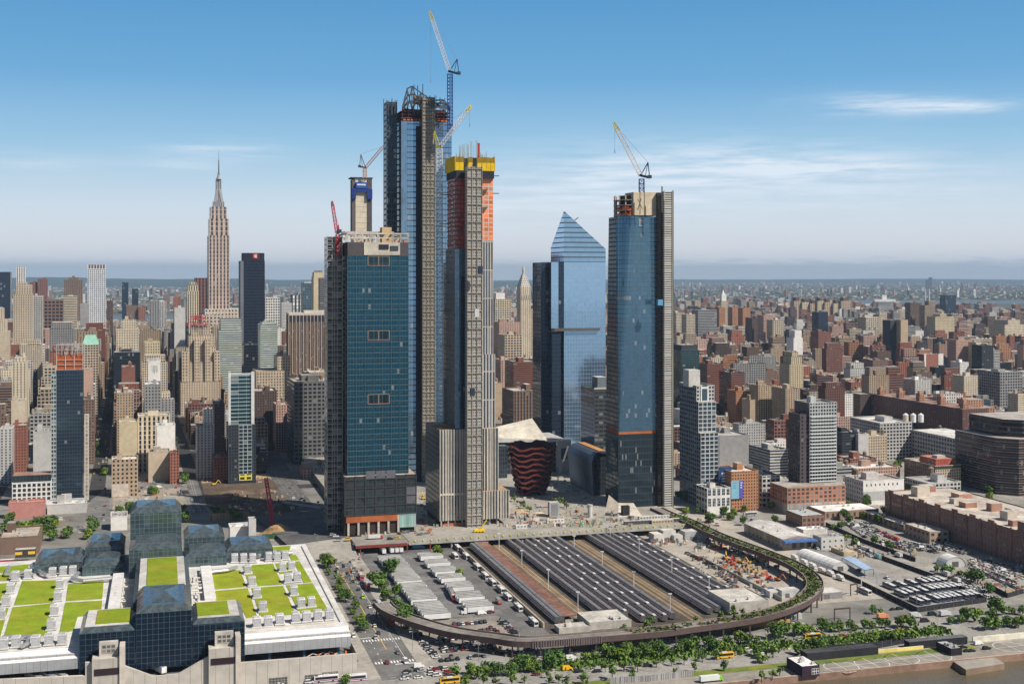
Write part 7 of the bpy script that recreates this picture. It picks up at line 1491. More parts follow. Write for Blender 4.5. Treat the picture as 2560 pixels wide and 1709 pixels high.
part(t, 'cornice', lambda mb: mb.box(Pt - GA.E * .8 - GA.N * .8, *GX, w + 1.6, .75, zt - 2, zt - .2, P((.05, .06, .06)))); part(t, 'red_scaffold', lambda mb: (mb.box(Pt + GA.N * 5 + GA.E * 6, *GX, w - 6, 26, zt - .9, zt + 5.5, gridwall((.45, .12, .08), (.30, .06, .05, 0), 2, 2, .8, .8, .05), P((.45, .2, .14))), mb.box(Pt + GA.N * 9 + GA.E * 10, *GX, 9, 8, zt + 5.5, zt + 8, P((.5, .45, .4))))); tank(t, Pt - GA.N * 10 + GA.E * -8, zt - 8, 1.3)
# dark brick row with tower caps
Y = 1560; t, Pt, w, zt = block(2150, 2182, 985, 1052, 1600, 30, 'dark brown', 'punch', 'long dark brick apartment row with ochre tower caps', bulk=0, par=False, lm='long dark brick row', k=.8, grid=GA)
uu, vv = GA.uv(Pt); o_ = GA.xy(uu + w - 2, vv - 190); DBR = wall((.155, .075, .065), 'apt', .85, (.05, .04, .05, .2)); part(t, 'long_wing', lambda mb: mb.box(o_, *GX, 34, 190, 0, zt, DBR, P((.3, .2, .16), 'rooftop')))
for k_ in range(9):
 q = GA.xy(uu + w + 2 + (k_ % 2) * 14, vv - 186 + k_ * 21.5); part(t, 'tower_cap', lambda mb: (mb.box(q, *GX, 7, 7, zt - .4, zt + 7, wall((.42, .22, .14), 'punch', .8)), mb.box(q + GA.N * 1.5 + GA.E * 1.5, *GX, 4, 4, zt + 7, zt + 10, P((.45, .26, .17)))))
q = GA.xy(uu + w + 32, vv - 150); part(t, 'stepped_end', lambda mb: (mb.box(q, *GX, 40, 40, 0, zt - 4, wall((.36, .19, .12), 'apt', .9), P((.4, .3, .25))), mb.box(q + GA.N * 8 + GA.E * 8, *GX, 22, 22, zt - 4, zt + 5, wall((.40, .22, .14), 'apt', .9), P((.4, .3, .25)))))
# huge banded warehouse at the right edge; its shade is put into the wall colours
pa = G(2405, 1262, 0); Y = 1090; t = thing('warehouse', 'huge shade-darkened warehouse wrapped in continuous window bands at the right edge', 'warehouse', pa); LM.append((2490, 1150, 'huge banded warehouse'))
uu, vv = GA.uv(PD(2440, 1250, 1120)); uu += 21; SB = gridwall((.11, .085, .08), (.02, .025, .035, .4), 2.0, 4.6, 1.0, .74, .05)
cc_ = [GA.xy(uu, vv), GA.xy(uu + 14, vv - 14), GA.xy(uu + 60, vv - 14), GA.xy(uu + 62, vv - 70), GA.xy(uu + 150, vv - 70), GA.xy(uu + 150, vv + 60), GA.xy(uu, vv + 60)]; zt = zat(1052, 1120)
part(t, 'banded_wall', lambda mb: mb.prism(cc_, 0, zt - 16, SB, P((.4, .36, .33), 'rooftop'))); c2 = [GA.xy(uu + 12, vv + 6), GA.xy(uu + 24, vv - 6), GA.xy(uu + 150, vv - 30), GA.xy(uu + 150, vv + 55), GA.xy(uu + 12, vv + 55)]; part(t, 'upper_storeys', lambda mb: mb.prism(c2, zt - 16, zt, SB, P((.42, .38, .35), 'rooftop')))
for i in range(13): part(t, 'spandrel', lambda mb: mb.prism([p + (p - sum(cc_, Vector()) / 7).normalized() * .4 for p in cc_], 2 + i * 4.6, 2.9 + i * 4.6, P((.25, .19, .17), 'concrete'))) if 3.2 + i * 4.6 < zt - 16 else None
BL.extend([(2400, 2600, 1052, 1000, 1290), (2150, 2430, 965, 1450, 1052), (2270, 2372, 1060, 1270, 1150)])
# long dark brick warehouse in front
q0 = G(2212, 1298, 0); uu, vv = GA.uv(q0); t = thing('warehouse', 'very long dark brick warehouse row running toward the viewer at the right', 'warehouse', q0); LM.append((2400, 1290, 'long brick warehouse')); zt = zat(1226, q0.y)
LBW = gridwall((.23, .125, .105), (.10, .085, .085, .15), 3.4, 4.3, .36, .5, .16); q1 = GA.xy(uu, vv - 260)
part(t, 'wall', lambda mb: mb.box(q1, *GX, 62, 260, 0, zt, [LBW] * 4, P((.50, .44, .38), 'rooftop'), drop=.8)); 
for k_ in range(16): part(t, 'pilaster', lambda mb: mb.box(GA.xy(uu - .5, vv - 256 + k_ * 16.5), *GX, .48, 1.6, 0, zt + .8, P((.25, .13, .10), 'concrete')))
for k_ in range(14): z_ = R.uniform(3, 7); part(t, 'roof_house', lambda mb: mb.box(GA.xy(uu + R.uniform(3, 40), vv - 12 - k_ * 17), *GX, R.uniform(5, 12), R.uniform(5, 11), zt - .8, zt + z_, P(R.choice([(.42, .22, .16), (.55, .48, .4), (.5, .46, .42), (.36, .2, .15)]), 'concrete'), P((.5, .46, .4), 'rooftop')))
for k_ in range(6): part(t, 'fire_escape', lambda mb: [mb.box(GA.xy(uu - 1.4, vv - 180 - k_ * 14), *GX, 1.38, 4, 5 + s_ * 5, 5.3 + s_ * 5, P((.05, .05, .05))) for s_ in range(4)])
part(t, 'taller_section', lambda mb: mb.box(GA.xy(uu + .6, vv - 258), *GX, 50, 96, zt - .5, zt + 6.5, [LBW] * 4, P((.45, .38, .33), 'rooftop')))
for k_ in range(9): part(t, 'roof_house', lambda mb: mb.box(GA.xy(uu + R.uniform(2, 30), vv - 168 - k_ * 10), *GX, 5, 5, zt + 6.4, zt + R.uniform(9, 13), P((.42, .3, .24), 'concrete')))
for k_ in range(7): part(t, 'roof_parapet_step', lambda mb: mb.box(GA.xy(uu - .2, vv - 12 - k_ * 21), *GX, .7, 7, zt, zt + 1.8, P((.3, .17, .13), 'concrete')))
BL.append((2200, 2600, 1226, 800, 1709))
# ---------------------------------------------------------------- generic blocks
def riverY(x): 
 n = [(-6000, 5200), (-1100, 5500), (300, 6000), (1300, 7600), (2600, 8600), (6000, 8300)]
 for a, b in zip(n, n[1:]):
  if a[0] <= x <= b[0]: return a[1] + (b[1] - a[1]) * (x - a[0]) / (b[0] - a[0])
 return 8000
TOWERS = [(823, 1042, 585, 900), (965, 1132, 215, 1100), (1062, 1272, 385, 920), (1352, 1520, 527, 1280), (1512, 1690, 478, 1000), (1684, 1800, 925, 1090), (1225, 1430, 1045, 1180), (1430, 1530, 973, 1100)]
us0 = GB.uv(G(269, 1041))[0]
GEN = []; R.seed(23)
def addgen(u, v, w, d, h, col, kind, far=0): GEN.append([u, v, w, d, h, col, kind, far])
LEFTC = ['beige', 'cream', 'tan', 'brown', 'brick red', 'beige', 'grey', 'pale grey', 'tan', 'cream', 'red brown', 'pinkish', 'white']
RIGHTC = ['brick red', 'red brown', 'tan', 'brown', 'beige', 'pale grey', 'brick red', 'grey', 'cream', 'white', 'pinkish', 'dark brown', 'orange brick', 'red brown', 'tan']
def zone_ok(px, Y): return Y > (1200 if px < 840 else 1450 if px < 1700 else 1110)
sy = -30
for bi in range(-24, 46):
 u0 = us0 + bi * 88 + 9
 for bj in range(-1, 33):
  v0 = 1175 + bj * 262 + 13
  for r_ in (0, 1):
   v = v0
   while v < v0 + 236 - 10:
    Yc = GB.xy(u0, v).y
    lw = R.uniform(9, 30) if Yc < 3000 else R.uniform(12, 34) if Yc < 5000 else R.uniform(22, 52)
    lw = min(lw if GB.xy(u0, v).x < 0 else lw * .72, v0 + 236 - v); d = R.uniform(26, 34); c = GB.xy(u0 + 17 + r_ * 35, v + lw / 2)
    v += lw + .3
    if c.y < 800 or c.y > riverY(c.x) - 120: continue
    px = CX + F * c.x / c.y
    if not (-90 < px < 2650) or not zone_ok(px, c.y) or (bj < 0 and (px < 1720 or c.y < 1110)) or (px > 2280 and c.y < 1290): continue
    if px < 1000:
     h = R.lognormvariate(3.55, .42) if c.y < 1600 else R.lognormvariate(4.05, .38) if c.y < 3200 else R.lognormvariate(3.85, .45); h = min(h, 150); cl = R.choice(LEFTC)
    else:
     h = R.lognormvariate(2.9 if bj > 0 else 2.6, .4)
     if R.random() < .11: h = R.uniform(34, 70)
     cl = R.choice(RIGHTC)
    if R.random() < .05: cl = 'dark'
    kd = 'glass' if cl == 'dark' else R.choice(['punch', 'punch', 'punch', 'loft', 'grid', 'apt', 'band'])
    addgen(u0 + r_ * 35 + (1 if r_ else 34 - d), v - lw, lw, d, h, cl, kd)
# keep clear of, and below, everything placed by hand
OUT = []
for g in GEN:
 u, v, lw, d, h = g[:5]; p = GB.xy(u, v); q = GB.xy(u + d, v); r = GB.xy(u, v + lw)
 pxs = [CX + F * k.x / k.y for k in (p, q, r, GB.xy(u + d, v + lw))]; a, b = min(pxs), max(pxs); Yc = p.y; ok = True
 for (xl, xr, yt, Yh, yb) in BL:
  if b > xl and a < xr:
   if abs(Yc - Yh) < 45 and abs(Yc + lw - Yh) < 70: ok = False; break
   if Yh > Yc:
    hm = CH - (yb - HY) * Yc / F
    if h > hm: h = hm
  if h < 7: ok = False; break
 if not ok: continue
 cap = 800 if a < 1000 else 775 if Yc < 3500 else 742
 hm = CH - (cap - HY) * Yc / F
 if h > hm: h = max(7, hm - R.uniform(0, 8))
 pt = HY + F * (CH - h) / Yc
 OUT.append((Yc, a, b, pt, HY + F * CH / Yc, g[0], g[1], lw, d, h, g[5], g[6]))
OUT.sort(key=lambda g: g[0])
# visible area by column cover
cover = [1709.0] * 660
ev = sorted([('h', Yh, xl, xr, yt) for xl, xr, yt, Yh, yb in BL] + [('h', Yh, xl, xr, yt) for xl, xr, yt, Yh in TOWERS] + [('g', g[0], g[1], g[2], g[3], i) for i, g in enumerate(OUT)], key=lambda e: e[1])
vis = {}
for e in ev:
 c0, c1 = max(0, int(e[2] / 4)), min(640, int(e[3] / 4) + 1); s_ = 0
 for c in range(c0, c1):
  if e[4] < cover[c]:
   if e[0] == 'g': s_ += (cover[c] - e[4] if cover[c] < 1700 else 60) * 4
   cover[c] = e[4]
 if e[0] == 'g': vis[e[5]] = s_
pick = set(sorted(vis, key=lambda i: -vis[i])[:max(0, 300 - len(BL))])
pick = {i for i in pick if vis[i] > 40}
KN = {'punch': 'with small windows', 'loft': 'with big loft windows', 'grid': 'with gridded front', 'apt': 'with apartment windows', 'band': 'with banded front', 'glass': 'with glass front'}
LBL_ = {}
mbF = MB()
for i, g in enumerate(OUT):
 Yc, a, b, pt, pb, u, v, lw, d, h, cl, kd = g; c = KC[cl]; kj = R.uniform(.6, 1.05); c = tuple(x * kj for x in c); k = R.uniform(.78, 1.02) * (1 if Yc < 2500 else 1.15)
 Sw = wall(c, kd, k, None, .03); o_ = GB.xy(u, v); rc = R.choice(RC); blank = wall(c, 'blank'); sd = Sw if R.random() < .6 else blank; RS = P(rc, 'rooftop')
 # local axes: depth d runs along N, width lw along E
 if i in pick:
  cen = ((a + b) / 2, pt + 12); best = min(LM, key=lambda m: (m[0] - cen[0]) ** 2 + 1.6 * (m[1] - cen[1]) ** 2); dx, dy = cen[0] - best[0], cen[1] - best[1]
  rel = ('left of' if dx < 0 else 'right of') if abs(dx) > abs(dy) * 1.2 else ('beyond' if dy < 0 else 'in front of')
  tk = Yc < 3200 and kd != 'glass' and R.random() < .45
  t = thing('building', '', 'building', (o_.x, o_.y, 0), 'city blocks ' + rel + ' the ' + best[2])
  mb = MB(); mb.box(o_, *GY, d, lw, 0, h, [Sw, sd, Sw, sd], RS, drop=.8); mb.build('wall', t)
  bw, bd = d * R.uniform(.2, .4), lw * R.uniform(.25, .45); mb = MB(); q = o_ + GB.N * (d - bw) * R.random() + GB.E * (lw - bd) * R.random(); mb.box(q, *GY, bw, bd, h - .8, h + R.uniform(2.5, 5.5), P(tuple(x * .9 for x in c), 'concrete'), P(R.choice(RC), 'rooftop')); mb.build('penthouse', t)
  if h > 45 and R.random() < .5: mb = MB(); mb.box(o_ + GB.N * 3 + GB.E * 3, *GY, d - 6, lw - 6, h - .8, h + R.uniform(6, 14), Sw, RS); mb.build('setback', t)
  if tk: tank(t, o_ + GB.N * R.uniform(3, d - 3) + GB.E * R.uniform(3, max(3.5, lw - 3)), h - .8, R.uniform(.9, 1.25))
  for _ in range(R.randint(0, 3)): mb = MB(); q = o_ + GB.N * R.uniform(1, d - 3) + GB.E * R.uniform(1, lw - 3); mb.box(q, *GY, 1.8, 1.8, h - .8, h + .6, P((.5, .5, .5))); mb.build('rooftop_unit', t)
  sz = 'tall' if h > 48 else 'mid-height' if h > 24 else 'low'
  base = f'{sz} {cl if cl != "dark" else "dark glassy"} block {KN[kd]}' + (' and roof tank' if tk else '')
  LBL_.setdefault((base, rel, best[2]), []).append((dx * dx + dy * dy, t))
 else:
  mbF.box(o_, *GY, d, lw, 0, h, [Sw, sd, Sw, sd], RS)
  for _ in range(R.choice((1, 2, 3, 4)) if Yc < 3200 else 1 if Yc < 6000 else 0):
   bw = R.uniform(1.5, 7); q = o_ + GB.N * R.uniform(0, max(.1, d - bw)) + GB.E * R.uniform(0, max(.1, lw - 5)); mbF.box(q, *GY, bw, R.uniform(1.5, 5), h - .01, h + R.uniform(1, 4.5), P(R.choice([c, (.3, .28, .26), (.5, .48, .45)]), 'concrete'))
   if R.random() < .25: q = o_ + GB.N * R.uniform(2, d - 2) + GB.E * R.uniform(2, max(2.1, lw - 2)); mbF.cyl(q, 1.9, h + 2.5, h + 6, 7, P((.2, .14, .1))); mbF.cyl(q, 2, h + 6, h + 7.4, 7, P((.25, .19, .14)), None, .1)
for (base, rel, lmn), ls in LBL_.items():
 ls.sort(key=lambda x: x[0])
 for n_, (dd, t) in enumerate(ls):
  pre = '' if len(ls) == 1 else ('nearest ' if n_ == 0 else ordw(n_ + 1) + '-nearest ')
  t['label'] = ' '.join((pre + base + ' ' + rel + ' the ' + lmn).split()[:16])
solo(mbF, 'distant_city', 'dense mass of smaller city buildings filling the blocks behind', 'buildings', (0, 0, 0), None, 'stuff')
# far boroughs across the river
mb = MB(); FCOL = [(.3, .27, .24), (.22, .13, .1), (.3, .25, .2), (.5, .48, .45), (.2, .18, .17), (.28, .18, .14), (.66, .64, .62), (.12, .12, .12)]
for i in range(15000):
 Yc = 6200 + 24000 * R.random() ** 1.45; x = R.uniform(-.45, .45) * Yc
 if x < 2600 and Yc < riverY(max(-5900, x)) + 1000: continue
 if x >= 2600 and Yc < 9900: continue
 s_ = R.uniform(8, 26) * (1 + Yc / 14000); h = R.uniform(6, 13); k_ = R.random()
 if k_ < .05: h = R.uniform(25, 75); s_ = R.uniform(18, 32)
 elif k_ < .13 and x < 0: s_ *= 2.4; h = 9
 c = R.choice(FCOL); a = R.uniform(-.6, .6); ax = Vector((math.cos(a), math.sin(a), 0)); mb.cbox((x, Yc), ax, s_, s_ * R.uniform(.5, 1.1), 0, h, P(c, 'concrete'), P(R.choice([(.45, .43, .4), (.25, .24, .22), (.15, .14, .14), (.72, .7, .68), (.2, .19, .18)]), 'rooftop'))
solo(mb, 'distant_city', 'hazy low rooftops of the far boroughs across the far river', 'buildings', (0, 0, 0), None, 'stuff')
mb = MB()
for i in range(9000):
 Yc = 6300 + 25000 * R.random() ** 1.3; x = R.uniform(-.45, .45) * Yc
 if x < 2600 and Yc < riverY(max(-5900, x)) + 950 or (x >= 2600 and Yc < 9850): continue
 r = R.uniform(8, 26) * (1 + Yc / 12000); h = R.uniform(6, 13); p = Vector((x, Yc, 0)); k_ = R.uniform(.6, 1.1); n_ = 6
 mb.cyl(p, r, .5, h * .6, n_, P((.035 * k_, .06 * k_, .028 * k_), 'leaf'), None, r * .9); mb.cyl(p, r * .9, h * .6, h, n_, P((.045 * k_, .07 * k_, .03 * k_), 'leaf'), P((.05 * k_, .075 * k_, .032 * k_), 'leaf'), r * .45)
solo(mb, 'far_trees', 'dark green tree cover among the far rooftops', 'trees', (0, 0, 0), None, 'stuff')
# long bridge and two horizon towers
Y = 9200; bt = thing('suspension_bridge', 'dark suspension bridge with two lattice towers across the far river', 'bridge', (PD(1820, 760, Y).x, Y, 0))
BC = P((.16, .18, .2))
part(bt, 'deck', lambda mb: mb.bar(PD(1690, 751, Y), PD(1960, 751, Y), 5, BC))
for x in (1757, 1903): part(bt, 'bridge_tower', lambda mb: (mb.lattice(PD(x - 3, 766, Y), PD(x - 3, 718, Y), 9, 6, 1.6, BC), mb.lattice(PD(x + 5, 766, Y + 20), PD(x + 5, 718, Y + 20), 9, 6, 1.6, BC)))
part(bt, 'main_cable', lambda mb: [mb.bar(PD(1757 + 146 * k_ / 12, 720 + 26 * (1 - (k_ / 6 - 1) ** 2), Y), PD(1757 + 146 * (k_ + 1) / 12, 720 + 26 * (1 - ((k_ + 1) / 6 - 1) ** 2), Y), 1.6, BC) for k_ in range(12)])
for x, w_, y, l in ((2319, 8, 700, 'left and lower'), (2326, 7, 693, 'right and taller')): q = PD(x, y, 14000); t = thing('tower_block', f'dark distant tower breaking the horizon at right, {l} of the pair', 'tower', (q.x, q.y, 0)); part(t, 'wall', lambda mb: mb.cbox(q, (1, 0, 0), w_ * 14000 / F, 25, 0, q.z, P((.12, .14, .17))))
for x in (2313, 2323): q = PD(x, 722, 6500); t = thing('chimney', 'pale power station chimney in the right distance, ' + ('left' if x < 2320 else 'right') + ' of the pair', 'chimney', (q.x, q.y, 0)); part(t, 'stack', lambda mb: mb.cyl(q, 4.5, 0, q.z, 10, P((.6, .58, .56)), P((.1, .1, .1)), 3.6))
q = PD(2210, 752, 5600); t = thing('flat_topped_tower', 'pale building with a wide flat white overhanging roof in the right distance', 'building', (q.x, q.y, 0)); part(t, 'wall', lambda mb: mb.cbox(q, (1, 0, 0), 60, 30, 0, zat(756, 5600), wall((.5, .5, .5), 'band', 1.5))); part(t, 'roof_plate', lambda mb: mb.cbox(q, (1, 0, 0), 95, 36, zat(750, 5600) - 7, zat(748, 5600), P((.75, .73, .7)))); part(t, 'penthouse', lambda mb: mb.cbox(q, (1, 0, 0), 20, 14, zat(748, 5600), zat(737, 5600), P((.7, .68, .66))))
for i, (x0, x1) in enumerate(((1985, 2003), (2006, 2022), (2026, 2040), (2044, 2060), (2062, 2080), (2084, 2100), (2103, 2128))):
 block(x0, x1, 752 + (i % 3) * 3, 778, 5000, 30, 'yellowish' if i % 2 else 'tan', 'apt', f'sunlit tan housing tower in the distant riverside row, {ordw(i + 1)} from left', k=2.2, bulk=1, par=False, tiers=((x0 + 5, x1 - 5, 744 + (i % 3) * 3, 3, 'dark brown', 'blank'),))
# street grid surfaces
mb = MB()
for bi in range(-24, 46): quad(mb, us0 + bi * 88 - 7, us0 + bi * 88 + 7, 1150, 5200, .008, P((.05, .05, .053), 'asphalt'), GB)
for bj in range(0, 14): quad(mb, -2200, 4200, 1175 + bj * 262 - 11, 1175 + bj * 262 + 11, .013, P((.05, .05, .053), 'asphalt'), GB)
structure(mb, 'streets')
# ---------------------------------------------------------------- cranes
R.seed(9)
def crane(label, Y, mast0, mast1, piv, tip, apex, cw, cm, cj, ctip, ca, w=2.6, hook=None, name='tower_crane', zb=None, wj=2.0):
 b = PD(*mast0, Y); t = thing(name, label, 'crane', b); m1, pv, tp, ap, cw_ = (PD(*q, Y) for q in (mast1, piv, tip, apex, cw))
 n = max(3, int((m1 - b).length / 3.2)); mb = MB(); mb.lattice(b, m1, w, n, .3, P(cm)); mb.build('mast', t)
 L = (tp - pv).length; k = .84; md = pv.lerp(tp, k); mb = MB(); mb.lattice(pv, md, wj, max(4, int(L * k / 2.8)), .2, P(cj), wj); mb.build('jib', t)
 mb = MB(); mb.lattice(md, tp, wj, max(2, int(L * (1 - k) / 2.6)), .24, P(ctip), wj * .45); mb.build('jib_tip', t)
 mb = MB(); mb.bar(pv, ap, .4, P(ca)); mb.bar(cw_, ap, .35, P(ca)); mb.bar(pv.lerp(cw_, .5), ap, .25, P(ca)); mb.build('a_frame', t)
 mb = MB(); d = (cw_ - pv); d.z = 0; mb.bar(pv - d * .15, cw_, .9, P(tuple(x * .6 for x in ca))); mb.cbox((cw_.x, cw_.y), (1, 0, 0), 3.4, 3, cw_.z - .6, cw_.z + 2.0, P((.06, .07, .09))); mb.build('machinery_deck', t)
 mb = MB(); mb.bar(ap, tp.lerp(pv, .06), .11, P((.25, .28, .32))); mb.build('pendant_line', t)
 if hook: h = PD(*hook, Y); mb = MB(); mb.bar((h.x, h.y, tp.z - .5), h, .08, P((.2, .22, .25))); mb.bar(h, h + Vector((0, 0, 3)), .3, P((.3, .3, .3))); mb.build('hoist_line', t)
 return t
BLU = (.02, .06, .26); WHI = (.72, .72, .74); YEL = (.72, .60, .05)
crane('tall blue and white crane with yellow tip above the tallest tower', 1140, (1125, 330), (1125, 186), (1124, 178), (1074, 28), (1143, 148), (1147, 185), BLU, WHI, YEL, (.03, .06, .1), 4.6, (1077, 207), wj=3.2)
crane('white crane with yellow tip leaning right between the two tall towers', 985, (1099, 1060), (1099, 372), (1101, 366), (1178, 264), (1086, 328), (1083, 367), (.66, .68, .70), WHI, YEL, (.55, .45, .05), 4.2, (1174, 318), wj=2.6)
crane('orange crane leaning right above the raw concrete core', 1500, (912, 446), (912, 422), (914, 419), (962, 362), (902, 386), (899, 417), (.55, .33, .2), (.62, .36, .24), (.62, .36, .24), (.12, .10, .10), 4, wj=3)
crane('red crane standing steeply on the left roof edge of the teal tower', 935, (845, 640), (844, 585), (842, 582), (830, 503), (846, 562), (848, 580), (.50, .05, .07), (.50, .05, .08), (.50, .05, .08), (.50, .05, .07), 2.4, wj=2)
crane('blue and white crane with yellow tip above the dark blue tower', 1035, (1604, 482), (1604, 448), (1602, 438), (1534, 306), (1620, 406), (1624, 444), BLU, WHI, YEL, (.03, .05, .12), 4, (1537, 383), wj=3.2)
t = thing('crawler_crane', 'red lattice boom of a crawler crane leaning over the excavation', 'crane', G(684, 1325)); b0 = G(684, 1322, 1); mb = MB(); mb.lattice(b0, PD(665, 1194, b0.y + 6), 2.6, 16, .26, P((.52, .05, .08)), 2.2); mb.build('boom', t); mb = MB(); mb.cbox(G(686, 1326), GA.N, 6, 4, .1, 3, P((.5, .05, .06))); mb.build('body', t)
t = thing('mobile_crane', 'yellow mobile crane with raised boom on the viaduct road', 'crane', G(1198, 1330, ZP)); q = G(1198, 1330, ZP); mb = MB(); mb.bar(q + Vector((0, 0, 1.5)), PD(1216, 1300, q.y), .5, P((.75, .52, .02))); mb.build('boom', t); mb = MB(); mb.cbox(q, GA.N, 8, 2.6, ZP + .6, ZP + 2.4, P((.75, .50, .02))); mb.build('body', t); wheels(t, (), 2)
for x in (-2.5, 0, 2.5): mb = MB(); c = q + GA.N * x; mb.cbox(c, GA.N, 1.1, 2.7, ZP + .05, ZP + 1.0, TYRE); mb.build('wheel', t)
t = thing('boom_lift', 'thin grey raised boom standing between copper structure and arts hall', 'crane', G(1390, 1212, ZP)); q = G(1390, 1212, ZP); mb = MB(); mb.lattice(q, PD(1420, 1115, q.y), 1, 12, .14, P((.4, .4, .42))); mb.build('boom', t); mb = MB(); mb.cbox(q, GA.N, 3, 2, ZP, ZP + 2, P((.4, .4, .4))); mb.build('body', t)
def excavator(label, p, ang, c=(.72, .45, .02)):
 t = thing('excavator', label, 'excavator', p); ax = Vector((math.cos(ang), math.sin(ang), 0)); mb = MB()
 for s_ in (-1, 1): mb.cbox(p + Vector((-ax.y, ax.x, 0)) * 1.1 * s_, ax, 4, .6, p.z, p.z + .9, TYRE)
 mb.build('track', t); mb = MB(); mb.cbox(p, ax, 3.2, 2.4, p.z + .95, p.z + 2.2, P(c)); mb.cbox(p + ax * .6 + Vector((-ax.y, ax.x, 0)) * .5, ax, 1.3, 1.1, p.z + 2.2, p.z + 3.1, DARKG); mb.build('cab', t)
 mb = MB(); a = p + ax * 1.4 + Vector((0, 0, 1.8)); b = p + ax * 4 + Vector((0, 0, 5)); d = p + ax * 6.5 + Vector((0, 0, 2.2)); mb.bar(a, b, .3, P(c)); mb.bar(b, d, .25, P(c)); mb.build('arm', t)
excavator('yellow excavator at the upper left rim of the excavation', G(535, 1213), .4); excavator('yellow excavator in the shade left of the teal tower', G(818, 1242), .2); excavator('yellow excavator in the gap right of the teal tower', G(1058, 1248, ZP), 1.8); excavator('small yellow excavator near the red lattice boom', G(710, 1300), 2.6)
excavator('orange excavator beside the white equipment houses of the storage yard', G(*z8(425, 335)), 1.0, (.6, .28, .05)); excavator('yellow loader beside the rail building roof', G(*z8(1010, 868), 1), .6)
# ---------------------------------------------------------------- excavation and streets left of the teal tower
def poly(name, pts, z, S_, st=True):
 mb = MB(); q = [G(x, y, z) for x, y in pts]; n = Vector((0, 0, 1)); a = (q[1] - q[0]).cross(q[2] - q[1]); q = q if a.z > 0 else list(reversed(q)); mb.face(q, S_)
 return structure(mb, name)
poly('excavation_floor', [(505, 1205), (670, 1193), (765, 1240), (752, 1290), (560, 1292), (515, 1262)], .03, P((.12, .09, .065), 'soil'))
poly('excavation_floor', [(500, 1190), (665, 1184), (672, 1195), (505, 1207)], .05, P((.42, .28, .15), 'soil'))
poly('side_street', [(464, 1196), (492, 1196), (520, 1282), (484, 1282)], .04, ASPH); poly('side_street', [(676, 1190), (724, 1190), (850, 1345), (775, 1345)], .06, P((.12, .115, .11), 'asphalt')); poly('side_street', [(226, 1250), (272, 1215), (276, 1330), (228, 1330)], .04, P((.17, .165, .16), 'asphalt'))
poly('vacant_lot', [(282, 1232), (450, 1218), (480, 1290), (440, 1300), (280, 1292)], .03, P((.33, .29, .24), 'concrete')); poly('vacant_lot', [(560, 1296), (740, 1290), (790, 1350), (640, 1350)], .035, P((.30, .26, .21), 'concrete'))
mb = MB()
for k in range(26):
 for f_ in (.35, .55): a = G(464 + 28 * f_ + k * .9, 1198 + k * 3.2, .09); mb.box(a, *GY, .25, 4, .085, .09, P((.6, .6, .58)))
 for f_ in (.25, .5, .75): y = 1194 + k * 5.6; a = G(676 + 48 * f_ + (y - 1190) * .72, y, .1); mb.box(a, *GY, .25, 4, .095, .1, P((.6, .6, .58)))
structure(mb, 'road_markings')
def wallthing(name, label, cat, pts, h, S_, th=.3, z=0, zz=None, posts=0, post=None):
 q = [G(*(zz(*p) if zz else p), z) for p in pts]; t = thing(name, label, cat, q[0]); mb = MB()
 for a, b in zip(q, q[1:]): d = (b - a); L = d.xy.length; d.z = 0; d.normalize(); mb.box(a, d, Vector((-d.y, d.x, 0)), L, th, z, z + h, S_)
 mb.build('panel', t)
 if posts:
  tot = sum((b - a).xy.length for a, b in zip(q, q[1:])); n = min(60, int(tot / posts))
  for i in range(n):
   s_ = tot * i / n
   for a, b in zip(q, q[1:]):
    L = (b - a).xy.length
    if s_ <= L: c = a.lerp(b, s_ / L); break
    s_ -= L
   mb = MB(); mb.cyl(c, .12, z, z + h + .25, 5, post or P((.2, .2, .2))); mb.build('post', t)
 return t
OCH = P((.46, .30, .12), 'concrete')
wallthing('sheet_pile_wall', 'tan timber lagging wall along the near rim of the excavation', 'wall', [(524, 1302), (625, 1296)], 6, gridwall((.50, .36, .22), (.38, .26, .15, 0), 2.4, 9, .86, 1, 0), .5)
wallthing('site_fence', 'dark green site fence behind the right lawn roofs', 'fence', [(655, 1348), (768, 1342)], 4, P((.03, .10, .06)), .2, posts=4)
wallthing('hoarding', 'long ochre board hoarding below the curved railway', 'fence', [(z7(1400, 1285)), (z7(2130, 1195)), (z8(990, 1130)), (z8(1590, 1070))], 3.2, OCH, .25, posts=8)
def mound(label, p, r, h, c):
 mb = MB(); n = 16; rings = [[Vector((p.x + r * k * math.cos(t) * R.uniform(.85, 1.1), p.y + r * .6 * k * math.sin(t) * R.uniform(.85, 1.1), p.z + h * (1 - k ** 1.3) * R.uniform(.9, 1.05))) for t in [2 * math.pi * i / n for i in range(n)]] for k in (1, .75, .45, .18)]
 for a, b in zip(rings, rings[1:]):
  for i in range(n): mb.face([a[i], a[(i + 1) % n], b[(i + 1) % n], b[i]], P(c, 'soil'))
 mb.face(rings[-1], P(c, 'soil')); solo(mb, 'soil_mound', label, 'soil heap', p)
mound('big tan soil heap at the foot of the red lattice boom', G(697, 1335), 15, 9, (.46, .30, .15)); mound('low tan soil heap in the plaza beds near the copper structure', G(1300, 1278, ZP), 9, 2, (.45, .33, .2)); mound('sandy soil heap beside the concrete vent box', G(1345, 1285, ZP), 8, 2.2, (.52, .44, .34))
for k_, (x_, y_, r_) in enumerate(((545, 1250, 14), (560, 1278, 9), (590, 1232, 18), (640, 1262, 13), (665, 1228, 12))): mound(f'dark soil heap in the shaded excavation, {ordw(k_ + 1)} from the left', G(x_, y_), r_, 3.2, (.17, .12, .085))
t = thing('pipe_conveyor', 'long white pipe boom lying across the shaded street', 'pipe', G(705, 1256)); mb = MB(); mb.lattice(G(705, 1254, 3), G(800, 1268, 3), 1.2, 16, .16, P((.6, .58, .55))); mb.build('truss', t)
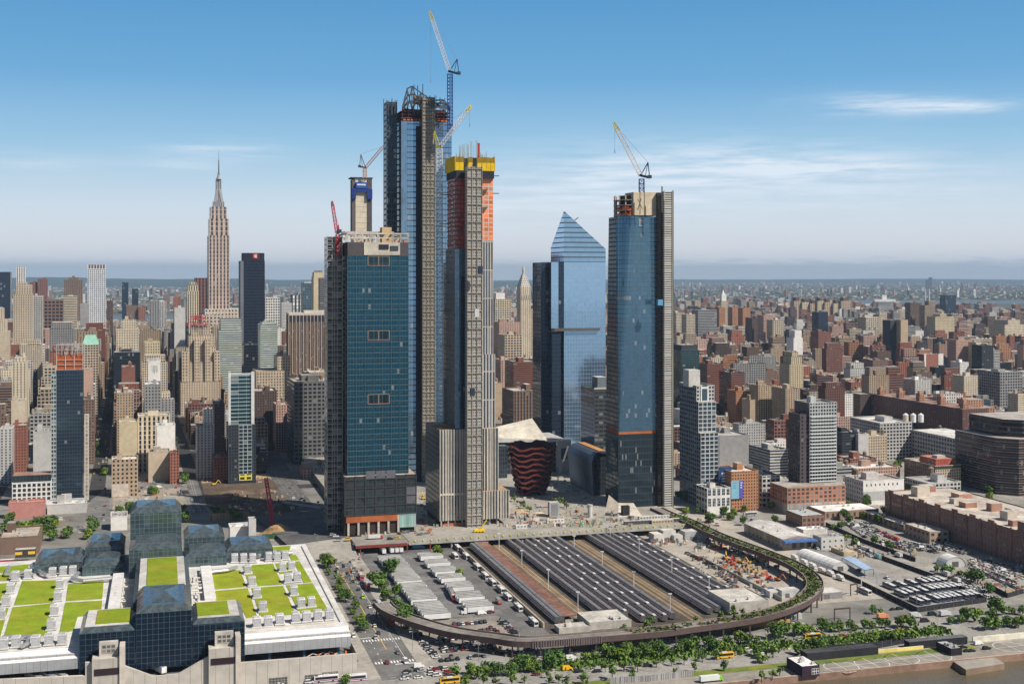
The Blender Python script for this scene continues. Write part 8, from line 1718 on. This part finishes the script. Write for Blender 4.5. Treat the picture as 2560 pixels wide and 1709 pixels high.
# plaza and viaduct clutter
def bx(name, label, cat, px, w, d, h, c, z=0, zz=None, top=None, g=GA, roofm='rooftop', part_='wall'):
 q = G(*(zz(*px) if zz else px), z); t = thing(name, label, cat, q); mb = MB(); mb.box(q, g.N, g.E, w, d, z, z + h, c if isinstance(c, S) else P(c, 'concrete'), P(top or (.55, .53, .5), roofm)); mb.build(part_, t); return t, q
t, q = bx('vent_box', 'tall grey concrete vent box on the plaza', 'vent', (1374, 1293), 8, 5, 12, (.42, .42, .43), ZP); mb = MB(); mb.box(q + GA.N * 1 - GA.E * .05, *GX, 6, .04, ZP + 1, ZP + 11, gridwall((.3, .3, .3), (.2, .2, .2, 0), 6, .8, .95, .6, 0)); mb.build('louvre', t)
t = thing('vent_cylinder', 'white round vent cylinder on the plaza', 'vent', G(1475, 1292, ZP)); q = G(1475, 1292, ZP); mb = MB(); mb.cyl(q, 1.9, ZP, ZP + 10, 14, P((.62, .60, .57)), P((.4, .4, .4))); mb.build('wall', t); mb = MB(); mb.cyl(q, 2.1, ZP + 9, ZP + 10.2, 14, P((.55, .53, .5))); mb.build('rim', t)
t = thing('formwork_rack', 'jumble of green formwork frames stacked on the viaduct road', 'formwork', G(1450, 1318, ZP))
for k in range(34):
 q = G(R.uniform(1412, 1500), R.uniform(1308, 1318), ZP); mb = MB(); d = Vector((R.uniform(-1, 1), R.uniform(-.5, .5), R.uniform(.2, .8))) * 3; mb.bar(q + Vector((0, 0, .3)), q + d + Vector((0, 0, 1)), .22, P((.03, .30, .14) if R.random() < .65 else (.55, .42, .28))); mb.build('frame', t)
CL = [(.5, .48, .45), (.42, .14, .06), (.36, .32, .27), (.42, .33, .2), (.14, .14, .14), (.25, .1, .07), (.6, .58, .55), (.1, .13, .18), (.3, .27, .23), (.22, .2, .18), (.4, .36, .3)]
mb = MB()
def clutter(n, box, z, zz=None, hm=2.4):
 for i in range(n):
  x, y = R.uniform(box[0], box[1]), R.uniform(box[2], box[3]); q = G(*(zz(x, y) if zz else (x, y)), z); a = R.choice((GA.ang, GA.ang, R.random() * 3)); mb.cbox(q, (math.cos(a), math.sin(a), 0), R.uniform(.5, 4) * (.7 if R.random() < .7 else 1.5), R.uniform(.4, 1.6), z + .02, z + R.uniform(.3, hm), P(R.choice(CL)))
clutter(70, (1290, 1500, 1185, 1250), ZP, None, 1.6); clutter(230, (1130, 1590, 1280, 1318), ZP); clutter(70, (860, 1080, 1322, 1338), ZP); clutter(120, (1290, 1560, 1235, 1290), ZP, None, 1.2); clutter(60, (1050, 1110, 1240, 1320), ZP)
clutter(150, (430, 720, 260, 420), 0, z8, 3); clutter(160, (780, 1300, 380, 680), 0, z8, 2.5); clutter(110, (1050, 1400, 480, 720), 0, z8, 2.8); clutter(60, (900, 1500, 700, 860), 0, z8); clutter(80, (700, 980, 200, 300), 0, z8); clutter(70, (1450, 1800, 1060, 1140), 0, z8, 1.5)
clutter(90, (500, 660, 1190, 1205), 0); clutter(120, (560, 760, 1230, 1300), 0, None, 3); clutter(80, (290, 470, 1222, 1290), 0); clutter(60, (20, 215, 1290, 1345), 0, None, 1.2); clutter(60, (400, 1000, 480, 600), 0, z9); clutter(120, (1340, 1790, 610, 860), 0, z9, 2); clutter(70, (840, 910, 1370, 1460), 0, None, 2)
clutter(50, (1230, 1440, 1590, 1640), 0, None, 1.5); clutter(90, (1420, 1990, 1600, 1640), 0, None, 1.5)
solo(mb, 'building_materials', 'scattered heaps of building materials and small equipment over plaza and yards', 'materials', (0, 0, 0), None, 'stuff')
for (x0, y0, w_, c, l) in ((1598, 1300, 26, (.55, .53, .5), 'long pale site cabin on the plaza edge below the dark blue tower'), (1630, 1310, 18, (.45, .36, .25), 'low tan site cabin right of the long pale one'), (1190, 1312, 10, (.06, .09, .09), 'dark green site cabin at the foot of the stepped tower'), (1290, 1322, 9, (.6, .6, .57), 'white site cabin on the viaduct beside the green frames'), (1368, 1308, 14, (.62, .6, .55), 'pale low cabin near the concrete vent box'), (1562, 1312, 46, (.10, .10, .10), 'long dark planter wall on the viaduct near the dark blue tower')):
 t, q = bx('site_cabin', l, 'cabin', (x0, y0), w_, 3, 2.8, c, ZP); mb = MB(); mb.box(q + GA.N * .5 - GA.E * .06, *GX, w_ - 1, .05, ZP + 1.2, ZP + 2.1, gridwall(c, (.03, .03, .04, .3), 2.5, 3, .5, .9, 0)); mb.build('window_strip', t)
# ---------------------------------------------------------------- sheds and yards on the right
def shed(name, label, zz, xl, xr, yb, xback, h, c, top, S_=None, cat='shed', gable=0, z=0):
 a = G(*zz(xl, yb), z); Pt, w = frm(zz(xl, 0)[0], zz(xr, 0)[0], a.y, GA); d = dback(Pt, zz(xback, 0)[0], GA) if xback is not None else 14
 t = thing(name, label, cat, (Pt.x, Pt.y, z)); mb = MB(); Sx = S_ or P(c, 'concrete'); mb.box(Pt, *GX, w, d, z, z + h, Sx, P(top, 'rooftop'), drop=.4 if not gable else 0); mb.build('wall', t)
 if gable: mb = MB(); r0, r1 = Pt + GA.N * w / 2, Pt + GA.N * w / 2 + GA.E * d; A, B, Cc, Dd = Pt - GA.N * .4, Pt + GA.N * (w + .4), Pt + GA.N * (w + .4) + GA.E * d, Pt - GA.N * .4 + GA.E * d; V = lambda p, k: Vector((p.x, p.y, z + k)); mb.face([V(A, h), V(r0, h + gable), V(r1, h + gable), V(Dd, h)][::-1], P(top, 'rooftop')); mb.face([V(B, h), V(Cc, h), V(r1, h + gable), V(r0, h + gable)], P(top, 'rooftop')); mb.face([V(A, h), V(B, h), V(r0, h + gable)], Sx); mb.build('roof', t)
 for k in range(4): mb = MB(); q = Pt + GA.N * w * R.uniform(.15, .8) + GA.E * d * R.uniform(.1, .85); mb.box(q, *GX, 1.5, 1.5, z + h - .4, z + h + .9 + gable * .6, P((.45, .44, .42))); mb.build('roof_vent', t)
 return t, Pt, w, d
t, Pt, w, d = shed('bus_garage', 'big grey roofed shed with a blue canopy edge beside the curved railway', z8, 1530, 1780, 452, 1205, 8, (.34, .27, .22), (.52, .50, .47), gridwall((.34, .27, .22), (.05, .05, .05, 0), 6, 9, .55, .7, .1), gable=2)
mb = MB(); mb.box(Pt - GA.E * 5 - GA.N, *GX, w + 2, 4.9, 6.2, 7.4, P((.08, .17, .42))); mb.build('blue_canopy', t)
shed('brick_depot', 'square brown brick depot with grey flat roof', z8, 1690, 1876, 268, 1553, 10, (.25, .14, .10), (.48, .48, .48), gridwall((.25, .14, .10), (.10, .08, .08, .2), 4, 4.2, .55, .55, .1))
shed('brick_store', 'long low brick store with bright white roof', z8, 1880, 2330, 200, 1740, 7, (.30, .20, .15), (.74, .72, .69), gridwall((.30, .20, .15), (.08, .07, .07, .2), 5, 7, .4, .5, .1))
shed('white_store', 'low white roofed store in front of the square brick depot', z8, 1700, 1900, 328, 1640, 4.5, (.6, .58, .55), (.74, .72, .7)); shed('white_annex', 'two-storey white annex right of the grey roofed shed', z8, 1850, 2042, 448, 1780, 9, (.55, .55, .53), (.36, .34, .32), gridwall((.55, .55, .53), (.1, .1, .1, .2), 5, 4, .3, .35, 0)); shed('sand_roofed_store', 'low sand coloured flat store beyond the white annex', z9, 400, 500, 585, 300, 3, (.5, .4, .28), (.52, .42, .29))
shed('pound_shed', 'long pale roofed shed along the back of the pound', z9, 862, 945, 402, 548, 6, (.30, .22, .17), (.60, .57, .52), gridwall((.30, .22, .17), (.04, .04, .04, 0), 7, 6, .7, .7, 0)); shed('pound_office', 'brown brick pound office with pale roof at the end of the long shed', z9, 1060, 1206, 488, 868, 9, (.36, .27, .21), (.54, .49, .43), gridwall((.36, .27, .21), (.06, .05, .05, .1), 5, 4.4, .5, .45, .1))
def tunnel(label, a, b, back, zz, c=(.74, .73, .71), rise=.75):
 p0, p1 = G(*zz(*a)), G(*zz(*b)); q0 = p0; ax = (p1 - p0); ax.z = 0; w = ax.length; ax.normalize(); ay = Vector((-ax.y, ax.x, 0)); bk = G(*zz(*back)); L = abs((bk - p0).dot(ay)); t = thing('fabric_tent', label, 'tent', p0); mb = MB(); n = 12; hw = w / 2; S_ = P(c)
 pr = [(hw - hw * math.cos(math.pi * i / n), hw * rise * 1.15 * math.sin(math.pi * i / n)) for i in range(n + 1)]
 for s_ in range(8):
  for i in range(n): A = p0 + ax * pr[i][0] + Vector((0, 0, pr[i][1])); B = p0 + ax * pr[i + 1][0] + Vector((0, 0, pr[i + 1][1])); mb.face([A + ay * (L * s_ / 8), B + ay * (L * s_ / 8), B + ay * (L * (s_ + .96) / 8), A + ay * (L * (s_ + .96) / 8)], S_)
 mb.build('fabric_roof', t); mb = MB(); mb.face([p0 + ax * x + Vector((0, 0, z)) + ay * .3 for x, z in pr], P((.5, .5, .5))); mb.face([p0 + ax * x + Vector((0, 0, z)) + ay * L for x, z in pr], P((.5, .5, .5))); mb.build('end_wall', t); mb = MB(); mb.box(p0 + ax * w * .35 + ay * .1, ax, ay, w * .3, .15, 0, hw * .45, P((.1, .1, .1))); mb.build('door', t)
tunnel('long white arched fabric tent beside the lane of refuse trucks', (305, 708), (446, 694), (30, 600), z9); tunnel('small white arched tent near the trees of the pound', (1180, 672), (1340, 662), (1150, 640), z9)
t = thing('blue_canopy', 'pale blue slanted canopy right of the long white tent', 'canopy', G(*z9(440, 700))); q = [G(*z9(x, y), 5) for x, y in ((385, 592), (470, 590), (628, 680), (560, 690))]; mb = MB(); mb.face([q[3], q[2], q[1], q[0]], P((.33, .45, .62))); mb.face([p - Vector((0, 0, .4)) for p in q], P((.2, .28, .4))); mb.build('roof', t)
for p in q: mb = MB(); mb.cyl(p, .2, 0, 4.7, 6, STEEL); mb.build('post', t)
DKF = P((.035, .035, .04))
for l, pts, h in (('dark fence between pound and bus depot', [(260, 350), (560, 485), (950, 628)], 3), ('dark fence behind the parked city buses', [(690, 610), (1130, 770), (1480, 930)], 3), ('dark fence along the lane left of the parked city buses', [(310, 712), (530, 800)], 3), ('dark fence wrapping the near corner of the bus depot', [(540, 812), (962, 1018), (1500, 938)], 3.2), ('dark fence at the rim of the far pound', [(1500, 820), (1660, 905), (1785, 870)], 3)): wallthing('depot_fence', l, 'fence', pts, h, DKF, .2, 0, z9, 6)
wallthing('long_rail_wall', 'pale concrete wall between parked cars and storage yard', 'wall', [(840, 530), (1130, 680), (1520, 880)], 2.6, P((.40, .38, .35), 'concrete'), .4, 0, z8)
wallthing('corrugated_fence', 'grey corrugated fence at the bottom edge left of the green truck', 'fence', [(80, 1566), (430, 1545), (780, 1500)], 3, gridwall((.42, .41, .40), (.3, .3, .3, 0), 1.2, 9, .7, 1, 0), .3, 0, z8, 5)
wallthing('pier_fence', 'long black screen fence behind the court circles', 'fence', [(120, 1330), (660, 1292), (900, 1250)], 3.4, DKF, .4, 0, z9, 6)
for l, px, w_, d_, h, c, tp in (('black container block left of the court circles', (115, 1392), 42, 7, 4, (.03, .03, .035), (.06, .06, .065)), ('black shelter with striped roof behind the pier corner', (905, 1302), 36, 5, 4, (.025, .025, .03), (.12, .12, .13))): bx('pier_container', l, 'container', px, w_, d_, h, c, 0, z9, tp)
t, Pt, w, d = shed('pier_container', 'long black container with grey roof pointing to the pier corner', z9, 1225, 1310, 1352, 1110, 4, (.025, .025, .03), (.34, .34, .35), cat='container')
bx('yellow_barrier', 'yellow and white barrier panels behind the third court circle', 'barrier', (645, 1330), 29, .6, 1.6, (.78, .62, .15), 0, z9, (.7, .7, .65)); bx('white_barrier_wall', 'white corrugated barrier with yellow base at the right pier', 'barrier', (1395, 1250), 70, .8, 3, (.72, .68, .55), 0, z9, (.7, .7, .65))
t, Pt, w, d = shed('pier_house', 'dark pier house with a bright white flat roof at the water', z8, 1690, 1835, 1512, 1560, 5.5, (.05, .03, .05), (.78, .75, .72), cat='pier house'); mb = MB(); mb.box(Pt + GA.N * (w * .55) - GA.E * .06, *GX, 4, .05, 1, 4, gridwall((.6, .6, .6), (.05, .05, .06, .3), 1.3, 1.5, .7, .7, 0)); mb.build('window', t)
mb = MB()
for zz_, x, y in ((z9, 380, 1435), (z9, 615, 1405), (z9, 845, 1372), (z9, 1095, 1350), (z9, 1680, 1280)):
 c = G(*zz_(x, y), .05); n = 40; r = 8.6
 for i in range(n):
  t0, t1 = 2 * math.pi * i / n, 2 * math.pi * (i + 1) / n; mb.face([(c.x + rr * math.cos(t), c.y + rr * math.sin(t), .05) for rr, t in ((r, t0), (r + .35, t0), (r + .35, t1), (r, t1))], P((.75, .74, .72)))
 for a in (0, math.pi / 2): ax = Vector((math.cos(a + .3), math.sin(a + .3), 0)); ay = Vector((-ax.y, ax.x, 0)); o_ = c - ax * r - ay * .15; mb.face([(p.x, p.y, .054 + a * .003) for p in (o_, o_ + ax * 2 * r, o_ + ax * 2 * r + ay * .3, o_ + ay * .3)], P((.75, .74, .72)))
structure(mb, 'court_markings')
mb = MB(); q = [G(*z9(x, y), 0) for x, y in ((1230, 1384), (1340, 1457), (1636, 1408), (1546, 1352))]; q = q if (q[1] - q[0]).cross(q[2] - q[1]).z > 0 else q[::-1]; mb.prism(q, -4, .02, P((.24, .17, .12), 'concrete'), P((.32, .29, .25), 'concrete')); structure(mb, 'pier')
mb = MB(); mb.box(GA.xy(140, VQ - .8), *GX, 600, 1.1, -4, .6, P((.30, .19, .14), 'concrete'), P((.48, .36, .30), 'concrete')); structure(mb, 'quay_wall')
for (x, y, w_, d_, h, c, l) in ((450, 385, 8, 10, 6, (.55, .52, .47), 'pale equipment house in the storage yard, left of the cluster'), (530, 378, 10, 8, 8, (.52, .5, .46), 'taller pale equipment house with tanks in the storage yard'), (620, 385, 7, 8, 5, (.6, .58, .54), 'white equipment house in the storage yard'), (710, 375, 22, 10, 7, (.40, .41, .42), 'grey metal shed against the elevated railway'), (1420, 850, 10, 6, 4, (.6, .6, .6), 'white cabin inside the bend of the elevated railway, left of two'), (1520, 855, 12, 7, 5, (.62, .62, .62), 'white cabin inside the bend of the elevated railway, right of two'), (1835, 865, 16, 12, 4, (.28, .27, .27), 'grey hut with flat roof just outside the railway bend'), (1600, 1030, 7, 4, 3, (.5, .52, .5), 'small pale hut below the railway bend'), (1350, 565, 12, 6, 4, (.38, .3, .22), 'tan container house under the railway columns')):
 t, q = bx('equipment_house', l, 'hut', (x, y), w_, d_, h, c, 0, z8); mb = MB(); mb.box(q + GA.N * w_ * .2 - GA.E * .06, *GX, w_ * .25, .05, .3, min(3, h - 1), P((.15, .15, .16))); mb.build('door', t)
t = thing('boom_machine_group', 'cluster of orange and red construction machines in the storage yard', 'machines', G(*z8(1130, 560))); bpy.data.objects.remove(THINGS.pop())
for k, (x, y) in enumerate(((1060, 530), (1120, 545), (1180, 560), (1230, 590), (1100, 580), (1290, 640), (1420, 700), (1480, 705), (950, 420))): excavator(f'orange construction machine in the storage yard, {ordw(k + 1)} in the jumble', G(*z8(x, y)), R.random() * 6, R.choice([(.65, .2, .04), (.55, .06, .04), (.7, .4, .05)]))
boxtruck('bright green and white truck at the bottom edge by the river wall', G(*z8(930, 1548)), GA.ang, (.72, .75, .72), (.25, .55, .05), L=12)
# depot gantries and lamps
for x0, x1, y, l in ((1960, 2090, 1040, 'near the road crossing'), (2095, 2150, 830, 'beside the waiting coach')):
 a, b = G(*z8(x0, y)), G(*z8(x1, y - 10)); t = thing('gantry', 'brown steel gantry frame ' + l, 'gantry', a); GC = P((.10, .07, .06))
 for q in (a, b): mb = MB(); mb.cyl(q, .35, 0, 7, 8, GC); mb.build('post', t)
 mb = MB(); mb.bar(a + Vector((0, 0, 6.8)), b + Vector((0, 0, 6.8)), .4, GC); mb.build('beam', t)
sl = thing('street_lamp', '', 'street lamp', (0, 0, 0), 'street lamps along the roads'); mb = MB(); mb.cyl((0, 0), .14, 0, 10.5, 6, P((.25, .26, .26)), None, .09); mb.build('pole', sl); mb = MB(); mb.bar((0, 0, 10.4), (2.2, 0, 10.9), .08, P((.3, .3, .3))); mb.bar((1.9, 0, 10.8), (2.9, 0, 10.8), .16, P((.6, .6, .6))); mb.build('lamp_arm', sl)
SLP = [(z7(1000, 1340), 'at the near edge of the viaduct parking lot'), (z7(655, 1375), 'in the middle of the viaduct parking lot edge'), (z7(105, 1290), 'on the pavement beside the wide street'), (z7(1185, 1510), 'on the riverside walk below the viaduct lot'), (z8(110, 1190), 'beside the left end of the ochre hoarding'), (z8(845, 1380), 'on the riverside walk below the ochre hoarding'), (z9(655, 870), 'tall one at the corner of the depot fence'), (z9(960, 985), 'at the near corner of the parked city buses'), (z9(1245, 1000), 'in front of the depot fence'), (z9(1120, 1225), 'by the road crossing near the pier'), (z9(1490, 920), 'at the right end of the depot fence'), (z6(1660, 1100), 'at the kerb of the wide street near the viaduct end'), (z6(985, 440), 'by the corner of the lawn roofs'), (z9(1780, 665), 'at the far right beyond the pound'), (z8(1550, 1040), 'at the outer foot of the railway bend'), (z6(1160, 1520), 'beside the small tree before the base wall')]
for i, (p, l) in enumerate(SLP): o = sl if i == 0 else copy_tree(sl); o.location = G(*p); o['label'] = 'slim grey street lamp ' + l; o.rotation_euler = (0, 0, R.random() * 6)
bt_ = thing('boom_lift', '', 'boom lift', (0, 0, 0), 'orange boom lifts in the dock'); OR_ = P((.72, .16, .04)); mb = MB(); mb.box(Vector((-1.3, -1, 0)), XA, YA, 2.6, 2, .3, 1.6, OR_); mb.build('base', bt_); mb = MB(); mb.bar((0, 0, 1.6), (3.4, 0, 3.4), .22, P((.7, .62, .5))); mb.bar((3.4, 0, 3.4), (6, 0, 2.2), .2, P((.7, .62, .5))); mb.build('arm', bt_); mb = MB(); mb.box(Vector((5.6, -.8, 0)), XA, YA, 1.2, 1.6, 1.6, 2.7, OR_); mb.build('basket', bt_)
for i, (x, l) in enumerate(((765, 'left of four'), (790, 'second of four'), (808, 'third of four'), (835, 'right of four'))): o = bt_ if i == 0 else copy_tree(bt_); q = onv(x, 1640, jF + 2); o.location = (q.x, q.y, 7.52); o.rotation_euler = (0, 0, GA.ang + .1 * i); o['label'] = 'orange boom lift parked in the dark dock opening, ' + l
# street trees among the right-hand blocks, only on open ground one can see
bpy.context.view_layer.update(); dg = bpy.context.evaluated_depsgraph_get(); ex = []; eye = Vector((0, 0, CH))
for _ in range(900):
 if len(ex) > 23: break
 q = base_of(R.uniform(1690, 2545), R.uniform(1030, 1300), 5); h = SC.ray_cast(dg, (q.x, q.y, 390), (0, 0, -1))
 if h[0] and h[1].z > .5: continue
 tq = Vector((q.x, q.y, 5)); h = SC.ray_cast(dg, eye, (tq - eye).normalized())
 if h[0] and (h[1] - eye).length < (tq - eye).length - 12: continue
 if all((q - k).length > 9 for k in ex): ex.append(q)
ex.sort(key=lambda k: PX(k)[0])
for i, q in enumerate(ex): tree('big', q, f'street tree among the low blocks right of the tall towers, {ordw(i + 1)} from the left', 'street trees among the right blocks', R.uniform(.45, .8))
# ---------------------------------------------------------------- camera, sun, sky, haze
cam = bpy.data.cameras.new('camera'); co = bpy.data.objects.new('camera', cam); COL.objects.link(co)
co.location = (0, 0, CH); co.rotation_euler = (math.radians(90), 0, 0)
cam.sensor_width = 36; cam.lens = 36 * F / 2560; cam.shift_y = -(1709 / 2 - HY) / 2560
cam.clip_start = 5; cam.clip_end = 90000
SC.camera = co
SKYK = 21.0
SUN = Vector((.87, -.49, 0)).normalized() * math.cos(math.radians(47)) + Vector((0, 0, math.sin(math.radians(47))))
ld = bpy.data.lights.new('sun', 'SUN'); ld.energy = 5.0; ld.angle = math.radians(.53); ld.color = (1, .93, .82)
lo = bpy.data.objects.new('sun', ld); COL.objects.link(lo)
lo.rotation_euler = SUN.to_track_quat('Z', 'Y').to_euler(); lo.location = (0, 0, 900)
W = bpy.data.worlds.new('World'); SC.world = W; W.use_nodes = True
nt = W.node_tree; nt.nodes.clear(); T = NT(nt)
sky = T.n('ShaderNodeTexSky', sky_type='NISHITA'); sky.sun_disc = False
sky.sun_elevation = math.radians(47); sky.sun_rotation = math.atan2(SUN.x, SUN.y)
sky.altitude = 200; sky.air_density = 1.0; sky.dust_density = .6; sky.ozone_density = 3.0
tc = T.n('ShaderNodeTexCoord').outputs['Generated']
sp = T.n('ShaderNodeSeparateXYZ'); T.set(sp.inputs[0], tc)
el = sp.outputs[2]
az = T.math('DIVIDE', sp.outputs[0], sp.outputs[1])     # tangent of azimuth ahead
# clear polarised blue overhead paling to the horizon (multiples of the sky texture's own level), sky texture higher up
low = T.ramp(T.math('MULTIPLY', el, 4.0), [(0.0, (.66, .68, .71)), (.10, (.66, .69, .73)), (.22, (.56, .66, .74)), (.40, (.30, .51, .69)), (.62, (.14, .36, .61)), (.90, (.082, .275, .53)), (1.0, (.073, .255, .51))])
low = T.vmath('SCALE', low, scale=SKYK)
ahead = T.rng(sp.outputs[1], .5, .88, .25, 1)
c0 = T.mix(T.math('MULTIPLY', T.rng(el, .26, .5, 1, 0), ahead), sky.outputs[0], low)
def blob(a0, e0, wa, we, k, slope=0.0):
 da = T.math('DIVIDE', T.math('SUBTRACT', az, a0), wa)
 de = T.math('DIVIDE', T.math('SUBTRACT', T.math('SUBTRACT', el, e0), T.math('MULTIPLY', T.math('SUBTRACT', az, a0), slope)), we)
 r2 = T.math('ADD', T.math('MULTIPLY', da, da), T.math('MULTIPLY', de, de))
 return T.math('MULTIPLY', T.math('POWER', 2.718, T.math('MULTIPLY', r2, -1.0)), k)
mp = T.n('ShaderNodeMapping'); T.set(mp.inputs[0], tc); mp.inputs['Scale'].default_value = (7, 7, 75); mp.inputs['Location'].default_value = (1.7, .4, .35); mp.inputs['Rotation'].default_value = (0, math.radians(-2), 0)
nz = T.rng(T.noise(2.2, 8, mp.outputs[0], .6), .36, .68, 0, 1)
acc = None
for bb in ((.22, .072, .2, .026, .45, -.02), (.02, .055, .16, .02, .35, .03), (.17, .088, .12, .017, .60, -.03), (.265, .083, .06, .006, .9, -.02), (.30, .131, .055, .0075, .85, -.03), (.375, .127, .04, .005, .7, -.02), (-.235, .098, .055, .006, .6, 0), (-.26, .086, .035, .005, .4, 0), (.05, .066, .12, .02, .35, .05), (-.38, .084, .06, .008, .25, 0)):
 v = blob(*bb); acc = v if acc is None else T.math('ADD', acc, v)
cl = T.math('MINIMUM', T.math('MULTIPLY', acc, T.math('ADD', T.math('MULTIPLY', nz, 1.0), .1)), .8)
c1 = T.mix(cl, c0, T.vmath('SCALE', (.72, .78, .86), scale=SKYK))
# low bank of grey cloud on the horizon, higher and more ragged to the right
mp3 = T.n('ShaderNodeMapping'); T.set(mp3.inputs[0], tc); mp3.inputs['Scale'].default_value = (14, 14, 120)
rag = T.rng(T.noise(2.5, 6, mp3.outputs[0], .6), .3, .7, -.0045, .0045)
edge = T.math('ADD', el, T.math('MULTIPLY', rag, T.rng(az, -.1, .12, .25, 1)))
bank = T.rng(edge, .0065, .0128, .72, 0)
c2 = T.mix(bank, c1, T.vmath('SCALE', (.40, .45, .51), scale=SKYK))
bg = T.n('ShaderNodeBackground'); T.set(bg.inputs[0], c2); bg.inputs[1].default_value = .05
ow = T.n('ShaderNodeOutputWorld'); nt.links.new(bg.outputs[0], ow.inputs[0])
# haze: one even volume round the whole scene
mb = MB()
x0, x1, y0, y1, z0, z1 = -34000, 34000, -6000, 43000, -8, 520
mb.face([(x0, y0, z1), (x1, y0, z1), (x1, y1, z1), (x0, y1, z1)], P((1, 1, 1)))
mb.face([(x0, y1, z0), (x1, y1, z0), (x1, y0, z0), (x0, y0, z0)], P((1, 1, 1)))
for a, b in (((x0, y0), (x1, y0)), ((x1, y0), (x1, y1)), ((x1, y1), (x0, y1)), ((x0, y1), (x0, y0))):
 mb.face([(*a, z0), (*b, z0), (*b, z1), (*a, z1)], P((1, 1, 1)))
hz = mb.build('haze'); hz['kind'] = 'stuff'; hz.display_type = 'WIRE'
hm = bpy.data.materials.new('haze'); hm.use_nodes = True; hn = hm.node_tree; hn.nodes.clear()
o_ = hn.nodes.new('ShaderNodeOutputMaterial'); pv = hn.nodes.new('ShaderNodeVolumePrincipled')
pv.inputs['Color'].default_value = (.55, .75, 1.0, 1); pv.inputs['Density'].default_value = HAZE; pv.inputs['Anisotropy'].default_value = 0.0
hn.links.new(pv.outputs[0], o_.inputs['Volume']); hz.data.materials.clear(); hz.data.materials.append(hm)
SC.view_settings.view_transform = 'Standard'; SC.view_settings.look = 'None'; SC.view_settings.gamma = 1.0
SC.view_settings.exposure = EXPOSURE
SC.render.engine = 'CYCLES'
cy = SC.cycles; cy.max_bounces = 5; cy.diffuse_bounces = 2; cy.glossy_bounces = 3; cy.volume_bounces = 0; cy.transparent_max_bounces = 8
cy.use_denoising = True; cy.use_adaptive_sampling = False
cy.sample_clamp_indirect = 6
for o in bpy.data.objects:
 if '_o' in o: del o['_o']
